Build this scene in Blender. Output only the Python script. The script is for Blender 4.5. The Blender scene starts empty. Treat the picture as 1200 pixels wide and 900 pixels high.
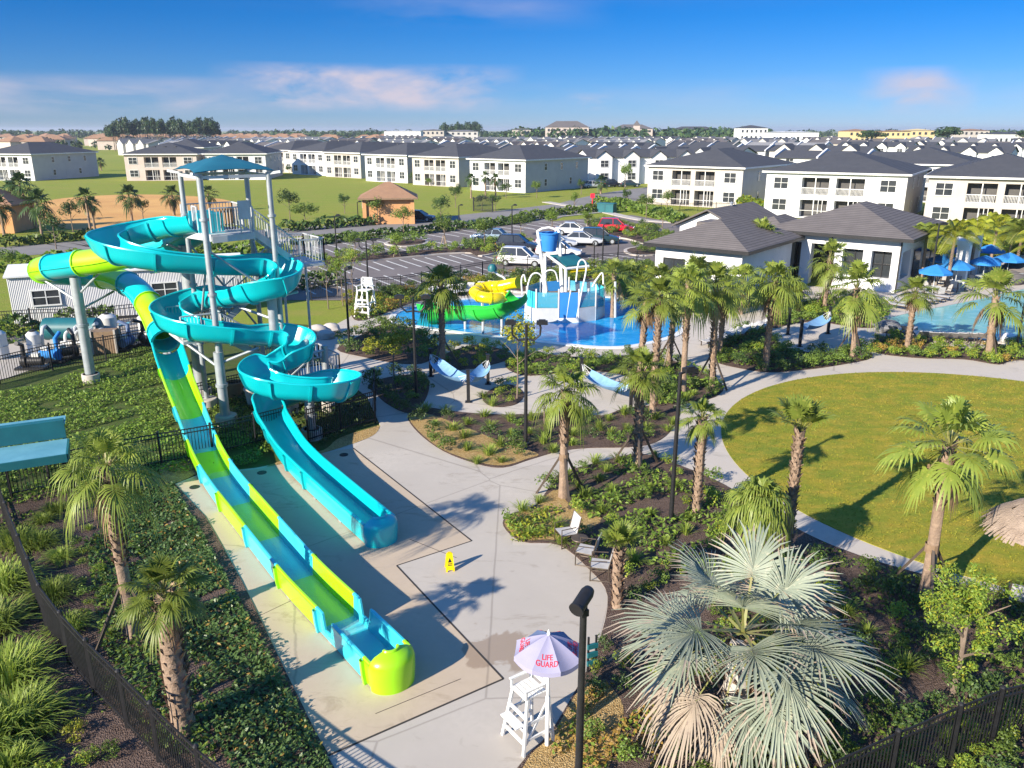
import bpy, math, random
import numpy as np
from mathutils import Vector, Matrix
from mathutils.geometry import interpolate_bezier
R = math.radians
sc = bpy.context.scene
COL = sc.collection
rnd = random.Random(7)
# ------------------------------------------------------------------ camera model (photo pixels 1200x900)
FPX, HZ, CH = 950.0, 152.0, 12.0
PITCH = math.atan((450 - HZ) / FPX)
_s, _c = math.sin(PITCH), math.cos(PITCH)
def ray(x, y):
    u = (x - 600) / FPX; v = (450 - y) / FPX
    return (u, _c + v * _s, -_s + v * _c)
def G(x, y, z=0.0):
    d = ray(x, y); t = (z - CH) / d[2]
    return Vector((d[0] * t, d[1] * t, z))
def GY(x, y, Y):
    d = ray(x, y); t = Y / d[1]
    return Vector((d[0] * t, Y, CH + d[2] * t))
def proj(p):
    dz = p[2] - CH; zc = p[1] * _c - dz * _s; yc = p[1] * _s + dz * _c
    return (600 + FPX * p[0] / zc, 450 - FPX * yc / zc)
def hgt(x, yb, yt):
    P = G(x, yb); lo, hi = 0.0, 40.0
    for _ in range(40):
        m = (lo + hi) / 2
        if proj((P[0], P[1], m))[1] > yt: lo = m
        else: hi = m
    return lo
def ppm(P):
    dz = P[2] - CH
    return FPX / (P[1] * _c - dz * _s)
# ------------------------------------------------------------------ objects
def tag(o, label=None, cat=None, group=None, kind=None):
    if label: o['label'] = label
    if cat: o['category'] = cat
    if group: o['group'] = group
    if kind: o['kind'] = kind
    return o
def thing(name, label, cat, loc=(0, 0, 0), rz=0.0, group=None):
    o = bpy.data.objects.new(name, None); COL.objects.link(o)
    o.empty_display_size = 0.2
    o.location = loc; o.rotation_euler = (0, 0, rz)
    return tag(o, label, cat, group)
def copy_tree(o, parent=None):
    c = o.copy(); COL.objects.link(c)
    if parent: c.parent = parent
    for ch in list(KIDS.get(o.name, ())):
        k = copy_tree(ch, c)
        KIDS.setdefault(c.name, []).append(k)
    return c
KIDS = {}
def link(name, me, parent=None, loc=None):
    o = bpy.data.objects.new(name, me); COL.objects.link(o)
    if parent is not None:
        o.parent = parent; KIDS.setdefault(parent.name, []).append(o)
    if loc is not None: o.location = loc
    return o
def mesh_np(name, V, F, mats, mi=None, smooth=False):
    me = bpy.data.meshes.new(name)
    V = np.asarray(V, dtype=np.float32); F = np.asarray(F, dtype=np.int32)
    n, k = F.shape
    me.vertices.add(len(V)); me.vertices.foreach_set('co', V.ravel())
    me.loops.add(n * k); me.loops.foreach_set('vertex_index', F.ravel())
    me.polygons.add(n)
    me.polygons.foreach_set('loop_start', np.arange(0, n * k, k, dtype=np.int32))
    if mi is not None: me.polygons.foreach_set('material_index', np.asarray(mi, dtype=np.int32))
    if smooth: me.polygons.foreach_set('use_smooth', np.ones(n, dtype=bool))
    for m in mats: me.materials.append(m)
    me.update(calc_edges=True); me.validate()
    return me
class MB:
    def __init__(self): self.v = []; self.f = []; self.m = []
    def add(self, vs, fs, mi=0):
        b = len(self.v); self.v += [tuple(p) for p in vs]
        for f in fs: self.f.append(tuple(b + i for i in f)); self.m.append(mi)
        return self
    def box(self, x, y, z, sx, sy, sz, rz=0.0, mi=0, M=None):
        """centre x,y ; z = bottom"""
        hx, hy = sx / 2, sy / 2
        c, s = math.cos(rz), math.sin(rz)
        vs = []
        for dz in (0, sz):
            for a, b in ((-hx, -hy), (hx, -hy), (hx, hy), (-hx, hy)):
                p = Vector((x + a * c - b * s, y + a * s + b * c, z + dz))
                vs.append(M @ p if M else p)
        return self.add(vs, [(0, 3, 2, 1), (4, 5, 6, 7), (0, 1, 5, 4), (1, 2, 6, 5), (2, 3, 7, 6), (3, 0, 4, 7)], mi)
    def bar(self, p0, p1, w, h=None, mi=0, up=(0, 0, 1)):
        """rectangular bar from p0 to p1"""
        h = h or w
        p0, p1 = Vector(p0), Vector(p1); d = (p1 - p0)
        if d.length < 1e-6: return self
        d.normalize(); u = Vector(up)
        s = d.cross(u)
        if s.length < 1e-3: s = d.cross(Vector((1, 0, 0)))
        s.normalize(); t = s.cross(d)
        vs = [p + s * a * w / 2 + t * b * h / 2 for p in (p0, p1) for a, b in ((-1, -1), (1, -1), (1, 1), (-1, 1))]
        return self.add(vs, [(0, 3, 2, 1), (4, 5, 6, 7), (0, 1, 5, 4), (1, 2, 6, 5), (2, 3, 7, 6), (3, 0, 4, 7)], mi)
    def tube(self, pts, r, n=8, mi=0, cap=True):
        pts = [Vector(p) for p in pts]; k = len(pts)
        rs = r if isinstance(r, (list, tuple)) else [r] * k
        vs = []; up = None
        for i, p in enumerate(pts):
            d = (pts[min(i + 1, k - 1)] - pts[max(i - 1, 0)])
            if d.length < 1e-9: d = Vector((0, 0, 1))
            d.normalize()
            if up is None:
                up = Vector((0, 0, 1)) if abs(d.z) < .95 else Vector((1, 0, 0))
            s = d.cross(up)
            if s.length < 1e-4: s = d.cross(Vector((0.3, 1, 0.1)))
            s.normalize(); up = s.cross(d).normalized()
            for j in range(n):
                a = 2 * math.pi * j / n
                vs.append(p + s * math.cos(a) * rs[i] + up * math.sin(a) * rs[i])
        fs = []
        for i in range(k - 1):
            for j in range(n):
                a = i * n + j; b = i * n + (j + 1) % n
                fs.append((a, b, b + n, a + n))
        if cap:
            fs.append(tuple(range(n - 1, -1, -1))); fs.append(tuple(range((k - 1) * n, k * n)))
        return self.add(vs, fs, mi)
    def lathe(self, prof, c=(0, 0, 0), n=16, mi=0, a0=0.0, a1=2 * math.pi, cap=False):
        vs = []; full = abs(a1 - a0 - 2 * math.pi) < 1e-6
        m = n if full else n + 1
        for r_, z in prof:
            for j in range(m):
                a = a0 + (a1 - a0) * j / n
                vs.append((c[0] + r_ * math.cos(a), c[1] + r_ * math.sin(a), c[2] + z))
        fs = []
        for i in range(len(prof) - 1):
            for j in range(n):
                a = i * m + j; b = i * m + (j + 1) % m
                fs.append((a, b, b + m, a + m))
        if cap and full:
            fs.append(tuple(range(m - 1, -1, -1))); fs.append(tuple(range((len(prof) - 1) * m, len(prof) * m)))
        return self.add(vs, fs, mi)
    def prism(self, poly, z0, z1, mi=0, side_mi=None):
        n = len(poly)
        vs = [(p[0], p[1], z0) for p in poly] + [(p[0], p[1], z1) for p in poly]
        self.add(vs, [tuple(range(n - 1, -1, -1)), tuple(range(n, 2 * n))], mi)
        self.add(vs, [(i, (i + 1) % n, n + (i + 1) % n, n + i) for i in range(n)], mi if side_mi is None else side_mi)
        return self
    def quad(self, a, b, c, d, mi=0): return self.add([a, b, c, d], [(0, 1, 2, 3)], mi)
    def grid(self, rows, mi=0):
        k = len(rows[0]); vs = [p for r_ in rows for p in r_]
        return self.add(vs, [(i * k + j, i * k + j + 1, (i + 1) * k + j + 1, (i + 1) * k + j) for i in range(len(rows) - 1) for j in range(k - 1)], mi)
    def mesh(self, name, mats, smooth=False):
        me = bpy.data.meshes.new(name); me.from_pydata(self.v, [], self.f)
        me.polygons.foreach_set('material_index', self.m)
        for m in (mats if isinstance(mats, (list, tuple)) else [mats]):
            if m: me.materials.append(m)
        if smooth:
            me.polygons.foreach_set('use_smooth', [True] * len(self.f))
            me.set_sharp_from_angle(angle=R(smooth if smooth is not True else 40))
        me.update(); return me
    def build(self, name, mats, parent=None, smooth=False, loc=None):
        return link(name, self.mesh(name, mats, smooth), parent, loc)
def crom(pts, sub=8, closed=False):
    """Catmull-Rom through pts"""
    P = [Vector(p) for p in pts]; n = len(P); out = []
    rng = range(n) if closed else range(n - 1)
    for i in rng:
        if closed: a, b, c, d = P[(i - 1) % n], P[i], P[(i + 1) % n], P[(i + 2) % n]
        else: a, b, c, d = P[max(i - 1, 0)], P[i], P[i + 1], P[min(i + 2, n - 1)]
        for k in range(sub):
            t = k / sub
            out.append(0.5 * ((2 * b) + (c - a) * t + (2 * a - 5 * b + 4 * c - d) * t * t + (3 * b - a - 3 * c + d) * t ** 3))
    if not closed: out.append(P[-1])
    return out
def inpoly(poly, X, Y):
    """vectorised point-in-polygon"""
    px = np.array([p[0] for p in poly]); py = np.array([p[1] for p in poly])
    ins = np.zeros(X.shape, bool); j = len(px) - 1
    for i in range(len(px)):
        cond = ((py[i] > Y) != (py[j] > Y)) & (X < (px[j] - px[i]) * (Y - py[i]) / (py[j] - py[i] + 1e-12) + px[i])
        ins ^= cond; j = i
    return ins
# ------------------------------------------------------------------ materials
def nmat(name):
    m = bpy.data.materials.new(name); m.use_nodes = True
    nt = m.node_tree; b = nt.nodes['Principled BSDF']
    return m, nt, b
def N(nt, t, **kw):
    n = nt.nodes.new(t)
    for k, v in kw.items(): setattr(n, k, v)
    return n
def mixc(nt, fac, a, b, mode='MIX'):
    n = N(nt, 'ShaderNodeMix', data_type='RGBA', blend_type=mode)
    L = nt.links
    for sock, v in ((n.inputs[0], fac), (n.inputs[6], a), (n.inputs[7], b)):
        if hasattr(v, 'links'): L.new(v, sock)
        elif isinstance(v, (int, float)): sock.default_value = v
        else: sock.default_value = (*v, 1)
    return n.outputs[2]
def ramp(nt, src, lo, hi):
    n = N(nt, 'ShaderNodeMapRange'); n.clamp = True
    n.inputs[1].default_value = lo; n.inputs[2].default_value = hi
    nt.links.new(src, n.inputs[0]); return n.outputs[0]
def noise(nt, scale, detail=4, rough=.6, coord=None, dist=0.0):
    n = N(nt, 'ShaderNodeTexNoise'); n.inputs['Scale'].default_value = scale
    n.inputs['Detail'].default_value = detail; n.inputs['Roughness'].default_value = rough
    n.inputs['Distortion'].default_value = dist
    if coord is not None: nt.links.new(coord, n.inputs['Vector'])
    return n.outputs['Fac']
def objco(nt, scale=None, rot=None):
    tc = N(nt, 'ShaderNodeTexCoord')
    if scale is None and rot is None: return tc.outputs['Object']
    mp = N(nt, 'ShaderNodeMapping')
    if scale is not None: mp.inputs['Scale'].default_value = scale
    if rot is not None: mp.inputs['Rotation'].default_value = rot
    nt.links.new(tc.outputs['Object'], mp.inputs['Vector']); return mp.outputs[0]
def bumpn(nt, b, h, strength=.3, dist=.02):
    n = N(nt, 'ShaderNodeBump'); n.inputs['Strength'].default_value = strength; n.inputs['Distance'].default_value = dist
    nt.links.new(h, n.inputs['Height']); nt.links.new(n.outputs[0], b.inputs['Normal'])
def pmat(name, c1, c2=None, scale=4.0, rough=.6, metal=0.0, bump=0.0, bscale=30.0, lo=.35, hi=.65, spec=.4, coat=0.0, bdist=.02, detail=5):
    m, nt, b = nmat(name)
    b.inputs['Roughness'].default_value = rough; b.inputs['Metallic'].default_value = metal
    b.inputs['Specular IOR Level'].default_value = spec
    if coat: b.inputs['Coat Weight'].default_value = coat; b.inputs['Coat Roughness'].default_value = .08
    co = objco(nt)
    if c2 is None: c2 = tuple(v * .86 for v in c1)
    f = ramp(nt, noise(nt, scale, detail, .6, co), lo, hi)
    nt.links.new(mixc(nt, f, c1, c2), b.inputs['Base Color'])
    if bump: bumpn(nt, b, noise(nt, bscale, 4, .6, co), bump, bdist)
    return m
def leafmat(name, c1, c2, c3=None, trans=.3, rough=.5, rndamt=.25):
    """two-sided leaf: per-leaf variation by position, translucent"""
    m, nt, b = nmat(name); L = nt.links
    co = objco(nt)
    f = ramp(nt, noise(nt, 2.3, 3, .7, co), .3, .7)
    col = mixc(nt, f, c1, c2)
    if c3 is not None:
        g = ramp(nt, noise(nt, 9.0, 2, .5, co), .58, .7)
        col = mixc(nt, g, col, c3)
    oi = N(nt, 'ShaderNodeObjectInfo')
    hs = N(nt, 'ShaderNodeHueSaturation')
    L.new(col, hs.inputs['Color'])
    mr = N(nt, 'ShaderNodeMapRange'); L.new(oi.outputs['Random'], mr.inputs[0])
    mr.inputs[3].default_value = 1 - rndamt; mr.inputs[4].default_value = 1 + rndamt
    L.new(mr.outputs[0], hs.inputs['Value'])
    b.inputs['Roughness'].default_value = rough; b.inputs['Specular IOR Level'].default_value = .35
    L.new(hs.outputs[0], b.inputs['Base Color'])
    t = N(nt, 'ShaderNodeBsdfTranslucent'); L.new(hs.outputs[0], t.inputs['Color'])
    ms = N(nt, 'ShaderNodeMixShader'); ms.inputs[0].default_value = trans
    L.new(b.outputs[0], ms.inputs[1]); L.new(t.outputs[0], ms.inputs[2])
    L.new(ms.outputs[0], nt.nodes['Material Output'].inputs['Surface'])
    return m
M = {}
def concrete(name, c1, c2, stain, rot=0.0):
    m, nt, b = nmat(name); co = objco(nt)
    big = ramp(nt, noise(nt, .16, 5, .65, co, .4), .38, .66)
    fine = ramp(nt, noise(nt, 5.0, 6, .7, co), .25, .8)
    st = ramp(nt, noise(nt, .55, 6, .72, objco(nt, (1, 1.9, 1), (0, 0, R(35))), 1.0), .56, .7)
    col = mixc(nt, big, c1, c2)
    col = mixc(nt, fine, col, tuple(v * .86 for v in c1))
    sm = N(nt, 'ShaderNodeMath', operation='MULTIPLY'); nt.links.new(st, sm.inputs[0]); sm.inputs[1].default_value = .75
    col = mixc(nt, sm.outputs[0], col, stain)
    # damp patch with its own ragged outline
    wp = G(590, 762); vd = N(nt, 'ShaderNodeVectorMath', operation='DISTANCE'); nt.links.new(co, vd.inputs[0]); vd.inputs[1].default_value = (wp.x, wp.y, .03)
    wn = N(nt, 'ShaderNodeMath', operation='MULTIPLY_ADD'); nt.links.new(noise(nt, 1.3, 5, .6, co, .5), wn.inputs[0]); wn.inputs[1].default_value = 2.4; nt.links.new(vd.outputs['Value'], wn.inputs[2])
    wf = ramp(nt, wn.outputs[0], 2.15, 2.0); wm = N(nt, 'ShaderNodeMath', operation='MULTIPLY'); nt.links.new(wf, wm.inputs[0]); wm.inputs[1].default_value = .62
    col = mixc(nt, wm.outputs[0], col, (.25, .17, .105))
    # hairline cracks
    vo = N(nt, 'ShaderNodeTexVoronoi', feature='DISTANCE_TO_EDGE'); vo.inputs['Scale'].default_value = .13; nt.links.new(mixc(nt, .12, co, noise(nt, 1.1, 4, .6, co)), vo.inputs['Vector'])
    cr = ramp(nt, vo.outputs['Distance'], .004, .001); cm = N(nt, 'ShaderNodeMath', operation='MULTIPLY'); nt.links.new(cr, cm.inputs[0]); cm.inputs[1].default_value = .35
    col = mixc(nt, cm.outputs[0], col, (.12, .10, .085))
    nt.links.new(col, b.inputs['Base Color'])
    rr = N(nt, 'ShaderNodeMapRange'); nt.links.new(wf, rr.inputs[0]); rr.inputs[3].default_value = .85; rr.inputs[4].default_value = .45; nt.links.new(rr.outputs[0], b.inputs['Roughness'])
    b.inputs['Specular IOR Level'].default_value = .25
    bumpn(nt, b, noise(nt, 60, 3, .6, co), .12, .01)
    return m
M['concrete'] = concrete('pale_concrete', (.51, .46, .395), (.40, .36, .31), (.29, .245, .195))
M['walk'] = concrete('walk_concrete', (.54, .485, .42), (.46, .415, .365), (.37, .335, .29))
M['slab'] = concrete('tan_slab_concrete', (.53, .425, .31), (.44, .36, .275), (.33, .255, .175))
def grassmat(name, a, b_, c, s1=.06, s2=1.4):
    m, nt, b = nmat(name); co = objco(nt)
    f1 = ramp(nt, noise(nt, s1, 5, .65, co, .5), .35, .65)
    f2 = ramp(nt, noise(nt, s2, 5, .7, objco(nt, (1, 1.8, 1), (0, 0, R(-36)))), .42, .72)
    f3 = ramp(nt, noise(nt, 12, 4, .7, co), .2, .85)
    col = mixc(nt, f1, a, b_); col = mixc(nt, f2, col, c)
    col = mixc(nt, f3, col, tuple(v * .62 for v in a))
    nt.links.new(col, b.inputs['Base Color'])
    b.inputs['Roughness'].default_value = .9; b.inputs['Specular IOR Level'].default_value = .15
    bumpn(nt, b, noise(nt, 45, 4, .7, co), .7, .05)
    return m
M['lawn'] = grassmat('round_lawn_turf', (.31, .31, .03), (.18, .265, .035), (.58, .385, .06), .5, .85)
M['field'] = grassmat('field_grass', (.25, .32, .04), (.32, .34, .05), (.38, .31, .085), .03, .22)
M['wild'] = grassmat('wild_ground', (.075, .12, .025), (.10, .145, .03), (.15, .12, .06), .3, 1.2)
M['dirt'] = pmat('orange_soil', (.64, .36, .11), (.54, .28, .085), .12, .95, bump=.4, bscale=1.2, bdist=.1)
def mulchmat(name, a, b_, c):
    m, nt, b = nmat(name); co = objco(nt)
    v = N(nt, 'ShaderNodeTexVoronoi'); v.inputs['Scale'].default_value = 27; nt.links.new(co, v.inputs['Vector'])
    f = ramp(nt, noise(nt, .9, 5, .7, co), .4, .62)
    col = mixc(nt, f, a, b_)
    sep = N(nt, 'ShaderNodeSeparateColor'); nt.links.new(v.outputs['Color'], sep.inputs[0])
    col = mixc(nt, ramp(nt, sep.outputs[0], .3, 1.), col, c)
    nt.links.new(col, b.inputs['Base Color']); b.inputs['Roughness'].default_value = .95
    b.inputs['Specular IOR Level'].default_value = .1
    bumpn(nt, b, v.outputs['Distance'], .8, .03)
    return m
M['mulch'] = mulchmat('bark_mulch', (.075, .050, .040), (.105, .074, .060), (.16, .115, .095))
M['straw'] = mulchmat('straw_mulch', (.36, .235, .09), (.28, .18, .075), (.50, .36, .17))
M['asphalt'] = pmat('asphalt', (.155, .135, .128), (.195, .17, .16), .25, .9, bump=.15, bscale=40, spec=.25)
M['road'] = pmat('road_asphalt', (.20, .19, .18), (.25, .235, .22), .2, .9, spec=.25)
M['line'] = pmat('road_paint', (.62, .62, .6), (.5, .5, .48), 3, .7)
M['kerb'] = pmat('kerb_concrete', (.52, .47, .42), (.43, .39, .35), 1.2, .85)
M['joint'] = pmat('joint_filler', (.045, .04, .036), None, 6, .9)
M['wet'] = pmat('wet_concrete', (.36, .275, .19), (.42, .34, .25), 1.6, .35, spec=.5)
def watermat(name, c1, c2, c3, ws=1.2):
    m, nt, b = nmat(name); co = objco(nt)
    f = ramp(nt, noise(nt, .22, 4, .6, co, .6), .35, .65)
    g = ramp(nt, noise(nt, 1.1, 5, .75, objco(nt, (1, 2.2, 1), (0, 0, .2)), .8), .5, .74)  # pale streaks paint caustic light lines into the water colour
    col = mixc(nt, f, c1, c2); col = mixc(nt, g, col, c3)
    nt.links.new(col, b.inputs['Base Color'])
    b.inputs['Roughness'].default_value = .12; b.inputs['IOR'].default_value = 1.33
    bumpn(nt, b, noise(nt, ws, 4, .6, co, .3), .25, .05)
    return m
M['splash'] = watermat('splash_pool_water', (.005, .24, .58), (.01, .32, .68), (.12, .48, .76), 2.0)
M['pool'] = watermat('pool_water', (.17, .42, .42), (.22, .50, .48), (.36, .60, .58), 1.5)
def gel(name, c, c2=None, rough=.22):
    return pmat(name, c, c2 or tuple(v * .82 for v in c), 1.1, rough + .06, coat=.25, spec=.5, lo=.3, hi=.75, detail=7)
M['teal'] = gel('turquoise_fibreglass', (.004, .50, .53), (.002, .43, .475))
M['lime'] = gel('lime_fibreglass', (.35, .76, .008), (.30, .69, .008))
M['sky_teal'] = gel('pale_turquoise_fibreglass', (.06, .60, .68), (.04, .53, .62))
M['sidegreen'] = gel('green_fibreglass', (.03, .50, .05))
M['yellow'] = gel('yellow_fibreglass', (.80, .60, .0))
M['steel'] = pmat('galvanised_steel', (.42, .45, .47), (.34, .37, .39), 3, .45, .35, bump=.05)
M['steel_l'] = pmat('pale_painted_steel', (.55, .57, .58), (.47, .49, .5), 2, .5, .1)
M['white'] = pmat('white_paint', (.76, .76, .74), (.66, .66, .64), 2, .5)
M['wall_w'] = pmat('white_stucco', (.72, .725, .73), (.65, .655, .66), .6, .85, bump=.1, bscale=20)
M['wall_c'] = pmat('cream_stucco', (.49, .45, .40), (.44, .40, .36), .6, .85, bump=.1, bscale=20)
M['wall_g'] = pmat('grey_stucco', (.50, .49, .475), (.45, .44, .43), .6, .85)
M['wall_p'] = pmat('pink_beige_stucco', (.56, .475, .42), (.5, .42, .37), .6, .85)
M['wall_t'] = pmat('terracotta_stucco', (.60, .32, .14), (.52, .27, .12), .8, .85, bump=.1, bscale=20)
M['wall_y'] = pmat('yellow_stucco', (.66, .52, .26), (.6, .47, .24), .6, .85)
def roofmat(name, c1, c2, step=.35):
    m, nt, b = nmat(name); co = objco(nt)
    w = N(nt, 'ShaderNodeTexWave', wave_type='BANDS', bands_direction='Z'); w.inputs['Scale'].default_value = 1 / step
    w.inputs['Distortion'].default_value = .6; w.inputs['Detail'].default_value = 2
    nt.links.new(co, w.inputs['Vector'])
    f = ramp(nt, noise(nt, .9, 5, .7, co), .3, .7)
    col = mixc(nt, f, c1, c2)
    col = mixc(nt, ramp(nt, w.outputs['Fac'], .75, 1.), col, tuple(v * .6 for v in c1))
    nt.links.new(col, b.inputs['Base Color']); b.inputs['Roughness'].default_value = .85
    b.inputs['Specular IOR Level'].default_value = .2
    bumpn(nt, b, w.outputs['Fac'], .3, .03)
    return m
M['roof_d'] = roofmat('charcoal_shingle', (.062, .065, .075), (.085, .088, .098))
M['roof_b'] = roofmat('brown_grey_shingle', (.125, .112, .108), (.165, .148, .142))
M['roof_t'] = roofmat('terracotta_tile', (.37, .22, .13), (.28, .165, .105))
M['roof_g'] = roofmat('mid_grey_shingle', (.16, .16, .165), (.20, .2, .205))
M['glass'] = pmat('dark_window_glass', (.03, .035, .04), (.05, .055, .06), .7, .1, spec=.6)
M['porch_shade'] = pmat('painted_porch_shade', (.07, .068, .066), (.10, .095, .09), .7, .8)
M['black'] = pmat('black_metal', (.018, .018, .02), (.026, .026, .028), 5, .45, .2)
M['rubber'] = pmat('black_rubber', (.02, .02, .02), None, 5, .8)
M['canvas_b'] = pmat('blue_umbrella_canvas', (.02, .19, .52), (.03, .22, .56), 1.5, .8)
M['canvas_t'] = pmat('teal_shade_canvas', (.006, .105, .17), (.01, .13, .20), 1.2, .75)
M['teal_metal'] = pmat('teal_painted_metal', (.012, .105, .125), (.015, .13, .15), 1.2, .45)
M['paleblue'] = pmat('pale_blue_roof_panel', (.14, .36, .44), (.10, .29, .37), 1.2, .5)
M['signy'] = pmat('yellow_plastic', (.85, .62, .0), (.78, .56, .0), 3, .4)
M['red'] = pmat('red_print', (.72, .02, .05), None, 3, .6)
M['umb'] = pmat('grey_violet_canvas', (.34, .32, .44), (.29, .28, .40), 1.5, .8)
M['umb_d'] = pmat('blue_grey_canvas', (.16, .22, .36), (.14, .19, .32), 1.5, .8)
M['sling'] = pmat('grey_sling_fabric', (.46, .45, .44), (.39, .38, .37), 6, .8)
M['bronze'] = pmat('bronze_metal', (.11, .085, .065), None, 5, .5, .4)
M['wood'] = pmat('brown_timber', (.20, .13, .08), (.26, .18, .11), 5, .8)
M['paleWood'] = pmat('pale_timber_stake', (.42, .33, .24), (.34, .26, .18), 5, .8)
M['hammock'] = pmat('blue_hammock_cloth', (.20, .38, .58), (.15, .30, .50), 4, .85)
M['tank'] = pmat('off_white_tank', (.62, .62, .60), (.54, .54, .52), 2, .5)
M['corr'] = None
def corrugated():
    m, nt, b = nmat('grey_corrugated_siding'); co = objco(nt)
    w = N(nt, 'ShaderNodeTexWave', wave_type='BANDS', bands_direction='X'); w.inputs['Scale'].default_value = 3.2
    nt.links.new(co, w.inputs['Vector'])
    col = mixc(nt, w.outputs['Fac'], (.52, .52, .54), (.62, .62, .63))
    nt.links.new(col, b.inputs['Base Color']); b.inputs['Roughness'].default_value = .6
    bumpn(nt, b, w.outputs['Fac'], .6, .05); return m
M['corr'] = corrugated()
M['trunk'] = pmat('palm_trunk_bark', (.33, .235, .165), (.22, .155, .11), 6, .9, bump=.8, bscale=14, bdist=.04)
M['boot'] = pmat('palm_boot_fibre', (.43, .31, .22), (.30, .205, .14), 9, .9, bump=.5, bscale=25)
M['bark'] = pmat('tree_bark', (.16, .12, .09), (.22, .17, .13), 6, .9, bump=.6, bscale=20)
M['frond'] = leafmat('sabal_frond', (.23, .285, .045), (.165, .225, .04), (.33, .34, .07), .3, .42)
M['frond_y'] = leafmat('yellow_green_frond', (.36, .37, .035), (.27, .33, .04), (.48, .36, .035), .35, .45)
M['petiole'] = pmat('frond_stalk', (.20, .22, .06), (.24, .22, .08), 5, .5)
M['dead'] = leafmat('dry_frond', (.34, .22, .12), (.26, .17, .10), None, .2, .8)
M['silver'] = leafmat('silver_frond', (.30, .335, .25), (.24, .28, .205), (.40, .40, .29), .15, .5, .05)
M['silver_dry'] = leafmat('silver_dry_frond', (.40, .33, .25), (.33, .27, .21), (.26, .2, .16), .15, .75, .05)
M['leaf'] = leafmat('tree_leaf', (.13, .20, .034), (.10, .165, .03), (.19, .235, .045))
M['leaf_d'] = leafmat('dark_leaf', (.065, .115, .03), (.048, .09, .026), (.095, .145, .035), .2)
M['leaf_y'] = leafmat('yellow_leaf', (.40, .38, .03), (.28, .32, .035), (.5, .42, .04), .35)
M['leaf_b'] = leafmat('bright_leaf', (.22, .31, .04), (.16, .26, .035), (.30, .36, .055), .35)
M['leaf_o'] = leafmat('orange_leaf', (.46, .27, .06), (.36, .24, .06), (.20, .20, .04), .3)
M['cover'] = leafmat('jasmine_leaf', (.075, .135, .04), (.095, .16, .042), (.14, .195, .05), .22, .4, 0)
M['grassblade'] = leafmat('ornamental_grass_blade', (.26, .33, .05), (.19, .27, .045), (.36, .38, .09), .35)
M['pine'] = leafmat('pine_needles', (.028, .06, .022), (.022, .048, .018), (.04, .075, .026), .15)
M['thatch'] = pmat('dry_thatch', (.40, .31, .24), (.29, .22, .17), 5, .95, bump=.8, bscale=26, bdist=.06)
# ================================================================== SETTING: ground, walks, pools
def gpoly(pix, sub=5, smooth=True):
    P = [G(x, y) for x, y in pix]
    return crom(P, sub, True) if smooth else P
def sheet(name, poly, z, m, label=None, thick=0.0, kind='structure', mound=0.0):
    mb = MB()
    if thick: mb.prism(poly, z - thick, z)
    else: mb.add([(p[0], p[1], z) for p in poly], [tuple(range(len(poly)))])
    o = mb.build(name, m)
    return tag(o, label, name.replace('_', ' '), None, kind)
g = MB(); g.add([(-5000, -60, -.02), (5000, -60, -.02), (5000, 9000, -.02), (-5000, 9000, -.02)], [(0, 1, 2, 3)])
tag(g.build('ground', M['field']), 'wide flat green ground reaching the horizon', 'ground', None, 'structure')
# wild green bank behind the fence on the left
sheet('green_bank', gpoly([(-160, 470), (-40, 445), (60, 425), (190, 395), (300, 380), (380, 385), (400, 430), (440, 470), (445, 495), (400, 520), (330, 545), (250, 560), (20, 620), (-200, 640)], 3), .0, M['wild'], 'rough green ground under the water slides')
# asphalt + road
ROADP = [(-330, 316), (-120, 304), (60, 291), (110, 286), (240, 279), (400, 268), (500, 261), (600, 250), (680, 240), (742, 231), (800, 224)]
def ribbon(name, cl, w, z, m, label, thick=0):
    P = crom([G(*p) for p in cl], 8); L_, R_ = [], []
    for i, p in enumerate(P):
        d = (P[min(i + 1, len(P) - 1)] - P[max(i - 1, 0)]).normalized(); n = Vector((-d.y, d.x, 0))
        L_.append(p + n * w / 2); R_.append(p - n * w / 2)
    mb = MB()
    if thick:
        mb.grid([[(p.x, p.y, z) for p in L_], [(p.x, p.y, z) for p in R_]])
        mb.grid([[(p.x, p.y, z - thick) for p in L_], [(p.x, p.y, z) for p in L_]])
        mb.grid([[(p.x, p.y, z) for p in R_], [(p.x, p.y, z - thick) for p in R_]])
    else: mb.grid([[(p.x, p.y, z) for p in L_], [(p.x, p.y, z) for p in R_]])
    return tag(mb.build(name, m), label, 'road', None, 'structure')
ribbon('road', ROADP, 8.5, .006, M['road'], 'pale grey road running between the lawn and the car park')
ribbon('street', [(600, 263), (650, 248), (700, 233), (760, 222), (860, 212)], 7, .010, M['road'], 'side street bending away towards the townhouses')
sheet('parking_lot', gpoly([(330, 352), (345, 284), (480, 273), (600, 263), (690, 256), (740, 252), (800, 262), (830, 290), (790, 312), (700, 322), (600, 334), (470, 352)], 3, False), .012, M['asphalt'], 'dark asphalt car park with painted bays')
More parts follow.
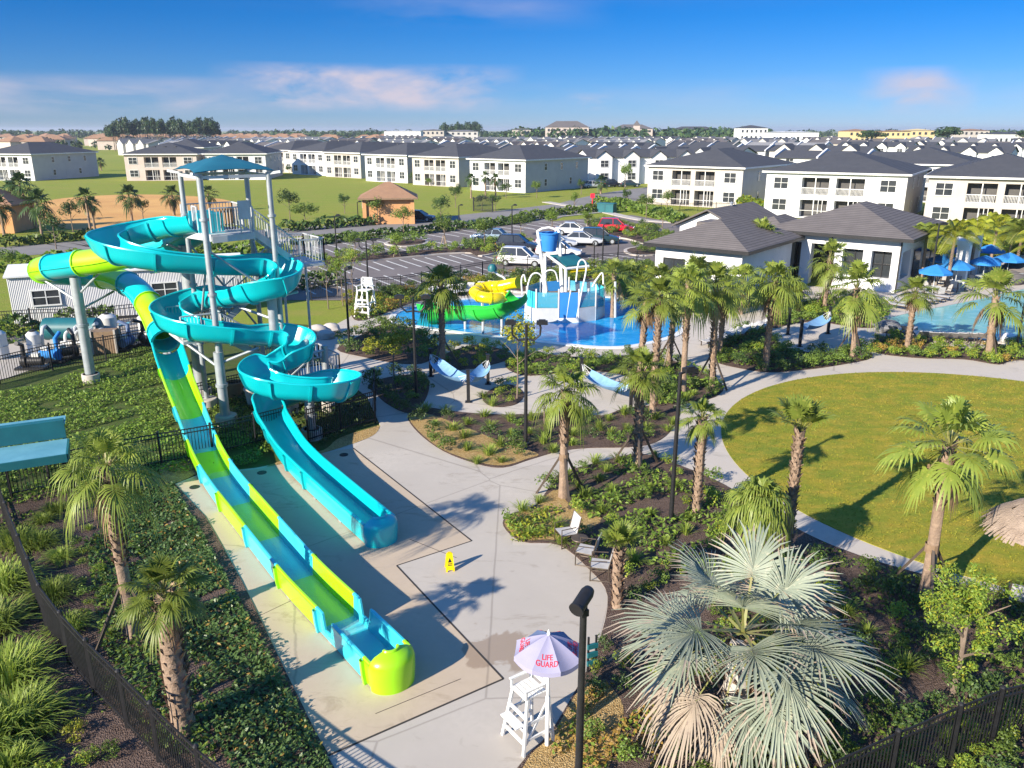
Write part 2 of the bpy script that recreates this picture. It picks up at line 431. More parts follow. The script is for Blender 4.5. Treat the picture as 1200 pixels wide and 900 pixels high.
# parking bay lines
bl = MB()
def bays(a, b, n, ln, sgn):
    A, B = G(*a), G(*b); d = (B - A).normalized(); nn = Vector((-d.y, d.x, 0)) * sgn
    for i in range(n + 1):
        p = A.lerp(B, i / n); q = p + nn * ln
        bl.bar((p.x, p.y, .018), (q.x, q.y, .018), .16, .006)
bays((355, 286), (600, 265), 15, 5.0, -1); bays((352, 303), (545, 288), 13, 5.0, 1)
bays((355, 314), (555, 297), 13, 5.0, -1); bays((370, 345), (590, 322), 13, 5.0, 1)
bays((600, 264), (690, 257), 6, 5.0, -1); bays((600, 330), (760, 305), 11, 5.0, 1); bays((640, 292), (735, 284), 6, 5.2, 1)
tag(bl.build('parking_markings', M['line']), 'white painted bay lines on the car park', 'road markings', None, 'structure')
def island(name, pix, label, soil, sub=4):
    P = gpoly(pix, sub); mb = MB(); mb.prism(P, 0, .14, 0)
    o = tag(mb.build(name, M['kerb']), label, 'kerb', None, 'structure')
    c = sum((Vector(p) for p in P), Vector()) / len(P)
    Q = []
    for p in P:
        d = (c - p); l = d.length; Q.append(p + d * min(.35 / l, .4))
    s = MB(); s.add([(p.x, p.y, .148) for p in Q], [tuple(range(len(Q)))])
    tag(s.build('planting_strip', soil), 'planted soil inside ' + label, 'planting strip', None, 'structure')
    return Q
ISL1 = island('kerb', [(300, 310), (350, 306), (450, 297), (540, 290), (560, 285), (610, 281), (628, 286), (600, 293), (565, 301), (545, 297), (450, 305), (350, 315)], 'long planted kerb island between parking aisles', M['mulch'])
ISL2 = island('kerb', [(450, 286), (475, 281), (500, 282), (498, 287), (470, 290)], 'small rounded kerb island in upper parking aisle', M['mulch'])
ISL3 = island('kerb', [(690, 262), (760, 268), (800, 283), (770, 290), (735, 281), (700, 275)], 'planted kerb island beside the red car', M['mulch'])
ISL4 = island('kerb', [(735, 292), (790, 287), (800, 292), (765, 300), (738, 299)], 'short kerb island near clubhouse', M['mulch'])
ISL5 = island('kerb', [(590, 336), (640, 322), (700, 316), (760, 312), (770, 320), (700, 328), (620, 344)], 'kerb strip in front of the splash pool fence', M['mulch'])
ribbon('footpath', [(250, 293), (345, 281), (480, 270), (600, 259), (700, 249)], 1.8, .09, M['kerb'], 'thin concrete footpath along the hedge', .09)
ribbon('footpath', [(640, 237), (700, 247), (760, 259), (840, 262)], 1.6, .09, M['kerb'], 'thin concrete footpath below the cream house', .09)
# lawn beyond, orange soil slope
sheet('orange_soil', gpoly([(44, 244), (62, 234), (120, 229), (180, 228), (240, 231), (275, 238), (270, 262), (200, 268), (110, 271), (56, 262)], 4), .008, M['dirt'], 'bare orange soil slope beyond the palms')
# main pavement
PAVE = [(205, 568), (235, 556), (300, 549), (345, 540), (395, 526), (436, 510), (446, 500), (430, 465), (396, 440), (368, 415), (372, 392), (410, 372), (425, 350), (470, 341), (560, 326), (690, 319), (760, 319), (840, 335), (930, 335), (1040, 340), (1060, 318), (1130, 300), (1320, 285), (1700, 330), (1700, 760), (1300, 760), (1180, 700), (760, 960), (640, 1100), (520, 1100), (398, 912), (384, 888)]
sheet('pavement', gpoly(PAVE, 1, False), .03, M['walk'], 'pale concrete pavement of the water park', .05)
SLAB = [(206.5, 569), (235, 557.5), (300, 551), (345, 542), (395, 528.5), (414, 526), (553, 635), (465, 664), (590, 797), (385, 887)]
sheet('slide_slab', gpoly(SLAB, 1, False), .034, M['slab'], 'tan concrete slab beneath the slide run-outs')
GREY = [(414, 526), (440, 508), (470, 478), (600, 548), (660, 545), (600, 605), (600, 640), (655, 640), (690, 668), (714, 700), (700, 760), (675, 810), (645, 860), (612, 895), (560, 1000), (450, 1000), (398, 912), (385, 887), (590, 797), (465, 664), (553, 635)]
sheet('grey_deck', gpoly(GREY, 1, False), .034, M['concrete'], 'grey concrete deck beside the slides')
jm = MB()
def joint(a, b, w=.035, z=.0385):
    A, B = G(*a), G(*b); jm.bar((A.x, A.y, z - .002), (B.x, B.y, z - .002), w, .004)
for a, b, w in [((414, 526), (553, 635), .05), ((553, 635), (465, 664), .04), ((465, 664), (590, 797), .05), ((590, 797), (385, 887), .05),
                ((480, 633), (535, 655), .015), ((206, 573), (384, 885), .02), ((310, 650), (345, 640), .012), ((540, 797), (440, 838), .015), ((300, 725), (352, 700), .012)]: joint(a, b, w)
tag(jm.build('pavement_joint', M['joint']), 'dark expansion joints across the slide deck', 'joint', None, 'structure')
# drains
for (x, y) in [(228, 572), (403, 534), (307, 555)]:
    p = G(x, y); d = MB(); d.lathe([(.0, .0), (.16, .0), (.17, .004), (.17, -.01)], (p.x, p.y, .045), 20)
    tag(d.build('drain_cover', M['black']), {228: 'round dark drain cover at the left slab corner', 403: 'round dark drain cover behind the turquoise run-out', 307: 'round dark drain cover between the two slides'}[x], 'drain cover', 'drain covers in the slab')
# round lawn
A = [G(840, 515), G(870, 480), G(940, 452), G(1040, 436.5), G(1130, 437), G(890, 590), G(1000, 640), G(1170, 668)]
Mx = np.array([[2 * p.x, 2 * p.y, 1] for p in A]); bb = np.array([p.x ** 2 + p.y ** 2 for p in A])
sol = np.linalg.lstsq(Mx, bb, rcond=None)[0]; LC = (sol[0], sol[1]); LR = math.sqrt(sol[2] + sol[0] ** 2 + sol[1] ** 2)
print('LAWN', LC, LR, [round(math.dist((p.x, p.y), LC), 2) for p in A])
LAWN = [(LC[0] + LR * math.cos(a), LC[1] + LR * math.sin(a), 0) for a in [2 * math.pi * i / 120 for i in range(120)]]
sheet('round_lawn', LAWN, .05, M['lawn'], 'large round mown lawn', .05)
# beds
BEDS = {
 'A': [(590, 618), (596, 605), (625, 595), (640, 578), (655, 557), (690, 546), (750, 533), (800, 548), (850, 570), (905, 605), (960, 634), (1020, 657), (1090, 677), (1180, 699), (1260, 720), (1500, 800), (1500, 1100), (600, 1100), (560, 980), (612, 895), (645, 860), (675, 810), (700, 760), (712, 700), (690, 668), (655, 640), (612, 636)],
 'B': [(478, 488), (500, 479), (540, 484), (600, 487), (662, 483), (705, 488), (735, 479), (787, 476), (797, 486), (780, 512), (750, 524), (690, 526), (655, 530), (620, 540), (590, 549), (560, 545), (520, 530), (490, 508)],
 'C': [(395, 410), (420, 395), (450, 380), (478, 384), (497, 394), (515, 408), (500, 425), (470, 427), (430, 420)],
 'D': [(432, 452), (455, 443), (490, 440), (503, 448), (498, 470), (480, 485), (455, 475), (440, 462)],
 'E': [(592, 428), (620, 415), (690, 420), (750, 417), (800, 427), (845, 450), (838, 466), (795, 475), (760, 473), (742, 445), (700, 436), (640, 440), (610, 440)],
 'F': [(510, 425), (530, 412), (560, 405), (590, 411), (600, 420), (560, 432), (525, 434)],
 'H': [(838, 424), (842, 410), (870, 390), (900, 385), (908, 400), (935, 412), (975, 413), (1005, 408), (1022, 420), (975, 430), (935, 435), (900, 437), (865, 432)],
 'I': [(1022, 412), (1035, 395), (1080, 402), (1140, 410), (1200, 402), (1260, 395), (1330, 402), (1300, 428), (1195, 423), (1170, 428), (1130, 422), (1070, 420)],
 'J': [(905, 385), (915, 365), (950, 352), (1000, 350), (1040, 360), (1035, 380), (1010, 385), (960, 378), (930, 380)],
 'K': [(566, 466), (580, 455), (600, 452), (614, 462), (606, 474), (585, 478), (570, 474)],
 'L': [(410, 350), (440, 342), (500, 337), (560, 328), (640, 324), (700, 322), (690, 330), (590, 340), (500, 352), (470, 360), (440, 372), (415, 375)],
 'N': [(700, 330), (760, 322), (830, 336), (930, 338), (935, 350), (880, 360), (840, 368), (800, 362), (720, 345)],
 'O': [(-200, 640), (20, 583), (205, 568), (384, 888), (398, 912), (520, 1100), (200, 1400), (-700, 1200)],
}
BN = {'A': 'big planted bed between deck and lawn path', 'B': 'curved shrub bed below the hammock patio', 'C': 'shrub bed beside the slide walk', 'D': 'small shaded bed near the slide fence', 'E': 'planted bed beside the hammock patio', 'F': 'small bed at the splash pool corner', 'H': 'dark bed along the curving path', 'I': 'low hedge bed below the swimming pool', 'J': 'bed between the two hammock patios', 'K': 'round planter in the hammock patio', 'L': 'bed along the splash pool fence', 'N': 'palm bed in front of the clubhouse', 'O': 'planted bed left of the slide slab'}
BP = {}
for k, pix in BEDS.items():
    P = gpoly(pix, 4); BP[k] = P
    sheet('planting_bed', P, .055, M['mulch'], BN[k], .05)
def straw(pix, name):
    sheet('straw_mulch', gpoly(pix, 5), .061, M['straw'], name)
straw([(480, 490), (500, 486), (540, 500), (590, 520), (630, 533), (618, 539), (590, 547), (560, 543), (520, 529), (492, 508)], 'yellow straw mulch along the lower bed edge')
straw([(592, 618), (598, 606), (626, 597), (643, 580), (656, 575), (665, 590), (690, 600), (705, 610), (690, 622), (660, 634), (640, 634), (613, 634)], 'yellow straw mulch around the chair corner')
straw([(618, 893), (648, 862), (678, 812), (705, 800), (730, 830), (720, 880), (690, 940), (600, 950)], 'orange straw mulch under the lamp post')
for nm, pix in [('orange straw mulch beside the slide start', [(312, 548), (345, 536), (380, 528), (398, 514), (436, 502), (445, 500), (436, 512), (395, 527), (345, 541)]),
                ('rust straw mulch strip along the slab end', [(190, 545), (230, 538), (258, 541), (255, 553), (233, 556), (205, 567), (190, 560)])]:
    sheet('straw_mulch', gpoly(pix, 5), .04, M['straw'], nm)
# pools
def pool(name, pix, m, label, rim):
    P = gpoly(pix, 6); c = sum((Vector(p) for p in P), Vector()) / len(P)
    n = len(P); O = []
    for i, p in enumerate(P):
        d = (P[(i + 1) % n] - P[i - 1]).normalized(); nn = Vector((d.y, -d.x, 0))
        if nn.dot(p - c) < 0: nn = -nn
        O.append(p + nn * .42)
    w = MB(); w.add([(p.x, p.y, .042) for p in P], [tuple(range(n))])
    tag(w.build(name, m), label, 'pool water', None, 'structure')
    r_ = MB(); I = P
    for i in range(n):
        j = (i + 1) % n
        r_.add([(I[i].x, I[i].y, .034), (I[j].x, I[j].y, .034), (I[j].x, I[j].y, .075), (I[i].x, I[i].y, .075)], [(0, 1, 2, 3)])
        r_.add([(I[i].x, I[i].y, .075), (I[j].x, I[j].y, .075), (O[j].x, O[j].y, .075), (O[i].x, O[i].y, .075)], [(0, 1, 2, 3)])
        r_.add([(O[i].x, O[i].y, .075), (O[j].x, O[j].y, .075), (O[j].x, O[j].y, .031), (O[i].x, O[i].y, .031)], [(0, 1, 2, 3)])
    tag(r_.build('pool_rim', rim), 'rim of ' + label, 'pool rim', None, 'structure')
    return P
SP = pool('splash_water', [(464, 371), (480, 362), (520, 355), (570, 350), (640, 348), (720, 350), (775, 360), (798, 376), (790, 392), (748, 404), (706, 407), (640, 401), (560, 392), (500, 384), (470, 379)], M['splash'], 'bright blue splash pool', M['white'])
PP = pool('swimming_water', [(1028, 378), (1060, 369), (1110, 359), (1150, 351), (1210, 338), (1290, 330), (1400, 345), (1400, 390), (1290, 402), (1200, 403), (1140, 398), (1080, 392), (1040, 386)], M['pool'], 'pale turquoise swimming pool', M['kerb'])
# concrete pad of the equipment yard
sheet('yard_pad', gpoly([(-160, 490), (0, 446), (60, 426), (182, 391), (200, 372), (120, 372), (0, 398), (-160, 430)], 1, False), .02, M['concrete'], 'grey concrete pad of the pump yard', .02)
# ================================================================== WATER SLIDES
def u_profile(r=.6, eL=.15, eR=.15, n=14):
    pts = [(-r - .03, r + eL)]
    for i in range(n + 1):
        a = -math.pi / 2 + math.pi * i / n
        pts.append((math.sin(a) * r, r - math.cos(a) * r))
    pts.append((r + .03, r + eR)); return pts
def b_profile(w=.54, h=.75, hL=None, hR=None, n=14):
    hL = h if hL is None else hL; hR = h if hR is None else hR
    pts = [(-w - .05, hL)]
    for i in range(n + 1):
        t = i / n
        if t < 3 / 14: pts.append((-w - .04 + .03 * t * 14 / 3, hL * (1 - t * 14 / 3) * .9 + .03))
        elif t > 11 / 14:
            q = (t - 11 / 14) * 14 / 3; pts.append((w + .01 + .03 * q, hR * q * .9 + .03))
        else: pts.append((-w + 2 * w * (t - 3 / 14) / (8 / 14), 0.0))
    pts.append((w + .05, hR)); return pts
def frames(P):
    out = []; n = len(P)
    for i, p in enumerate(P):
        d = (P[min(i + 1, n - 1)] - P[max(i - 1, 0)]).normalized()
        s = d.cross(Vector((0, 0, 1))).normalized(); u = s.cross(d).normalized()
        k = 0.0
        if 0 < i < n - 1:
            a, b = (P[i] - P[i - 1]), (P[i + 1] - P[i]); a.z = b.z = 0
            if a.length > 1e-6 and b.length > 1e-6:
                k = (a.x * b.y - a.y * b.x) / (a.length * b.length) / ((a.length + b.length) / 2)  # + = left turn
        out.append([p, d, s, u, k])
    ks = [f[4] for f in out]
    for _ in range(10): ks = [(ks[max(i - 1, 0)] + 2 * ks[i] + ks[min(i + 1, n - 1)]) / 4 for i in range(n)]
    for f, k in zip(out, ks): f[4] = k
    return out
def sweep_open(fr, prof_at, i0, i1, joints=()):
    """flume shell from stations i0..i1; prof_at(i) -> profile; returns MB"""
    mb = MB(); inn, outr = [], []
    for i in range(i0, i1 + 1):
        p, d, s, u, k = fr[i]; pr, bank = prof_at(i)
        c, sn = math.cos(bank), math.sin(bank); ri, ro = [], []
        m = len(pr)
        for j, (x, y) in enumerate(pr):
            a, b = pr[max(j - 1, 0)], pr[min(j + 1, m - 1)]
            nx, ny = (b[1] - a[1]), -(b[0] - a[0]); l = math.hypot(nx, ny) or 1
            for lst, off in ((ri, 0), (ro, .05)):
                xx, yy = x + nx / l * off, y + ny / l * off
                X, Y = xx * c - yy * sn, xx * sn + yy * c
                lst.append(p + s * X + u * Y)
        inn.append(ri); outr.append(ro)
    mb.grid(inn, 0)
    mb.grid([list(reversed(r_)) for r_ in outr], 0)
    for e in (0, -1):
        mb.tube([r_[e] for r_ in inn], .05, 6, 0)
    # ends
    for a, b in ((inn[0], outr[0]), (inn[-1], outr[-1])): mb.grid([a, b], 0)
    for jn in joints:
        if i0 <= jn < i1:
            i = jn - i0; d = fr[jn][1]
            rows = []
            for off, w in ((.0, -.05), (.07, -.05), (.07, .05), (.0, .05)):
                row = []
                for q, o in zip(inn[i], outr[i]):
                    nn = (o - q).normalized(); row.append(o + nn * off + d * w)
                rows.append(row)
            mb.grid(rows, 0)
    return mb
W1 = [(-12.9, 34.0, 7.95), (-14.2, 34.7, 7.75), (-15.3, 35.1, 7.5), (-16.3, 34.6, 7.25), (-16.5, 33.5, 7.1), (-15.7, 32.6, 6.9), (-14.2, 32.4, 6.65), (-12.3, 33.2, 6.35), (-10.7, 34.2, 6.1), (-9.75, 34.1, 5.8), (-9.65, 33.3, 5.5), (-10.6, 33.2, 5.2), (-12.1, 34.0, 4.85), (-13.4, 34.4, 4.6), (-14.2, 33.8, 4.3), (-14.05, 32.9, 4.1), (-13.0, 32.3, 3.85), (-11.6, 32.5, 3.6), (-10.3, 33.2, 3.3), (-9.4, 33.3, 3.05), (-9.0, 32.6, 2.8), (-9.5, 32.0, 2.5), (-10.0, 31.5, 2.3), (-9.95, 30.8, 2.15), (-9.2, 30.35, 2.0), (-8, 30.4, 1.85), (-7.1, 30.9, 1.7), (-7.0, 31.7, 1.55), (-7.7, 32.3, 1.4), (-8.8, 32.1, 1.2), (-9.55, 31.3, 1.0), (-9.45, 30.25, .78), (-8.9, 29.15, .55), (-8.2, 28.05, .3), (-7.3, 26.8, .16), (-6.3, 25.4, .12), (-5.1, 23.7, .1), (-4.0, 22.15, .1)]
SUB = 8
C1 = crom(W1, SUB); F1 = frames(C1)
runI1 = 33 * SUB
def prof1(i):
    k = F1[i][4]; kk = max(-1, min(1, k * 1.3))
    t = max(0.0, min(1.0, (i - 31 * SUB) / (3 * SUB)))
    bank = -kk * R(15) * (1 - t)
    eL = .12 + (.38 * max(-kk, 0)); eR = .12 + (.38 * max(kk, 0))
    a = u_profile(.53, eL, eR)
    if t > 0:
        b = b_profile(.45, .62); a = [(x0 * (1 - t) + x1 * t, y0 * (1 - t) + y1 * t) for (x0, y0), (x1, y1) in zip(a, b)]
        if False: a = [(x, min(y, .28) if x < 0 else y) for x, y in a]
    return a, bank
def station(fr, px_y, i0=0):
    best = min(range(i0, len(fr)), key=lambda i: abs(proj(fr[i][0])[1] - px_y)); return best
notch1 = (station(F1, 583, runI1), station(F1, 583, runI1))
slide = thing('body_slide', 'open turquoise serpentine body slide spiralling down to the concrete deck', 'water slide', (-3.7, 21.7, 0))
OFF1 = Vector(slide.location)
def local(mb, off):
    mb.v = [(p[0] - off[0], p[1] - off[1], p[2] - off[2]) for p in mb.v]; return mb
cuts = list(range(0, runI1 + 1, 2 * SUB)) + [len(C1) - 1]
if cuts[-2] > runI1 - SUB: pass
for a, b in zip(cuts[:-1], cuts[1:]):
    js = [a + SUB] if b - a == 2 * SUB else [a + 3 * SUB // 2, a + 5 * SUB // 2]
    mb = sweep_open(F1, prof1, a, b, [a, *js] if a else js)
    local(mb, OFF1).build('flume_section', M['teal'], slide, 50)
def end_cap(fr, w, h, m, parent, off, name='end_cap', dome=.25):
    p, d, s, u, _ = fr[-1]; d = Vector((d.x, d.y, 0)).normalized(); s = Vector((s.x, s.y, 0)).normalized()
    mb = MB(); rows = []
    prof = [(w + .02, -.08), (w + .05, .3), (w + .05, h * .75), (w + .02, h * .9), (w - .1 * dome / .25, h * 1.03), (w - .3 * dome / .25, h * 1.12)]
    for r_, z in prof:
        rows.append([p + s * (r_ * math.cos(a)) + d * (r_ * .82 * math.sin(a)) + Vector((0, 0, z)) for a in [math.pi * i / 18 for i in range(19)]])
    mb.grid(rows)
    rows2 = [[q + Vector((0, 0, .0)) + (p + Vector((0, 0, q.z - p.z)) - q).normalized() * .05 for q in r_] for r_ in rows]
    mb.grid([list(reversed(r_)) for r_ in rows2]); mb.grid([rows[-1], rows2[-1]])
    mb.tube(rows[-1], .04, 6)
    # floor
    fl = [p + s * (w * math.cos(a)) + d * (w * .82 * math.sin(a)) + Vector((0, 0, .0)) for a in [math.pi * i / 18 for i in range(19)]]
    mb.add(fl, [tuple(range(19))])
    local(mb, off).build(name, m, parent, 40)
end_cap(F1, .50, .70, M['teal'], slide, OFF1)
def water_sheet(fr, i0, i1, w, z, parent, off):
    mb = MB(); rows = []
    for i in range(i0, i1 + 1):
        p, d, s, u, _ = fr[i]; rows.append([p + s * (-w) + u * z, p + u * z * .9, p + s * w + u * z])
    mb.grid(rows); local(mb, off).build('water', M['slidewater'], parent, True)
m, nt, b = nmat('slide_water'); b.inputs['Base Color'].default_value = (.45, .75, .8, 1); b.inputs['Roughness'].default_value = .06
b.inputs['Alpha'].default_value = .22; b.inputs['IOR'].default_value = 1.33
bumpn(nt, b, noise(nt, 9, 4, .6, objco(nt)), .5, .04); M['slidewater'] = m
water_sheet(F1, 34 * SUB, len(C1) - 1, .43, .06, slide, OFF1)
# ---- tube slide
T2 = [(-13.6, 36.2, 7.95), (-15.2, 36.9, 7.2), (-18.6, 37.9, 6.27), (-21.0, 38.6, 5.87), (-22.9, 39.6, 5.5), (-23.5, 40.7, 5.15), (-22.9, 41.7, 4.9), (-21.6, 41.9, 4.75), (-20.0, 41.1, 4.65), (-18.3, 39.4, 4.35), (-16.8, 37.4, 3.64), (-15.75, 35.8, 2.81)]
O2 = [(-15.75, 35.8, 2.20), (-15.1, 34.6, 1.75), (-14.2, 33.0, 1.2), (-13.0, 30.9, .72), (-11.8, 28.7, .40), (-10.7, 26.8, .20), (-9.6, 25.1, .12), (-8.4, 23.35, .1), (-7.0, 21.3, .1), (-5.6, 19.3, .1), (-4.05, 17.3, .1), (-2.72, 15.55, .1)]
tslide = thing('tube_slide', 'lime and turquoise striped slide, a closed tube above and an open chute below', 'water slide', (-2.7, 15.1, 0))
OFF2 = Vector(tslide.location)
CT = crom(T2, SUB); FT = frames(CT)
# colour bands from the far start to the tube mouth (station numbers)
tb = [(0, 14, 'teal'), (14, 22, 'lime'), (22, 29, 'teal'), (29, 36, 'lime'), (36, 58, 'teal'), (58, 67, 'lime'), (67, 76, 'teal'), (76, 84, 'lime'), (84, 88, 'teal')]
for a, b_, mk in tb:
    mb = MB(); n = 18
    def ring(i, r_, off=0.0):
        p, d, s, u, k = FT[i]
        return [p + d * off + s * math.cos(2 * math.pi * j / n) * r_ + u * math.sin(2 * math.pi * j / n) * r_ for j in range(n + 1)]
    mb.grid([ring(i, .60) for i in range(a, b_ + 1)])
    mb.grid([ring(a, .55), ring(a, .66), ring(a, .66, .07), ring(a, .59, .07)])
    mb.grid([ring(b_, .59, -.07), ring(b_, .66, -.07), ring(b_, .66, -.005), ring(b_, .54, -.005)])
    for sgn in (1, -1):
        mb.tube([FT[i][0] + FT[i][2] * sgn * .62 - FT[i][3] * .06 for i in range(a, b_ + 1)], .035, 5)
    local(mb, OFF2).build('tube_section', M[mk], tslide, 50)
SB2 = 24; CO = crom(O2, SB2); FO = frames(CO)
bands = [(445, 'teal'), (490, 'lime'), (530, 'sky_teal'), (560, 'lime'), (592, 'sky_teal'), (633, 'lime'), (678, 'sky_teal'), (728, 'lime'), (786, 'sky_teal'), (900, 'lime')]
nt2 = (station(FO, 738), station(FO, 748))
def prof2(i):
    t = max(0.0, min(1.0, (i - 1 * SB2) / (3 * SB2)))
    a = u_profile(.58, .1, .1); b_ = b_profile(.46, .62)
    a = [(x0 * (1 - t) + x1 * t, y0 * (1 - t) + y1 * t) for (x0, y0), (x1, y1) in zip(a, b_)]
    if nt2[0] <= i <= nt2[1]: a = [(x, min(y, .2)) for x, y in a]
    return a, 0.0
i = 0
for yb, mk in bands:
    j = i
    while j < len(FO) - 1 and proj(FO[j][0])[1] < yb: j += 1
    if j > i:
        mb = sweep_open(FO, prof2, i, j, [i] if i else [])
        local(mb, OFF2).build('flume_section', M[mk], tslide, 50); i = j
end_cap(FO, .51, .74, M['lime'], tslide, OFF2, dome=.28)
water_sheet(FO, 5 * SB2, len(CO) - 1, .44, .06, tslide, OFF2)
# plinth feet below the run-outs
for fr, i0, par, off in ((F1, 35 * SUB, slide, OFF1), (FO, 7 * SB2, tslide, OFF2)):
    for i in range(i0, len(fr), SUB if fr is F1 else SB2):
        p, d, s, u, _ = fr[i]; mb = MB()
        q = p - off
        mb.bar(q - s * .5 + Vector((0, 0, .02 - q.z + .03)), q + s * .5 + Vector((0, 0, .02 - q.z + .03)), .2, .06)
        mb.build('foot_beam', M['steel'], par)
# ---- support columns (each belongs to the slide it carries)
def column(parent, off, x, y, ztop, r=.17, arms=(), foot=True, base=.35):
    mb = MB(); z0 = .0
    mb.lathe([(r, .4), (r, ztop)], (x, y, 0), 16, cap=True)
    mb.lathe([(r + .12, .38), (r + .12, .42), (r, .42)], (x, y, 0), 16)
    for z in (ztop * .55,): mb.lathe([(r, z - .06), (r + .05, z - .06), (r + .05, z + .06), (r, z + .06)], (x, y, 0), 16)
    col_ = local(mb, off).build('support_column', M['steel'], parent, 40)
    if foot:
        f = MB(); f.lathe([(base, -.05), (base, .4), (base - .03, .42), (0.001, .42)], (x, y, 0), 18); local(f, off).build('concrete_footing', M['kerb'], parent, 40)
    for a in arms:
        t = MB(); t.tube([(x, y, ztop - a[3]), Vector(a[:3])], .06, 8); local(t, off).build('support_arm', M['steel'], parent, True)
column(tslide, OFF2, -21.0, 38.68, 5.25, .24, [(-22.9, 39.5, 4.9, 1.2), (-19.6, 38.3, 5.5, .9), (-20.4, 41.0, 4.1, 1.6)], base=.42)
column(slide, OFF1, -14.6, 36.3, 7.1, .27, [(-16.6, 34.5, 6.9, .6), (-14.9, 35.2, 7.3, .3), (-14.6, 32.6, 6.5, 1.0), (-14.4, 34.4, 4.4, 3.0)], base=.45)
column(slide, OFF1, -12.2, 32.5, 3.2, .2, [(-14.2, 33.0, 3.85, .7), (-10.6, 32.8, 3.3, .5)], foot=False)
column(slide, OFF1, -10.1, 33.55, 5.95, .2, [(-9.0, 33.7, 5.5, .7), (-11.6, 33.9, 4.8, 1.6), (-9.4, 33.4, 3.0, 3.3), (-10.2, 31.6, 2.1, 4.4)], base=.4)
column(slide, OFF1, -8.15, 30.9, 1.75, .2, [(-8.0, 30.3, 1.7, .3)], base=.42)
column(slide, OFF1, -8.2, 34.3, 3.0, .13, [(-8.7, 33.2, 2.9, .2)], base=.3)
column(tslide, OFF2, -17.0, 38.6, 3.6, .2, [(-17.4, 38.3, 3.6, .3), (-15.7, 36.0, 2.1, 1.8)], base=.4)
# ---- slide tower
ax = Vector((.81, .586, 0)); bx = Vector((-.586, .81, 0)); FLc = Vector((-12.18, 32.53, 0)); TW = 2.75
tower = thing('slide_tower', 'steel slide tower with teal shade roof, railed platform and zigzag stairs', 'tower', (-12.0, 34.5, 0))
OT = Vector(tower.location)
corners = [FLc, FLc + ax * TW, FLc + ax * TW + bx * TW, FLc + bx * TW]
for c_, r_ in zip(corners, (.125, .11, .105, .105)):
    mb = MB(); mb.lathe([(r_, .4), (r_, 10.35)], (c_.x, c_.y, 0), 16, cap=True)
    for z in (3.0, 5.6, 8.6): mb.lathe([(r_, z - .05), (r_ + .06, z - .05), (r_ + .06, z + .05), (r_, z + .05)], (c_.x, c_.y, 0), 16)
    local(mb, OT).build('tower_column', M['steel'], tower, 40)
    f = MB(); f.lathe([(.45, -.05), (.45, .4), (.42, .43), (.001, .43)], (c_.x, c_.y, 0), 18); local(f, OT).build('concrete_footing', M['kerb'], tower, 40)
mb = MB()
for i in range(4):
    a, b_ = corners[i], corners[(i + 1) % 4]
    mb.bar(a + Vector((0, 0, 10.22)), b_ + Vector((0, 0, 10.22)), .12, .12)
    br = MB(); br.tube([a + Vector((0, 0, 3.2 if i else 7.4)), b_ + Vector((0, 0, 7.4 if i else 5.2))], .05, 6); local(br, OT).build('diagonal_brace', M['steel'], tower)
for c_ in corners:
    o = (c_ - (corners[0] + corners[2]) / 2).normalized(); mb.bar(c_ + Vector((0, 0, 10.3)), c_ + o * .55 + Vector((0, 0, 10.38)), .1)
local(mb, OT).build('roof_frame', M['steel_l'], tower)
# canopy : tensile pyramid
cen = (corners[0] + corners[2]) / 2; rows = []; ng = 12
cc = [c_ + (c_ - cen).normalized() * .35 for c_ in corners]
for i in range(ng + 1):
    row = []
    for j in range(ng + 1):
        u_, v_ = i / ng, j / ng
        # scallop
        p = cc[0] * (1 - u_) * (1 - v_) + cc[1] * u_ * (1 - v_) + cc[2] * u_ * v_ + cc[3] * (1 - u_) * v_
        a, b_ = abs(2 * u_ - 1), abs(2 * v_ - 1); e = max(a, b_)
        pull = (1 - min(a, b_) ** 2) * e ** 4 * .3
        p = p + (cen - p) * pull * .35
        z = 10.42 + .62 * (1 - e) ** .85 + .10 * (e ** 3) * (1 - min(a, b_) ** 2)
        row.append((p.x, p.y, z))
    rows.append(row)
mb = MB(); mb.grid(rows); mb.grid([[(x, y, z - .02) for x, y, z in reversed(r_)] for r_ in rows])
local(mb, OT).build('canopy', M['canvas_t'], tower, True)
# platform
mb = MB(); PH = 7.95
c4 = [corners[0] + ax * .32 + bx * .28, corners[0] + ax * 2.05 + bx * .28, corners[0] + ax * 2.05 + bx * 2.9, corners[0] - ax * .1 + bx * 2.9]
mb.prism([(p.x, p.y) for p in c4], PH - .1, PH, 0)
for i in range(4): mb.bar(c4[i] + Vector((0, 0, PH - .2)), c4[(i + 1) % 4] + Vector((0, 0, PH - .13)), .08, .26)
local(mb, OT).build('platform', M['steel_l'], tower)
def railing(mb, a, b_, h=1.05, sp=.13):
    a, b_ = Vector(a), Vector(b_); L_ = (b_ - a).length; n = max(2, int(L_ / sp)); up = Vector((0, 0, h))
    mb.bar(a + up, b_ + up, .05); mb.bar(a + up * .1, b_ + up * .1, .035)
    for i in range(n + 1):
        p = a.lerp(b_, i / n); thick = .05 if i % 10 == 0 or i == n else .018
        mb.bar(p + up * .08, p + up, thick)
mb = MB(); Z = Vector((0, 0, PH))
def onedge(i, t0, t1): railing(mb, c4[i].lerp(c4[(i + 1) % 4], t0) + Z, c4[i].lerp(c4[(i + 1) % 4], t1) + Z)
def rail_part(i, t0, t1):
    global mb
    mb = MB(); onedge(i, t0, t1); local(mb, OT).build('platform_railing', M['steel_l'], tower)
for q_ in ((0, 0, 1), (2, 0, 1), (3, .4, .55), (1, .55, 1)): rail_part(*q_)
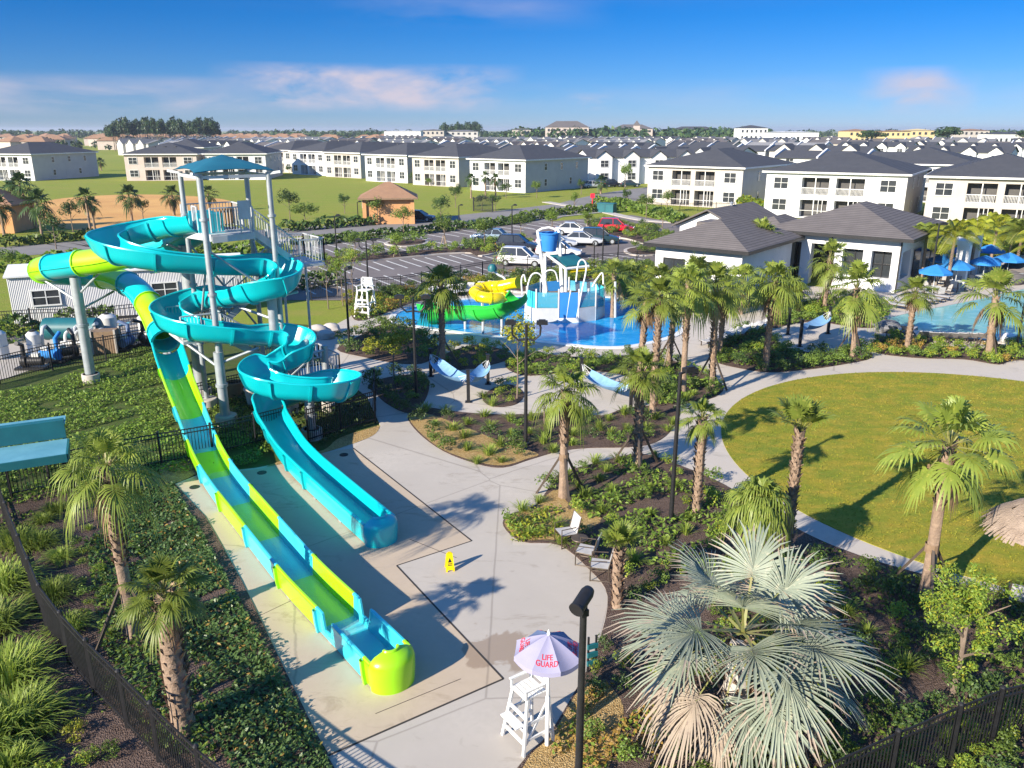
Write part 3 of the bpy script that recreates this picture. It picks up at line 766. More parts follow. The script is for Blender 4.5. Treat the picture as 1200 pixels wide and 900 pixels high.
# start tub and gate sign on the platform
mb = MB(); p = corners[0] + ax
for a in (0, 1):
    q = corners[0].lerp(corners[3], .3 + .45 * a) + ax * .55
    mb.box(q.x, q.y, PH, .9, .1, .8, math.atan2(ax.y, ax.x)); mb.box(q.x + bx.x * .5, q.y + bx.y * .5, PH, .9, .1, .8, math.atan2(ax.y, ax.x))
local(mb, OT).build('start_tub', M['sky_teal'], tower)
mb = MB(); q = corners[0].lerp(corners[1], .62) + bx * .25
mb.box(q.x, q.y, PH + .55, .5, .04, .75, math.atan2(ax.y, ax.x)); mb.box(q.x - ax.x * .2, q.y - ax.y * .2, PH, .05, .05, .6); mb.box(q.x + ax.x * .2, q.y + ax.y * .2, PH, .05, .05, .6)
local(mb, OT).build('rules_board', M['steel_l'], tower)
mb = MB(); q = corners[0].lerp(corners[1], .40) + bx * .5
for i in range(7): mb.bar(Vector((q.x, q.y, PH + .15)) + ax * (i * .11 - .3), Vector((q.x, q.y, PH + 1.0)) + ax * (i * .11 - .3), .045)
local(mb, OT).build('start_gate', M['black'], tower)
# stairs: three flights along +ax then back
def flight(a, b_, w=1.1, side=bx):
    a, b_ = Vector(a), Vector(b_); n = max(3, int(abs(a.z - b_.z) / .19)); mb = MB(); hs = side.normalized() * w / 2
    for i in range(n):
        p = a.lerp(b_, (i + .5) / n); mb.bar(p - hs, p + hs, .27, .04)
    for sg in (1, -1):
        mb.bar(a + hs * sg, b_ + hs * sg, .06, .26)
        u_ = Vector((0, 0, 1)); mb.bar(a + hs * sg + u_, b_ + hs * sg + u_, .05); m_ = int((b_ - a).length / .14)
        for i in range(m_ + 1):
            p = a.lerp(b_, i / m_) + hs * sg; mb.bar(p, p + u_, .05 if i % 9 == 0 else .018)
    local(mb, OT).build('stair_flight', M['steel_l'], tower)
def landing(c_, w, d, z, legs=True):
    mb = MB(); c_ = Vector(c_)
    q = [c_ - ax * w / 2 - bx * d / 2, c_ + ax * w / 2 - bx * d / 2, c_ + ax * w / 2 + bx * d / 2, c_ - ax * w / 2 + bx * d / 2]
    mb.prism([(p.x, p.y) for p in q], z - .12, z)
    Zz = Vector((0, 0, z)); railing(mb, q[0] + Zz, q[1] + Zz); railing(mb, q[1] + Zz, q[2] + Zz)
    railing(mb, q[2] + Zz, q[3] + Zz)
    for p in (q[2:] if legs else ()):
        mb.tube([(p.x, p.y, 0), (p.x, p.y, z)], .06, 8)
    local(mb, OT).build('stair_landing', M['steel_l'], tower)
top = corners[0] + ax * 2.05 + bx * 1.0
e1 = top + ax * 1.9; e1.z = 6.4; s1 = Vector((top.x, top.y, PH))
flight(s1, e1); L1c = e1 + ax * .6 + bx * .55; landing((L1c.x, L1c.y, 0), 1.1, 2.3, 6.4)
s2 = e1 + bx * 1.15; e2 = s2 - ax * 3.6; e2.z = 3.7
flight(s2, e2); L2c = e2 - ax * .8 - bx * .55; landing((L2c.x, L2c.y, 0), 1.6, 2.3, 3.7, False)
s3 = e2 - bx * 1.15; e3 = s3 + ax * 3.2; e3.z = 1.4
flight(s3, e3); L3c = e3 + ax * .7 - bx * .55; landing((L3c.x, L3c.y, 0), 1.5, 2.3, 1.4)
s4 = e3 - bx * 1.15; e4 = s4 - ax * 2.0; e4.z = .05
flight(s4, e4)
mb = MB()
for (x, y) in ((-14.1, 35.6), (-10.9, 36.4), (-13.6, 36.6)):
    mb.tube([(x, y, 0), (x, y, 7.8)], .09, 8)
local(mb, OT).build('stair_frame', M['steel'], tower)
# planters at foot of the stairs
for x, y, lb in ((-11.75, 35.0, 'tan round planter pot at the foot of the slide stairs'), (-12.9, 35.9, 'brown planter pot behind the tan pot under the slides')):
    pt = MB(); pt.lathe([(.28, 0), (.38, .75), (.42, .75), (.42, .85), (.34, .85), (.32, .7), (.001, .7)], (0, 0, 0), 16)
    o = pt.build('planter_pot', M['wall_c'] if x > -12 else M['wood'], None, 40, (x, y, 0)); tag(o, lb, 'planter', 'planters by the slide stairs')
# ================================================================== VEGETATION
class LB:
    """fast builder of quad soup"""
    def __init__(self): self.V = []; self.F = []; self.Mi = []
    def strip(self, pts, ws, side, mi=0, vee=0.0, up=None):
        """ribbon along pts with half widths ws; side = unit vector; vee>0 folds the blade"""
        b = len(self.V); n = len(pts)
        if vee:
            for p, w in zip(pts, ws): self.V += [p - side * w + up * (w * vee), p, p + side * w + up * (w * vee)]
            for i in range(n - 1):
                a = b + 3 * i
                self.F += [(a, a + 1, a + 4, a + 3), (a + 1, a + 2, a + 5, a + 4)]; self.Mi += [mi, mi]
        else:
            for p, w in zip(pts, ws): self.V += [p - side * w, p + side * w]
            for i in range(n - 1):
                a = b + 2 * i; self.F.append((a, a + 1, a + 3, a + 2)); self.Mi.append(mi)
    def mesh(self, name, mats, smooth=False): return mesh_np(name, [tuple(v) for v in self.V], self.F, mats, self.Mi, smooth)
def frond(lb, r, az, el, pet, L0, nleaf=26, span=115, w=.034, droop=.55, mi=0, mip=1, costa=.35, fused=0.0, wob=.12):
    """one costapalmate fan"""
    d = Vector((math.cos(az) * math.cos(el), math.sin(az) * math.cos(el), math.sin(el)))
    sd = Vector((-math.sin(az), math.cos(az), 0)); up = sd.cross(d) * -1
    if up.z < 0 and el < R(80): up = -up
    roll = r.uniform(-.35, .35); c, s = math.cos(roll), math.sin(roll)
    sd, up = sd * c + up * s, up * c - sd * s
    G_ = Vector((0, 0, -1))
    pp = []
    for i in range(4):
        t = i / 3 * pet; pp.append(d * t + G_ * (.10 * t * t))
    lb.strip(pp, [.035, .025, .02, .016], sd, mip)
    H = pp[-1]; d2 = (d + G_ * (.2 * pet)).normalized()
    for k in range(nleaf):
        a = R(-span + 2 * span * (k + .5) / nleaf) + r.uniform(-.03, .03); q = 1 - abs(a) / R(span)
        L_ = L0 * (.62 + .38 * q) * r.uniform(.9, 1.06); st = H + d2 * (costa * L0 * q) + G_ * (.35 * costa * L0 * q * q)
        ld = (d2 * math.cos(a) + sd * math.sin(a) + up * (.28 * abs(math.sin(a)) - .10)).normalized()
        ls = (sd * math.cos(a) - d2 * math.sin(a)).normalized(); lu = ld.cross(ls)
        if lu.dot(up) < 0: lu = -lu
        dr = droop * r.uniform(.7, 1.3); pts = []
        for t in (0, .35, .7, 1.0):
            x = t * L_; pts.append(st + ld * x * (1 - .18 * t * t * droop) + G_ * (dr * x * x * (.35 + .65 * t) / max(L0, .4)) + ls * r.uniform(-wob, wob) * t * .12)
        tip = fused and mip == 1 and r.random() < .45
        if fused:
            wf = 2 * R(span) / nleaf * .62 * L_ * .5; ws = [wf * .10, wf * fused * 1.15, wf * fused * .95, .004]
            lb.strip(pts, ws, ls, mi, .6, lu)
            if tip: lb.Mi[-2:] = [2, 2]
        else: lb.strip(pts, [w * .35, w, w * .8, .004], ls, mi, .35 if nleaf > 20 else 0, lu)
def sabal_crown(name, seed, n=25, L0=.80, pet=.72, nleaf=22, elmin=-38, elmax=82, dead=3, droop=.55, mats=None, w=.034):
    r = random.Random(seed); lb = LB()
    for i in range(n):
        t = (i + .5) / n; el = elmax - (elmax - elmin) * t ** 1.15
        az = i * 2.39996 + r.uniform(-.25, .25)
        frond(lb, r, az, R(el + r.uniform(-7, 7)), pet * r.uniform(.75, 1.1), L0 * r.uniform(.85, 1.1) * (.8 + .2 * min(1, t * 3)), nleaf, 112, w, droop * (.5 + .8 * t))
    for i in range(dead):
        frond(lb, r, r.uniform(0, 6.28), R(r.uniform(-72, -50)), pet * .75, L0 * .75, 14, 80, w, .9, 2, 2)
    return lb.mesh(name, mats or [M['frond'], M['petiole'], M['dead']])
CROWNS = [sabal_crown('sabal_crown', 11), sabal_crown('sabal_crown', 12, 21, .86, .66, 22, -45, 80, 3, .8), sabal_crown('sabal_crown', 13, 28, .74, .80, 20, -50, 85, 4, .6), sabal_crown('sabal_crown', 14, 19, .82, .74, 20, -30, 84, 5, .55), sabal_crown('sabal_crown', 15, 24, .9, .62, 20, -40, 76, 2, .9)]
CR_UP = sabal_crown('sabal_crown', 21, 13, .66, .6, 18, 34, 87, 0, .3)          # freshly trimmed, upright
CR_BIG = sabal_crown('sabal_crown', 31, 23, 1.0, .85, 28, -40, 82, 4, 1.0, None, .024)  # long drooping
CR_WEEP = sabal_crown('sabal_crown', 41, 34, .95, .45, 26, -25, 75, 1, 1.25, None, .03)
CR_YEL = sabal_crown('yellow_crown', 51, 26, .85, .7, 20, -30, 80, 2, .7, [M['frond_y'], M['petiole'], M['dead']])
FARC = sabal_crown('palm_crown', 61, 20, .95, .8, 11, -40, 80, 2, .6, [M['leaf_d'], M['petiole'], M['dead']], .07)
def trunk_mesh(name, seed, boots=1.0, low=0.0, r0=.2, r1=.17):
    """unit-height trunk (1 m tall x real radius); boots = share of height with criss-cross leaf bases"""
    r = random.Random(seed); mb = MB(); n = 14; ph = [r.uniform(0, 6.28) for _ in range(4)]
    prof = []; K = 22; rows = []
    for i in range(K + 1):
        t = i / K; rr = r0 + (r1 - r0) * t + .05 * math.exp(-t * 9)
        rows.append([((rr + .008 * math.sin(5 * a + ph[0] + t * 9)) * math.cos(a) + .03 * math.sin(t * 3 + ph[1]), (rr + .008 * math.sin(4 * a + ph[2])) * math.sin(a) + .03 * math.sin(t * 2.4 + ph[3]) - .03 * math.sin(ph[3]), t) for a in [2 * math.pi * j / n for j in range(n + 1)]])
    mb.grid(rows, 0)
    return mb, rows
def boots_mesh(name, seed, h, t0, r0=.2, r1=.17, dens=1.0):
    """leaf-base wedges at real scale on a trunk of height h between t0..1"""
    r = random.Random(seed); lb = LB(); n = int((h * (1 - t0)) / .075 * dens); k = 0
    for i in range(n):
        z = h * t0 + h * (1 - t0) * i / n
        for j in range(3):
            a = k * 2.39996 + r.uniform(-.12, .12); k += 1
            rr = r0 + (r1 - r0) * z / h - .015
            d = Vector((math.cos(a), math.sin(a), 0)); s = Vector((-math.sin(a), math.cos(a), 0)); up = Vector((0, 0, 1))
            p = d * rr + up * (z + r.uniform(-.02, .02)); l = r.uniform(.13, .22); w = r.uniform(.05, .085)
            lb.strip([p, p + up * l * .55 + d * .045, p + up * l + d * r.uniform(.075, .14)], [w, w * .8, w * .35], s, 0, -.5, d)
            lb.strip([p + d * .005, p + up * l + d * r.uniform(.07, .12) - s * .0], [w * .9, w * .3], s, 0)
    return lb.mesh(name, [M['boot']])
def make_palm(base, h, scale, crown, label, group, seed=0, boots=.0, braces=0, rt=.125, tilt=0.0, crown_z=1.0, name='palm_tree', rz=None, lowdetail=False):
    r = random.Random(seed * 7 + 3); p = Vector(base)
    o = thing(name, label, 'palm tree', (p.x, p.y, .03), r.uniform(0, 6.28) if rz is None else rz, group)
    if tilt: o.rotation_euler = (R(tilt) * math.cos(seed), R(tilt) * math.sin(seed), o.rotation_euler[2])
    mb, rows = trunk_mesh('t', seed, boots, 0, rt * 1.12, rt)
    mb.v = [(x, y, z * h - .05) for x, y, z in mb.v]
    tr = mb.build('trunk', M['trunk'], o, True)
    if boots < 1 and not lowdetail:
        link('leaf_bases', boots_mesh('leaf_bases', seed, h, boots, rt * 1.12, rt), tr)
    c = link('crown', crown, o, (0, 0, h - .05 * scale)); c.scale = (scale, scale, scale * crown_z); c.rotation_euler = (0, 0, r.uniform(0, 6.28))
    if braces:
        hb = min(1.5, h * .42)
        st = MB(); st.lathe([(rt * 1.35, hb - .12), (rt * 1.35, hb + .12)], (0, 0, 0), 12)
        st.build('brace_collar', M['wood'], o)
        for i in range(braces):
            a = i * 2 * math.pi / braces + .4; b_ = MB()
            b_.bar((math.cos(a) * rt, math.sin(a) * rt, hb), (math.cos(a) * (rt + .85), math.sin(a) * (rt + .85), -.02), .07)
            b_.build('brace', M['bronze'], o)
    return o
def palm_px(x, yb, yc, diam, crown, label, group, seed, cd=3.0, **kw):
    """base pixel, crown-centre row, crown width in photo pixels"""
    b = G(x, yb, .03); h = hgt(x, yb, yc); sc_ = diam / ppm((b.x, b.y, h)) / cd
    return make_palm(b, h - .12 * sc_, sc_, crown, label, group, seed, **kw)
PG = 'sabal palms around the park'
# ---- palms of the foreground and middle ground
palm_px(157, 750, 545, 150, CR_BIG, 'large drooping palm beside the black fence, in front of the teal shelter', PG, 1, boots=.45, braces=3, rt=.125, cd=4.0)
palm_px(216, 856, 688, 112, CROWNS[0], 'short palm with rough criss-cross trunk nearest the left edge of the slide slab', PG, 2, boots=.06, rt=.2)
palm_px(660, 583, 455, 88, CROWNS[1], 'braced palm at the tip of the island bed above the chairs', PG, 3, boots=.5, braces=3)
palm_px(746, 548, 432, 74, CROWNS[0], 'braced palm at the top of the island bed, second from the chairs', PG, 4, boots=.1, braces=3)
palm_px(815, 600, 487, 60, CROWNS[2], 'narrow-headed palm just right of the tall lamp post beside the lawn path', PG, 5, boots=.05)
palm_px(921, 648, 500, 62, CR_UP, 'palm with trimmed upright fronds standing at the lawn edge', PG, 6, boots=.0, cd=1.5, rt=.115)
palm_px(1082, 700, 515, 150, CROWNS[2], 'tall braced palm leaning over the round lawn at right', PG, 7, boots=.62, braces=3, rt=.13)
palm_px(880, 682, 582, 84, CR_WEEP, 'weeping palm with long hanging fronds behind the silver palm', PG, 8, boots=.0, cd=2.5)
palm_px(723, 712, 640, 52, CR_UP, 'small stubby palm beside the grey patio chairs', PG, 9, boots=.0, cd=1.6, rt=.11)
palm_px(519, 432, 332, 78, CROWNS[1], 'braced palm standing in front of the green kiddie slide', PG, 10, boots=.3, braces=3)
for i, (x, yb, yc, dm, lb_, br) in enumerate([
    (765, 490, 345, 66, 'palm at the right end of the hammock patio bed', 0), (750, 445, 352, 58, 'thin palm behind the hammock beside the splash pool', 0),
    (783, 430, 338, 62, 'braced palm on the splash pool deck corner', 3), (800, 462, 333, 74, 'thick palm in front of the pale path fork', 0),
    (834, 452, 330, 72, 'braced palm in the bed beside the curving path', 3), (843, 417, 342, 66, 'palm next to the stacked loungers by the path', 0),
    (896, 434, 328, 76, 'dark-trunked palm in the shaded bed along the path', 0), (999, 417, 335, 72, 'braced palm at the right of the small hammock patio', 3),
    (1063, 411, 340, 52, 'palm with clipped head in the hedge beside the swimming pool', 0), (1158, 417, 345, 84, 'palm with two braces at the pool edge hedge', 3),
    (966, 362, 300, 52, 'palm in front of the clubhouse porch column', 3), (889, 335, 274, 46, 'palm against the clubhouse roof corner', 0),
    (718, 372, 320, 52, 'leaning palm at the far rim of the splash pool', 0), (738, 352, 322, 56, 'palm left of the clubhouse bed by the splash pool', 0),
    (772, 358, 326, 58, 'palm at the front of the clubhouse bed', 0), (812, 366, 322, 62, 'palm in the clubhouse bed beside the loungers', 0),
    (868, 368, 325, 60, 'palm in the dense clump right of the loungers', 0), (921, 362, 338, 56, 'low palm in front of the clubhouse glass doors', 0)]):
    palm_px(x, yb, yc, dm * 1.06, CROWNS[(i * 3 + i // 5) % 5], lb_, PG, 20 + i, tilt=(i * 37 % 5) * .8, crown_z=.9 + .08 * (i % 4), boots=[.1, .35, .0, .5][i % 4], braces=br, rt=.12 if i != 9 else .16)
# tropical palms by the pool terrace
YG = 'yellow-green palms by the pool terrace'
def pinnate(name, seed, n=13, L0=2.0, mats=None, elmin=-5, drp=.9):
    r = random.Random(seed); lb = LB(); G_ = Vector((0, 0, -1))
    for i in range(n):
        az = i * 2.39996; el = R(78 - (78 - elmin) * (i + .5) / n); d = Vector((math.cos(az) * math.cos(el), math.sin(az) * math.cos(el), math.sin(el)))
        sd = Vector((-math.sin(az), math.cos(az), 0)); L_ = L0 * r.uniform(.8, 1.1); m_ = 9
        sp = [d * (L_ * t / m_) + G_ * (drp * .33 * (L_ * t / m_) ** 2) for t in range(m_ + 1)]
        lb.strip(sp, [.03] * m_ + [.01], sd, 1)
        for k in range(1, 26):
            t = k / 26 * m_; a = sp[int(t)].lerp(sp[min(int(t) + 1, m_)], t % 1); fd = (sp[min(int(t) + 1, m_)] - sp[int(t)]).normalized()
            ll = L_ * .34 * math.sin(math.pi * (.15 + .8 * k / 26)) + .08
            for sg in (1, -1):
                dd = (fd * .55 + sd * sg + Vector((0, 0, .25))).normalized()
                lb.strip([a, a + dd * ll * .55, a + dd * ll + G_ * ll * .45], [.015, .032, .006], fd, 0)
    return lb.mesh(name, mats)
PIN = pinnate('feather_crown', 71, mats=[M['frond_y'], M['petiole']])
PING = pinnate('feather_crown', 72, 14, 1.9, [M['frond'], M['petiole']])
for i, (x, yb, yc, dm, cr, lb_) in enumerate([
    (1078, 335, 274, 60, PING, 'green feather palm at the clubhouse corner'), (1108, 342, 272, 62, PIN, 'golden feather palm on a dark trunk beside the blue umbrellas'),
    (1135, 330, 268, 56, PIN, 'feather palm standing between two blue umbrellas'), (1160, 312, 262, 58, PIN, 'golden palm behind the farthest blue umbrella'),
    (1190, 320, 270, 62, PING, 'feather palm at the terrace edge near the right of the pool'), (1120, 308, 268, 52, PIN, 'orange-tinted feather palm against the cream house'),
    (1182, 300, 272, 66, PIN, 'bushy golden palm above the boulder planting'), (1045, 318, 285, 36, PING, 'small feather palm by the clubhouse wall lamp'), (1215, 330, 280, 70, PIN, 'golden palm past the terrace lamp post')]):
    palm_px(x, yb, yc, dm, cr, lb_, YG, 60 + i, cd=3.3, boots=1.0, lowdetail=True, rt=.11)
# silver palm
def silver_palm():
    r = random.Random(5); b = G(858, 868, .05); o = thing('silver_palm', 'big silver-grey fan palm in the foreground bed', 'palm tree', b, .2); o.scale = (1.07,) * 3
    mb, rows = trunk_mesh('t', 5, 0, 0, .27, .22); h = 2.4; mb.v = [(x, y, z * h - .05) for x, y, z in mb.v]
    tr = mb.build('trunk', M['kerb'], o, True)
    link('leaf_bases', boots_mesh('leaf_bases', 5, h, .1, .27, .22, .7), tr)
    spec = [(80, 10), (200, 30), (20, 35), (120, 42), (300, 45), (250, 22), (160, 18), (340, 12), (60, 55), (230, 60), (100, 8), (40, 2), (145, -8), (190, -2), (285, -6), (330, -14), (10, -18), (355, 55), (310, 20)]
    for i, (a, e) in enumerate(spec):
        lb = LB(); frond(lb, r, R(a + r.uniform(-8, 8)), R(e + r.uniform(-4, 4)), r.uniform(.95, 1.25), r.uniform(1.15, 1.4), 40, 118, .05, .24, 0, 1, .2, .58, .16)
        link('frond', lb.mesh('frond', [M['silver'], M['petiole'], M['silver_dry']]), o, (0, 0, h))
    for i, (a, e, dr) in enumerate([(205, -28, .5), (255, -38, .6), (300, -44, .7), (225, -50, .8), (180, -30, .6), (345, -40, .5), (275, -20, .4), (150, -40, .6)]):
        lb = LB(); frond(lb, r, R(a), R(e), r.uniform(1.0, 1.3), r.uniform(1.05, 1.25), 36, 110, .05, dr, 0 if i in (1, 5, 6) else 2, 1, .2, .6, .2)
        f = link('dry_frond', lb.mesh('dry_frond', [M['silver'], M['petiole'], M['silver_dry']]), o, (0, 0, h - .1)); f['label'] = 'drooping frond drying to brown'
silver_palm()
# ---- leafy crowns
def leaf_blob(name, seed, n, R3, size, mats, clumps=14, hollow=.5, top=.0, ratio=2.0, crr=(.22, .45), out=(.35, .85)):
    """leaf-sized quads gathered in clumps inside an ellipsoid"""
    rg = np.random.default_rng(seed); R3 = np.array(R3)
    d = rg.normal(size=(clumps, 3)); d /= np.linalg.norm(d, axis=1)[:, None]; d[:, 2] = np.abs(d[:, 2]) * (1 - top) + d[:, 2] * top
    cs = d * (rg.uniform(*out, clumps)[:, None]); cr = rg.uniform(*crr, clumps)
    k = rg.integers(0, clumps, n); u = rg.normal(size=(n, 3)); u /= np.linalg.norm(u, axis=1)[:, None]
    P = cs[k] + u * (cr[k] * rg.uniform(hollow, 1.0, n) ** .6)[:, None]
    P = P * R3
    nn = u + rg.normal(scale=.6, size=(n, 3)); nn[:, 2] += .5; nn /= np.linalg.norm(nn, axis=1)[:, None]
    t = np.cross(nn, rg.normal(size=(n, 3))); t /= np.linalg.norm(t, axis=1)[:, None]; b_ = np.cross(nn, t)
    s = size * rg.uniform(.6, 1.3, n)[:, None]
    V = np.stack([P - t * s * .5, P - b_ * s * .5 / ratio, P + t * s * .5, P + b_ * s * .5 / ratio], 1).reshape(-1, 3)
    F = np.arange(n * 4).reshape(-1, 4); mi = (rg.random(n) < .18).astype(int) if len(mats) > 1 else None
    return mesh_np(name, V, F, mats, mi)
TC = [leaf_blob('tree_crown', 101, 1500, (1, 1, 1.05), .13, [M['leaf'], M['leaf_b']], 18), leaf_blob('tree_crown', 102, 1300, (.95, .95, 1.15), .14, [M['leaf_d'], M['leaf']], 15), leaf_blob('tree_crown', 103, 1500, (1, 1, .95), .13, [M['leaf_b'], M['leaf']], 16)]
TCY = leaf_blob('tree_crown', 104, 900, (.9, .9, 1.1), .13, [M['leaf_y'], M['leaf_b']], 13)
TCN = leaf_blob('tree_crown', 105, 7000, (1, 1, 1.12), .07, [M['leaf_b'], M['leaf_y']], 60, .2, 1.0, 2.4, (.10, .26), (.15, 1.05))   # near tree
TCS = leaf_blob('tree_crown', 106, 420, (.9, .9, 1.1), .11, [M['leaf_b'], M['leaf_y']], 10)   # sparse sapling
def make_tree(base, h, cr, crown, label, group=None, trunk_share=.35, name='broadleaf_tree', seed=0, tr=.07, sz=1.0, stake=False, cat='tree'):
    o = thing(name, label, cat, (base.x, base.y, base.z), (seed * 1.7) % 6.28, group); r = random.Random(seed)
    ch = h * (1 - trunk_share); mb = MB()
    top = h - ch * .45
    mb.tube([(0, 0, -.05), (.03, 0, h * .3), (0, .03, top)], [tr, tr * .75, tr * .35], 7)
    for i in range(5):
        a = i * 2.4 + r.uniform(-.3, .3); z = h * (trunk_share + .12 * i * (1 - trunk_share)); mb.tube([(0, 0, z), (math.cos(a) * cr * .35, math.sin(a) * cr * .35, z + ch * .18), (math.cos(a) * cr * .7, math.sin(a) * cr * .7, z + ch * .3)], [tr * .45, tr * .3, tr * .12], 5)
    mb.build('trunk', M['bark'], o, True)
    c = link('crown', crown, o, (0, 0, h - ch / 2)); c.scale = (cr, cr, ch / 2 * sz)
    if stake:
        for a in (.5, 2.6, 4.7):
            s = MB(); s.bar((math.cos(a) * .45, math.sin(a) * .45, -.05), (math.cos(a) * .12, math.sin(a) * .12, h * .34), .06); s.build('stake', M['paleWood'], o)
    return o
def tree_px(x, yb, yt, wpx, crown, label, group=None, **kw):
    b = G(x, yb, 0); h = hgt(x, yb, yt); return make_tree(b, h, wpx / 2 / ppm((b.x, b.y, h * .6)), crown, label, group, seed=int(x * 7 + yb), **kw)
TG = 'young street trees around the car park'
for x, yb, yt, w_, k, lb_, st in [
    (66, 292, 250, 28, 1, 'dark young tree by the road behind the tube slide', 0), (86, 272, 234, 26, 1, 'dark bushy tree left of the orange soil', 0), (168, 258, 232, 24, 1, 'dark tree in front of the orange soil slope', 0),
    (340, 258, 222, 30, 1, 'round dark tree right of the slide tower roof', 0), (358, 268, 236, 34, 0, 'bushy tree beside the tower stairs', 0), (404, 250, 227, 20, 1, 'dark tree left of the terracotta pump house', 0),
    (443, 263, 229, 28, 0, 'small tree directly in front of the terracotta pump house', 0), (473, 276, 240, 26, 0, 'slim tree at the right corner of the pump house', 0), (534, 243, 216, 22, 1, 'round tree on the lawn before the second cream house', 0),
    (517, 262, 229, 26, 1, 'dark tree beside the parked black car', 0), (521, 290, 248, 30, 0, 'tree with pale stakes on the parking island', 1), (568, 293, 254, 36, 0, 'spreading tree on the end of the parking island', 0),
    (565, 247, 227, 18, 1, 'small round tree beside the black gate', 0), (580, 248, 228, 22, 1, 'dense round tree right of the black gate', 0), (593, 232, 214, 20, 1, 'dark tree left of the street trees on the far lawn', 0),
    (415, 203, 195, 10, 1, 'tiny conical tree on the lawn before the third house', 0), (467, 212, 197, 13, 1, 'conical tree at the corner of a white house', 0), (485, 216, 200, 12, 1, 'conical tree before the cream house front', 0), (502, 218, 208, 10, 0, 'low shrubby tree at the cream house porch', 0), (339, 203, 194, 10, 1, 'tiny tree between two far houses', 0),
    (629, 232, 211, 18, 0, 'tree on the verge before the white house with shade-toned side', 0), (681, 228, 210, 14, 1, 'tree at the far corner of the white house with shade-toned side', 0), (673, 249, 225, 13, 2, 'slim columnar tree by the road junction', 0), (734, 245, 221, 16, 1, 'tree left of the big cream house', 0),
    (781, 248, 222, 18, 0, 'tree in front of the big cream house porch', 0), (757, 256, 226, 26, 0, 'loose spreading tree beside the green bin', 0), (732, 222, 190, 22, 0, 'tall tree before the white townhouses', 0), (610, 277, 250, 28, 0, 'tree over the dark car on the parking island', 0),
    (647, 275, 247, 26, 2, 'tree left of the white hatchback', 0), (688, 268, 248, 22, 2, 'low tree between the white and red cars', 0), (417, 304, 270, 24, 0, 'sparse tree at the left of the parking island', 0), (465, 302, 272, 20, 2, 'sapling on the parking island beside the lamp', 1), (776, 268, 244, 22, 2, 'bushy tree near the clubhouse back roof', 0)]:
    tree_px(x, yb, yt, w_, TC[k], lb_, TG, stake=bool(st), trunk_share=.3 if w_ > 12 else .15)
for x, yb, yt, w_, k, lb_ in [(385, 362, 300, 24, TCS, 'thin bare-branched sapling right of the slide loops'), (402, 358, 296, 26, TCS, 'wispy yellowish sapling behind the tall lamp'), (415, 362, 288, 28, TCS, 'wispy sapling beside the far lifeguard chair'), (396, 345, 302, 24, TC[2], 'young bright tree on the pool fence line'),
    (462, 452, 380, 66, TCY, 'olive loose tree in the bed beside the slide walk'), (606, 468, 366, 66, TCY, 'yellow-leaved tree behind the double lamp'), (590, 345, 290, 34, TCS, 'thin tree behind the yellow coil slide'), (1020, 385, 350, 34, TCS, 'grey-branched small tree by the swimming pool hedge'), (638, 500, 462, 18, TCS, 'slim sapling in the shrub bed behind the braced palm'), (15, 330, 290, 34, TC[0], 'dull green tree at the left edge by the road')]:
    tree_px(x, yb, yt, w_, k, lb_, 'slender trees near the pools', trunk_share=.4, tr=.045)
b = G(1116, 815, .05); make_tree(b, hgt(1116, 815, 670), 1.12, TCN, 'bushy yellow-green tree in the lower right bed by the fence', None, .32, 'broadleaf_tree', 3, .075)
FP = 'dark palms by the road on the left'
for i, (x, yb, yc, dm) in enumerate([(5, 276, 240, 34), (32, 268, 215, 36), (51, 284, 236, 40), (107, 277, 230, 28), (112, 274, 238, 22), (155, 260, 228, 32), (204, 252, 227, 28), (246, 248, 226, 24), (20, 262, 222, 30), (552, 232, 209, 16), (569, 230, 206, 15), (581, 230, 209, 16), (704, 227, 212, 18), (180, 200, 187, 14), (119, 200, 189, 12), (1022, 300, 268, 20)]):
    palm_px(x, yb, yc, dm, FARC, ['slender dark palm at the far left edge', 'tall palm with a drooping head at the left edge', 'tall slim palm left of the orange soil', 'palm at the left rim of the orange soil', 'small leaning palm sharing a spot with a taller one', 'palm before the middle of the orange soil', 'palm at the right of the orange soil', 'palm half hidden behind the slide tower', 'bushy palm behind the arched brown building', 'first of three small palms before the white house', 'middle of three small palms before the white house', 'third of three small palms before the white house', 'small palm by the street corner', 'palm in front of the pink-beige house', 'tiny palm between the two left houses', 'slim palm behind the clubhouse'][i], FP, 90 + i, cd=3.0, boots=1.0, lowdetail=True, rt=.13)
# ---- shrubs
def grass_clump(name, seed, n=90, L0=.8, mats=None, w=.012, spread=.18, arch=.9):
    r = random.Random(seed); lb = LB(); G_ = Vector((0, 0, -1))
    for i in range(n):
        az = r.uniform(0, 6.28); el = R(r.uniform(35, 88)); L_ = L0 * r.uniform(.6, 1.15)
        d = Vector((math.cos(az) * math.cos(el), math.sin(az) * math.cos(el), math.sin(el))); s = Vector((-math.sin(az), math.cos(az), 0))
        b_ = Vector((math.cos(az), math.sin(az), 0)) * r.uniform(0, spread)
        lb.strip([b_ + d * L_ * t + G_ * (arch * .5 * (L_ * t) ** 2 / L0) for t in (0, .35, .7, 1)], [w, w, w * .8, .002], s, 0)
    return lb.mesh(name, mats or [M['grassblade']])
GCL = [grass_clump('grass_tuft', 1), grass_clump('grass_tuft', 2, 110, .7)]
GBIG = [grass_clump('grass_tuft', 3, 420, 1.25, None, .012, .45, 1.1), grass_clump('grass_tuft', 4, 380, 1.15, None, .012, .4, 1.2)]
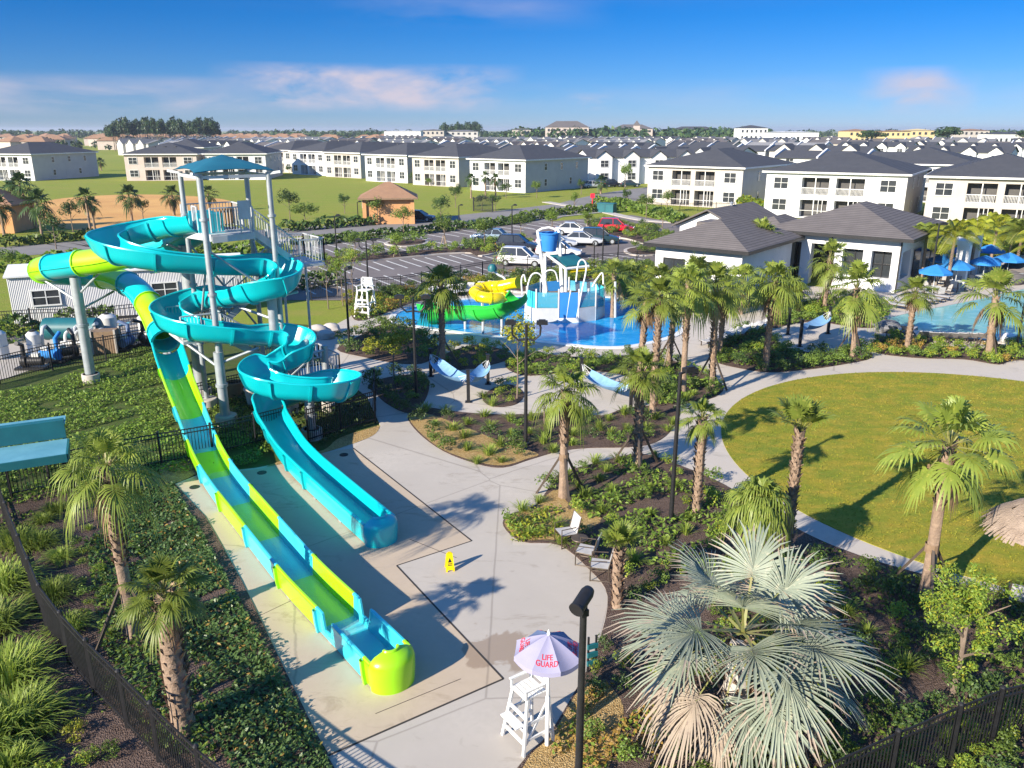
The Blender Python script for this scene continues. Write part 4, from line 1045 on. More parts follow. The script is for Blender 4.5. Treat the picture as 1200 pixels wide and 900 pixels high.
SHB = [leaf_blob('shrub', 201, 420, (1, 1, .8), .17, [M['leaf'], M['leaf_b']], 12), leaf_blob('shrub', 202, 420, (1, 1, .85), .16, [M['leaf_b'], M['leaf_y']], 12), leaf_blob('shrub', 203, 400, (1, 1, .8), .18, [M['leaf_d'], M['leaf']], 12), leaf_blob('shrub', 204, 420, (1, 1, .7), .17, [M['leaf_y'], M['leaf_b']], 12), leaf_blob('shrub', 205, 420, (1, 1, .7), .15, [M['leaf_o'], M['leaf_y']], 12)]
def plant(me, p, s, sz, label, group, name, cat, rz=0):
    o = bpy.data.objects.new(name, me); COL.objects.link(o); o.location = p; o.scale = (s, s, sz); o.rotation_euler = (0, 0, rz)
    return tag(o, label, cat, group)
def scatter(poly, n, r, mind, seed, keep=None):
    xs = [p[0] for p in poly]; ys = [p[1] for p in poly]; out = []; rg = random.Random(seed); tries = 0
    while len(out) < n and tries < n * 40:
        tries += 1; x, y = rg.uniform(min(xs), max(xs)), rg.uniform(min(ys), max(ys))
        if not inpoly(poly, np.array([x]), np.array([y]))[0]: continue
        q = proj((x, y, .3))
        if not (-60 < q[0] < 1260 and q[1] < 960): continue
        if keep and not keep(x, y, q): continue
        if any((x - a) ** 2 + (y - b_) ** 2 < mind * mind for a, b_ in out): continue
        out.append((x, y))
    return out
FAR = {}
def far_add(me, x, y, z, s_, rz):
    n = len(me.vertices); co = np.empty(n * 3, np.float32); me.vertices.foreach_get('co', co); co = co.reshape(-1, 3) * s_
    c, sn = math.cos(rz), math.sin(rz); V = np.stack([co[:, 0] * c - co[:, 1] * sn + x, co[:, 0] * sn + co[:, 1] * c + y, co[:, 2] + z], 1)
    nf = len(me.polygons); mi = np.empty(nf, np.int32); me.polygons.foreach_get('material_index', mi)
    mm = [m.name for m in me.materials]; return V, np.array([mm[i] for i in mi])
def far_fill(poly, n, mind, seed, kinds, label, s, z):
    rg = random.Random(seed + 99); Vs, Ms = [], []
    for x, y in scatter(poly, n, 0, mind, seed):
        q = rg.choices(kinds, [q[1] for q in kinds])[0]; s_ = rg.uniform(*s) * q[5]
        V, mm = far_add(rg.choice(q[0]), x, y, z + (s_ * .45 if q[3] != 'grass_clump' else 0), s_, rg.uniform(0, 6.28)); Vs.append((V, mm))
    names = sorted({k for _, mm in Vs for k in set(mm)}); V = np.concatenate([v for v, _ in Vs]); mi = np.array([names.index(k) for _, mm in Vs for k in mm])
    o = link('shrubbery', mesh_np('shrubbery', V, np.arange(len(V)).reshape(-1, 4), [bpy.data.materials[k] for k in names], mi)); return tag(o, label, 'shrubbery', None, 'stuff')
def fill(poly, n, mind, seed, kinds, group, where, keep=None, s=(.3, .5), z=.06, far=False):
    if far:
        kinds = [q for q in kinds if q[3] != 'grass_clump']
        return far_fill(poly, n, mind, seed, kinds, 'low mixed shrubs ' + where, s, z)
    """kinds: list of (mesh list, weight, look, name, cat, s-scale)"""
    rg = random.Random(seed + 99)
    for x, y in scatter(poly, n, 0, mind, seed, keep):
        mesh_l, _, look, nm, cat, k = rg.choices(kinds, [q[1] for q in kinds])[0]
        s_ = rg.uniform(*s) * k; plant(rg.choice(mesh_l), (x, y, z + (s_ * .45 if nm != 'grass_clump' else 0)), s_, s_ * rg.uniform(.85, 1.15), look + ' ' + where, look + ' ' + where if group is None else group, nm, cat, rg.uniform(0, 6.28))
gk = lambda w_: (GCL, w_, 'arching green grass clump', 'grass_clump', 'ornamental grass', 1.9)
sk = lambda i, w_, look, k=1.0: ([SHB[i]], w_, look, 'shrub', 'shrub', k)
fill(BP['B'], 55, .75, 1, [gk(5), sk(0, 3, 'green leafy shrub'), sk(2, 2, 'dark green shrub')], None, 'in the curved bed below the hammock patio', s=(.36, .56))
nearfree = lambda x, y, q: q[1] < 720 or (q[1] < 900 and q[0] > 905)
fill(BP['A'], 62, .8, 2, [gk(4), sk(1, 3, 'yellow-green upright shrub'), sk(0, 3, 'green leafy shrub')], None, 'in the island bed above the chairs', keep=lambda x, y, q: q[1] < 660 and q[0] < 905, s=(.32, .5))
fill(BP['A'], 80, .62, 3, [sk(2, 5, 'dark green shrub', 1.1), sk(0, 4, 'green leafy shrub'), sk(1, 2, 'bright green shrub'), gk(1)], None, 'in the shaded bed below the lawn path', keep=lambda x, y, q: q[0] > 880 and q[1] > 655, s=(.3, .5))
fill(BP['A'], 40, .6, 4, [sk(1, 4, 'bright green shrub'), sk(0, 4, 'green leafy shrub'), sk(2, 2, 'dark green shrub')], None, 'in the bed around the silver palm', keep=lambda x, y, q: 690 < q[0] < 905 and q[1] > 660, s=(.28, .42))
fill(BP['C'], 26, .9, 5, [sk(0, 3, 'green leafy shrub'), sk(3, 2, 'olive yellow shrub'), sk(2, 2, 'dark green shrub')], None, 'in the bed beside the slide walk', s=(.5, .8))
fill(BP['D'], 16, .8, 6, [sk(2, 3, 'dark green shrub'), sk(0, 1, 'green leafy shrub')], None, 'in the small bed by the slide fence', s=(.4, .6))
fill(BP['E'], 45, .8, 7, [sk(0, 3, 'green leafy shrub'), sk(1, 2, 'bright green shrub'), gk(2), sk(2, 1, 'dark green shrub')], None, 'between the hammock patio and splash pool', s=(.4, .62))
fill(BP['F'], 18, .9, 8, [sk(0, 3, 'green leafy shrub'), sk(3, 2, 'olive yellow shrub')], None, 'at the splash pool corner', s=(.4, .6))
fill(BP['H'], 60, .8, 9, [sk(0, 3, 'green leafy shrub'), sk(2, 2, 'dark green shrub'), sk(1, 1, 'bright green shrub')], None, 'in the dark bed along the path', s=(.42, .6), far=True)
fill(BP['I'], 90, .8, 10, [sk(1, 3, 'bright green shrub'), sk(0, 3, 'green leafy shrub'), sk(4, 1, 'orange tinted shrub')], None, 'in the low hedge below the swimming pool', s=(.4, .58), far=True)
fill(BP['J'], 46, 1.1, 11, [sk(0, 3, 'green leafy shrub'), sk(1, 2, 'bright green shrub'), gk(1)], None, 'before the clubhouse porch', s=(.5, .75), far=True)
fill(BP['K'], 8, .7, 12, [gk(2), sk(1, 2, 'bright green shrub')], None, 'in the round hammock patio planter', s=(.35, .5))
fill(BP['L'], 70, 1.0, 13, [sk(0, 3, 'green leafy shrub'), sk(3, 2, 'olive yellow shrub'), sk(2, 2, 'dark green shrub'), sk(4, 1, 'orange tinted shrub')], None, 'along the splash pool fence', s=(.5, .8), far=True)
fill(BP['N'], 90, 1.0, 14, [sk(1, 4, 'bright green shrub', 1.2), gk(2), sk(0, 2, 'green leafy shrub'), sk(3, 2, 'yellow shrub')], None, 'in the clubhouse palm bed', s=(.6, 1.0), far=True)
for Q, nq, wh in ((ISL1, 60, 'on the long parking island'), (ISL3, 55, 'on the island beside the red car'), (ISL5, 40, 'on the kerb strip by the pool fence'), (ISL2, 7, 'on the small parking island'), (ISL4, 10, 'on the short island by the clubhouse')):
    fill(Q, nq, 1.2, 15 + nq, [sk(0, 3, 'green leafy shrub'), sk(1, 2, 'bright green shrub'), sk(2, 1, 'dark green shrub')], None, wh, s=(.6, .95), z=.15, far=True)
# hedges : each one continuous planted hedge
def hedge(pts, w_, h, label, mats, seed, dens=60, size=.16):
    rg = np.random.default_rng(seed); P = [G(*p) for p in pts]; V = []
    segs = [(P[i], P[i + 1], (P[i + 1] - P[i]).length) for i in range(len(P) - 1)]; tot = sum(s[2] for s in segs); n = int(tot * dens)
    A = np.zeros((n, 3)); k = 0
    for a, b_, l in segs:
        m_ = int(n * l / tot); t = rg.random(m_)[:, None]; A[k:k + m_] = np.array(a) * (1 - t) + np.array(b_) * t; k += m_
    A = A[:k]; n = k; ang = rg.uniform(0, math.pi, n); rr = rg.uniform(.6, 1, n) ** .5
    wob = .8 + .3 * np.sin(A[:, 0] * 1.7 + A[:, 1] * 1.1) * np.sin(A[:, 0] * .6)
    d = np.array((P[-1] - P[0]).normalized()); nn = np.array([-d[1], d[0], 0])
    C = A + nn * (np.cos(ang) * rr * w_ / 2)[:, None]; C[:, 2] = np.sin(ang) * rr * h * wob + .05
    u = rg.normal(size=(n, 3)); u[:, 2] += .8; u /= np.linalg.norm(u, axis=1)[:, None]
    t = np.cross(u, rg.normal(size=(n, 3))); t /= np.linalg.norm(t, axis=1)[:, None]; b2 = np.cross(u, t); s = size * rg.uniform(.7, 1.4, n)[:, None]
    V = np.stack([C - t * s, C - b2 * s * .55, C + t * s, C + b2 * s * .55], 1).reshape(-1, 3)
    o = link('hedge', mesh_np('hedge', V, np.arange(n * 4).reshape(-1, 4), mats, (rg.random(n) < .25).astype(int)))
    return tag(o, label, 'hedge', 'clipped hedges of the park')
hedge([(345, 289), (400, 283), (480, 275), (600, 262)], 2.4, 1.1, 'long hedge between the pump house road and upper parking aisle', [M['leaf_d'], M['leaf']], 1, 50, .26)
hedge([(600, 262), (640, 254), (690, 249), (715, 246)], 2.4, 1.3, 'hedge continuing behind the white parked cars', [M['leaf'], M['leaf_b']], 2, 55, .26)
hedge([(700, 240), (760, 250), (800, 262)], 3, 1.6, 'mixed hedge below the big cream house', [M['leaf'], M['leaf_b']], 3, 60, .3)
hedge([(-40, 404), (20, 398), (80, 388), (135, 380)], 2.2, 1.5, 'overgrown hedge in front of the grey trailer', [M['leaf_d'], M['leaf_b']], 4, 130, .17)
hedge([(330, 272), (400, 266), (440, 263)], 2, 1.4, 'shrub hedge left of the pump house door', [M['leaf_d'], M['leaf']], 5, 50, .28)
hedge([(870, 246), (885, 250), (900, 252)], 3, 2.6, 'tall yellowish hedge beside the cream house corner', [M['leaf_b'], M['leaf_y']], 6, 100, .3)
hedge([(0, 290), (60, 284), (110, 280)], 2, 1.2, 'low hedge along the far road at left', [M['leaf'], M['leaf_d']], 7, 45, .28)
hedge([(120, 316), (200, 300), (330, 296)], 2.5, 1.4, 'hedge behind the slide tower along the road', [M['leaf'], M['leaf_b']], 8, 50, .28)
hedge([(1030, 320), (1100, 300), (1180, 296), (1260, 300)], 4, 2.2, 'tropical hedge behind the pool terrace', [M['leaf_b'], M['leaf_y']], 9, 120, .3)
hedge([(300, 344), (345, 338), (400, 332)], 2.5, 1.5, 'dark hedge under the slide tower stairs', [M['leaf_d'], M['leaf']], 10, 90, .2)
hedge([(-60, 322), (0, 318), (60, 310), (120, 305)], 3, 1.3, 'bright hedge left of the tube slide', [M['leaf_b'], M['leaf']], 11, 60, .25)
# big ornamental grasses outside the left fence + low plants
for i, (x, y, s) in enumerate([(8, 800, 1.3), (-12, 740, 1.4), (18, 850, 1.15), (0, 690, 1.3), (20, 640, .9), (-25, 880, 1.4), (62, 700, .8), (80, 738, .75), (45, 640, .75), (70, 655, .6), (-40, 640, 1.1), (10, 905, .9), (64, 600, .55), (50, 612, .55)]):
    p = G(x, y, .05); plant(GBIG[i % 2], p, s, s, ['tall fountain grass outside the left fence', 'fountain grass clump between the fence and the drooping palm'][1 if x > 40 else 0], ['fountain grasses outside the fence', 'fountain grasses by the drooping palm'][1 if x > 40 else 0], 'grass_clump', 'ornamental grass', i)
for i, (x, y, k, s, lb_) in enumerate([(62, 830, 3, .30, 'yellow croton shrub outside the left fence'), (88, 858, 3, .33, 'larger yellow croton shrub outside the left fence'), (52, 858, 1, .28, 'bright green low shrub beside the yellow croton'), (100, 890, 1, .36, 'green shrub at the lower edge outside the fence'), (20, 885, 1, .36, 'low green shrub in the bottom left corner'), (60, 905, 1, .4, 'leafy shrub below the yellow croton'), (130, 880, 0, .3, 'small shrub at the outer foot of the left fence')]):
    plant(SHB[k], G(x, y, .15), s, s, lb_, 'low shrubs outside the left fence', 'shrub', 'shrub', i)
fill(gpoly([(60, 640), (110, 620), (150, 760), (190, 880), (150, 850), (90, 760)], 1, False), 26, .5, 31, [sk(0, 3, 'small green shrub'), sk(1, 2, 'bright small shrub'), gk(1)], None, 'between the left fence and palms', s=(.18, .32))
fill(gpoly([(940, 905), (1040, 870), (1120, 840), (1210, 805), (1230, 960), (1000, 960)], 1, False), 40, .5, 32, [sk(1, 3, 'bright low shrub'), sk(0, 3, 'green low shrub'), gk(2)], None, 'beside the lower right fence', s=(.22, .38))
# ---- ground cover that nobody could count
def cover(name, polys, dens, hmax, size, mats, label, seed, thr=-.2, share=.15, holes=()):
    rg = np.random.default_rng(seed); Cs = []
    for poly in polys:
        xs = np.array([p[0] for p in poly]); ys = np.array([p[1] for p in poly]); area = (xs.max() - xs.min()) * (ys.max() - ys.min()); n = int(area * dens)
        X = rg.uniform(xs.min(), xs.max(), n); Y = rg.uniform(ys.min(), ys.max(), n)
        k = inpoly(poly, X, Y); zc = Y * _c + CH * _s; px = 600 + FPX * X / zc; py = 450 - FPX * (Y * _s - CH * _c) / zc
        k &= (px > -420) & (px < 1500) & (py < 1000)
        f = np.sin(X * 1.9 + 1.3 * np.sin(Y * 1.1)) + np.sin(Y * 2.3 + 1.7 * np.sin(X * .9)) + .8 * np.sin(X * 4.1 - Y * 3.3)
        k &= f > thr * 2.2
        Cs.append(np.stack([X[k], Y[k], .06 + hmax * rg.random(k.sum()) ** .8 * np.clip(.55 + .25 * f[k], .25, 1)], 1))
    C = np.concatenate(Cs); n = len(C)
    u = rg.normal(size=(n, 3)) * .6; u[:, 2] += 1; u /= np.linalg.norm(u, axis=1)[:, None]
    t = np.cross(u, rg.normal(size=(n, 3))); t /= np.linalg.norm(t, axis=1)[:, None]; b2 = np.cross(u, t); s = size * rg.uniform(.6, 1.4, n)[:, None]
    V = np.stack([C - t * s, C - b2 * s * .5, C + t * s, C + b2 * s * .5], 1).reshape(-1, 3)
    o = link(name, mesh_np(name, V, np.arange(n * 4).reshape(-1, 4), mats, (rg.random(n) < share).astype(int)))
    print(name, n); return tag(o, label, 'ground cover', None, 'stuff')
# dense jasmine carpet left of the slab
J1 = gpoly([(125, 592), (160, 575), (204, 570), (383, 890), (396, 930), (300, 940), (255, 880), (232, 790), (195, 700), (155, 640)], 2, False)
cover('lawn_grass', [LAWN], 110, .025, .03, [M['lawn']], 'short mown grass of the round lawn', 12, -2, 0)
cover('ground_cover', [J1], 520, .26, .06, [M['cover'], M['leaf_o']], 'dark jasmine carpet left of the slide slab', 1, -1.0, .06)
J2 = gpoly([(100, 640), (150, 610), (235, 780), (255, 900), (180, 880), (120, 760)], 2, False)
cover('ground_cover', [J2], 260, .3, .065, [M['cover'], M['leaf_b']], 'patchy low green cover under the left palms', 2, -.6, .35)
WB = gpoly([(-140, 480), (0, 462), (60, 450), (110, 432), (185, 402), (230, 440), (300, 470), (330, 520), (300, 545), (180, 560), (40, 590), (-140, 620)], 2, False)
cover('ground_cover', [WB], 170, .22, .065, [M['leaf_b'], M['leaf']], 'rough weedy green cover on the bank', 3, -.5, .45)
cover('ground_cover', [gpoly([(250, 470), (380, 420), (440, 490), (400, 515), (330, 535), (290, 520)], 2, False)], 60, .3, .1, [M['leaf_d'], M['leaf']], 'dark weeds under the slide loops', 4, -.4, .4)
cover('ground_cover', [BP['I'], BP['H']], 70, .35, .1, [M['leaf_b'], M['leaf']], 'low leafy cover along the lawn path', 5, -.3, .4)
cover('ground_cover', [gpoly([(600, 640), (592, 618), (620, 598), (660, 600), (668, 625), (640, 634)], 2, False)], 320, .3, .06, [M['leaf_b'], M['leaf_y']], 'leafy green patch at the corner by the chairs', 6, -.2, .4)
cover('ground_cover', [gpoly([(640, 905), (655, 862), (690, 812), (735, 800), (780, 850), (760, 960), (640, 960)], 2, False)], 260, .25, .055, [M['leaf_o'], M['leaf_b']], 'orange and green low cover under the lamp post', 7, -.2, .35)
cover('ground_cover', [BP['E'], BP['J'], BP['L']], 80, .28, .1, [M['leaf'], M['leaf_b']], 'scattered low leaves in the patio beds', 8, -.3, .5)
cover('ground_cover', [gpoly([(660, 560), (740, 540), (900, 610), (880, 690), (720, 660), (680, 620)], 2, False)], 110, .28, .08, [M['leaf'], M['leaf_b']], 'thin low cover in the island bed', 9, -.25, .5)
cover('ground_cover', [gpoly([(880, 690), (960, 640), (1100, 690), (1230, 720), (1230, 960), (900, 960), (760, 800)], 2, False)], 60, .3, .075, [M['leaf'], M['leaf_b']], 'low leafy cover in the foreground bed', 10, -.5, .5)
cover('ground_cover', [gpoly([(-150, 560), (40, 600), (60, 740), (190, 900), (0, 1000), (-300, 900)], 2, False)], 70, .2, .06, [M['leaf'], M['leaf_b']], 'sparse low leaves outside the left fence', 11, .15, .4)
# ================================================================== FENCES, LAMPS, FURNITURE, CARS
def fence(pts, h, label, sp=.11, pk=.02, post=2.4, group=None, z=.03, px=True, rails=(.12, .88, 1.0)):
    P = [G(*p) if px else Vector(p) for p in pts]
    o = thing('metal_fence', label, 'fence', (P[0].x, P[0].y, z), 0, group); O = P[0]; mb = MB(); posts = []
    for a, b in zip(P[:-1], P[1:]):
        a, b = a - O, b - O; L_ = (b - a).length; n = max(1, round(L_ / post)); k = max(2, int(L_ / sp))
        for i in range(n + 1): posts.append(a.lerp(b, i / n))
        for i in range(1, k):
            p = a.lerp(b, i / k); mb.bar((p.x, p.y, .05), (p.x, p.y, h), pk)
        for r_ in rails: mb.bar((a.x, a.y, h * r_), (b.x, b.y, h * r_), .03, .04)
    mb.build('picket_panel', M['black'], o)
    seen = []
    for p in posts:
        if any((p - s).length < .05 for s in seen): continue
        seen.append(p); q = MB(); q.box(p.x, p.y, -.05, .07, .07, h + .12); q.lathe([(.06, h + .07), (.045, h + .1), (0, h + .13)], (p.x, p.y, 0), 8); q.build('post', M['black'], o)
    return o
fence([(-10, 560), (16, 640), (32, 682), (57, 745), (82, 780), (112, 815), (150, 855), (187, 895), (240, 950), (330, 1030)], 1.35, 'long black picket fence running down the left edge in front of the palms', .095, .018, 2.0)
fence([(14, 584), (60, 574), (120, 560), (190, 546), (250, 535), (300, 522), (335, 512)], 1.25, 'black picket fence behind the drooping palm, passing under the lime slide', .11)
fence([(362, 520), (400, 507), (440, 496), (440, 470)], 1.4, 'black picket enclosure beneath the lowest turquoise loop', .10, .025, 1.6)
fence([(-60, 468), (0, 450), (62, 434), (125, 424), (190, 411)], 1.35, 'black fence in front of the pump yard', .12)
fence([(-40, 402), (40, 396), (113, 394), (172, 387), (200, 383)], 1.7, 'black fence between pump yard and grey trailer', .13)
fence([(365, 352), (470, 345), (540, 331), (590, 322), (700, 316), (768, 311)], 1.35, 'black picket fence between car park and splash pool', .13)
fence([(930, 985), (1040, 930), (1112, 897), (1160, 876), (1205, 864), (1300, 835)], 1.35, 'black picket fence in the lower right corner', .095, .018, 2.0)
fence([(700, 238), (755, 243), (775, 248), (860, 247)], 1.2, 'thin black railing in front of the big cream house', .3, .02, 3)
fence([(232, 478), (262, 470), (300, 462), (330, 452)], 1.1, 'grey-black railing around the foot of the slide stairs', .12)
# teal shelter at the left fence
sh = thing('shelter', 'small teal shelter with stepped flat roof at the head of the left fence', 'shelter', G(42, 600, .03), R(26))
r_ = MB(); r_.box(0, 0, 2.02, 2.4, 1.5, .10); r_.build('lower_roof', M['paleblue'], sh)
r_ = MB(); r_.box(0, .9, 2.15, 2.35, .28, .62); r_.build('upper_panel', M['teal_metal'], sh)
r_ = MB(); r_.box(0, 1.15, 2.62, 2.42, .75, .07); r_.build('upper_roof', M['paleblue'], sh)
r_ = MB(); r_.box(0, -.79, 1.86, 2.44, .06, .26); r_.box(-1.23, -.02, 1.86, .06, 1.5, .26); r_.box(1.23, -.02, 1.86, .06, 1.5, .26); r_.build('fascia', M['teal_metal'], sh)
for x in (-1.1, 1.1):
    for y in (-.6, 1.2):
        p_ = MB(); p_.box(x, y, 0, .1, .1, 2.02); p_.build('post', M['black'], sh)
# lamps
LG = 'black lamp posts'
def lamp(b, h, kind, label, group=LG, rz=0.0):
    o = thing('lamp_post', label, 'lamp post', (b.x, b.y, .03), rz, group); p = MB(); r0 = .075
    p.lathe([(.15, 0), (.15, .12), (r0, .16), (r0 * .75, h)], (0, 0, 0), 10, cap=True); p.build('pole', M['black'], o, 40)
    def head(x, y, z, ang):
        q = MB(); q.box(x, y, z, .42, .26, .13, ang); q.box(x, y, z + .13, .26, .16, .05, ang); q.build('lamp_head', M['black'], o)
        g_ = MB(); g_.box(x, y, z - .008, .32, .18, .01, ang); g_.build('lamp_lens', M['white'], o)
    if kind == 'single': q = MB(); q.bar((0, 0, h - .02), (.3, 0, h + .05), .06); q.build('arm', M['black'], o); head(.35, 0, h, 0)
    if kind == 'double':
        for s in (-1, 1):
            a = MB(); a.tube([(0, 0, h - .55), (s * .3, 0, h - .6), (s * .52, 0, h - .4), (s * .55, 0, h - .1), (s * .5, 0, h + .05)], .04, 8); a.build('arm', M['black'], o, True); head(s * .6, 0, h + .02, 0)
    if kind == 'flood':
        q = MB(); q.tube([(-.24, -.14, h + .10), (.10, .06, h + .20)], [.115, .115], 16); q.tube([(-.245, -.143, h + .098), (-.22, -.13, h + .105)], .128, 16); q.tube([(.10, .06, h + .2), (.17, .10, h + .22)], [.115, .09], 16); q.build('flood_light', M['black'], o, 40)
        q = MB(); q.bar((0, 0, h - .02), (0, 0, h + .08), .09); q.box(0, 0, h - .15, .13, .13, .12); q.build('bracket', M['black'], o)
    return o
def lamp_px(x, yb, yt, kind, label, rz=0.0): return lamp(G(x, yb, .03), hgt(x, yb, yt) - .1, kind, label, LG, rz)
lamp_px(676, 975, 706, 'flood', 'near black post carrying a cylindrical floodlight beside the lifeguard umbrella', .5)
lamp_px(786, 612, 434, 'single', 'tall black lamp post in the island bed near the lawn path', .4)
lamp_px(616, 522, 378, 'double', 'double-headed curved lamp post in front of the splash pool')
lamp_px(488, 466, 348, 'double', 'double-headed lamp post left of the braced palm by the pool')
lamp_px(410, 412, 315, 'single', 'lamp post beside the thin saplings right of the slide loops', 1.2)
for x, yb, yt, k, lb in [(432, 343, 281, 'double', 'double-headed lamp behind the far lifeguard chair'), (395, 302, 252, 'single', 'lamp post at the left end of the parking island'), (600, 282, 240, 'single', 'lamp post between the dark car and blue car'), (706, 308, 262, 'single', 'lamp post in front of the red car'), (538, 262, 240, 'single', 'thin lamp post beside the black car at the pump house'), (1191, 408, 318, 'single', 'lamp post standing at the right end of the swimming pool'), (1088, 346, 262, 'single', 'dark slender lamp post between the terrace umbrellas'), (989, 372, 345, 'single', 'low lamp post before the clubhouse'), (782, 332, 285, 'single', 'lamp post at the white corner of the clubhouse wing'), (420, 262, 236, 'single', 'thin lamp post on the far road left of the pump house')]:
    lamp_px(x, yb, yt, k, lb)
for x, yb, yt, lb in [(696, 308, 284, 'left thin post at the car park edge'), (724, 304, 279, 'right thin post at the car park edge'), (662, 314, 286, 'thin post left of the white van space')]:
    b = G(x, yb, .03); o = thing('bollard_post', lb, 'post', b, 0, 'thin dark posts at the car park edge'); p = MB(); p.lathe([(.06, 0), (.06, hgt(x, yb, yt))], (0, 0, 0), 8, cap=True); p.lathe([(.1, 0), (.1, .05), (.06, .06)], (0, 0, 0), 8); p.build('pole', M['black'], o)
# hammocks
HGp = 'black hammock posts'
def hpost(x, yb, yt, lb):
    b = G(x, yb, .03); h = hgt(x, yb, yt); o = thing('hammock_post', lb, 'post', b, 0, HGp); p = MB(); p.box(0, 0, 0, .15, .15, h); p.build('pole', M['black'], o); q = MB(); q.box(0, 0, h, .19, .19, .04); q.build('cap', M['black'], o); q = MB(); q.box(0, 0, 0, .3, .3, .03); q.build('base_plate', M['black'], o); return Vector((b.x, b.y, h))
a = hpost(505, 441, 409, 'hammock post beside the small corner bed'); b = hpost(549, 471, 434, 'hammock post standing alone on the pale patio'); c = hpost(572, 450, 416, 'hammock post by the hanging seat'); d_ = hpost(681, 455, 420, 'hammock post behind the braced palm head'); e = hpost(739, 480, 446, 'hammock post against the island palm trunk')
f_ = hpost(923, 392, 362, 'left hammock post on the small patio by the path'); g1 = hpost(937, 406, 375, 'front hammock post on the small patio by the path'); h_ = hpost(970, 391, 360, 'right hammock post on the small patio by the path')
def hammock(a, b, lb, w=1.0, sag=.22, m='hammock'):
    o = thing('hammock', lb, 'hammock', ((a.x + b.x) / 2, (a.y + b.y) / 2, .03), 0, 'blue hammocks'); C_ = Vector(o.location)
    a2 = a.lerp(b, .12); b2 = a.lerp(b, .88); zt = min(a.z, b.z) - .35; d = (b - a).normalized(); n = Vector((-d.y, d.x, 0)).normalized(); rows = []
    for i in range(13):
        t = i / 12; p = a2.lerp(b2, t); z = zt - .25 - sag * math.sin(math.pi * t) ** .8; ww = w / 2 * (.5 + .5 * math.sin(math.pi * t) ** .5)
        rows.append([Vector((p.x, p.y, z)) + n * (ww * s) + Vector((0, 0, .28 * s * s)) - C_ for s in (-1, -.6, -.2, .2, .6, 1)])
    mb = MB(); mb.grid(rows); mb.build('cloth', M[m], o, True)
    r2 = MB()
    for end, post in ((rows[0], a), (rows[-1], b)):
        for p in end[::1]: r2.tube([p, Vector((post.x, post.y, post.z - .2)) - C_], .012, 4)
    r2.build('cords', M['white'], o)
hammock(a, b, 'blue hammock slung on the left of the pale patio'); hammock(d_, e, 'blue hammock slung behind the island palms'); hammock(g1, h_, 'blue hammock on the small patio by the curving path'); hammock(c, b, 'narrow blue hammock on the right side of the pale patio', .8, .2)
# patio chairs
def patio_chair(p, rz, lb, group):
    o = thing('patio_chair', lb, 'chair', p, rz, group); fr = MB()
    for s in (-.27, .27):
        fr.tube([(s, -.28, 0), (s, -.28, .62), (s, .18, .64)], .018, 6); fr.tube([(s, .26, 0), (s, .22, .42), (s, .34, .92)], .018, 6); fr.tube([(s, -.28, .42), (s, .24, .40)], .016, 6); fr.tube([(s, -.28, .02), (s, .26, .02)], .014, 6)
    fr.tube([(-.27, -.28, .42), (.27, -.28, .42)], .016, 6); fr.build('frame', M['bronze'], o, True)
    s = MB(); s.add([(-.25, -.28, .44), (.25, -.28, .44), (.25, .22, .41), (-.25, .22, .41), (-.25, -.28, .425), (.25, -.28, .425), (.25, .22, .395), (-.25, .22, .395)], [(0, 1, 2, 3), (7, 6, 5, 4), (0, 4, 5, 1), (1, 5, 6, 2), (2, 6, 7, 3), (3, 7, 4, 0)]); s.build('seat', M['sling'], o)
    s = MB(); s.add([(-.25, .22, .42), (.25, .22, .42), (.25, .34, .92), (-.25, .34, .92), (-.25, .24, .42), (.25, .24, .42), (.25, .36, .92), (-.25, .36, .92)], [(0, 1, 2, 3), (7, 6, 5, 4), (0, 4, 5, 1), (1, 5, 6, 2), (2, 6, 7, 3), (3, 7, 4, 0)]); s.build('backrest', M['sling'], o); return o
CGp = 'grey patio chairs by the planted corner'
patio_chair(G(664, 637, .038), R(-70), 'grey patio chair nearest the straw mulch corner', CGp)
patio_chair(G(688, 659, .038), R(-110), 'grey patio chair between the small table and stubby palm', CGp)
patio_chair(G(704, 676, .038), R(-100), 'grey patio chair half hidden by the stubby palm', CGp)
t = thing('side_table', 'small round bronze table between the patio chairs', 'table', G(679, 647, .038), 0); mb = MB(); mb.lathe([(.001, .44), (.25, .44), (.26, .46), (.25, .48), (.001, .48)], (0, 0, 0), 18); mb.build('table_top', M['bronze'], t, 40)
for k in range(3):
    a_ = k * 2.1; q = MB(); q.tube([(math.cos(a_) * .18, math.sin(a_) * .18, .44), (math.cos(a_) * .22, math.sin(a_) * .22, 0)], .016, 6); q.build('leg', M['bronze'], t)
# letters: every glyph is a small flat mesh from Blender's own font
def text_mesh(txt, size):
    cu = bpy.data.curves.new('lettering', 'FONT'); cu.body = txt; cu.size = size; cu.align_x = 'CENTER'; cu.align_y = 'CENTER'; cu.extrude = .002; cu.resolution_u = 3; cu.space_line = .85
    to = bpy.data.objects.new('lettering', cu); COL.objects.link(to); bpy.context.view_layer.update()
    me = bpy.data.meshes.new_from_object(to.evaluated_get(bpy.context.evaluated_depsgraph_get())); bpy.data.objects.remove(to); bpy.data.curves.remove(cu); me.materials.clear(); return me
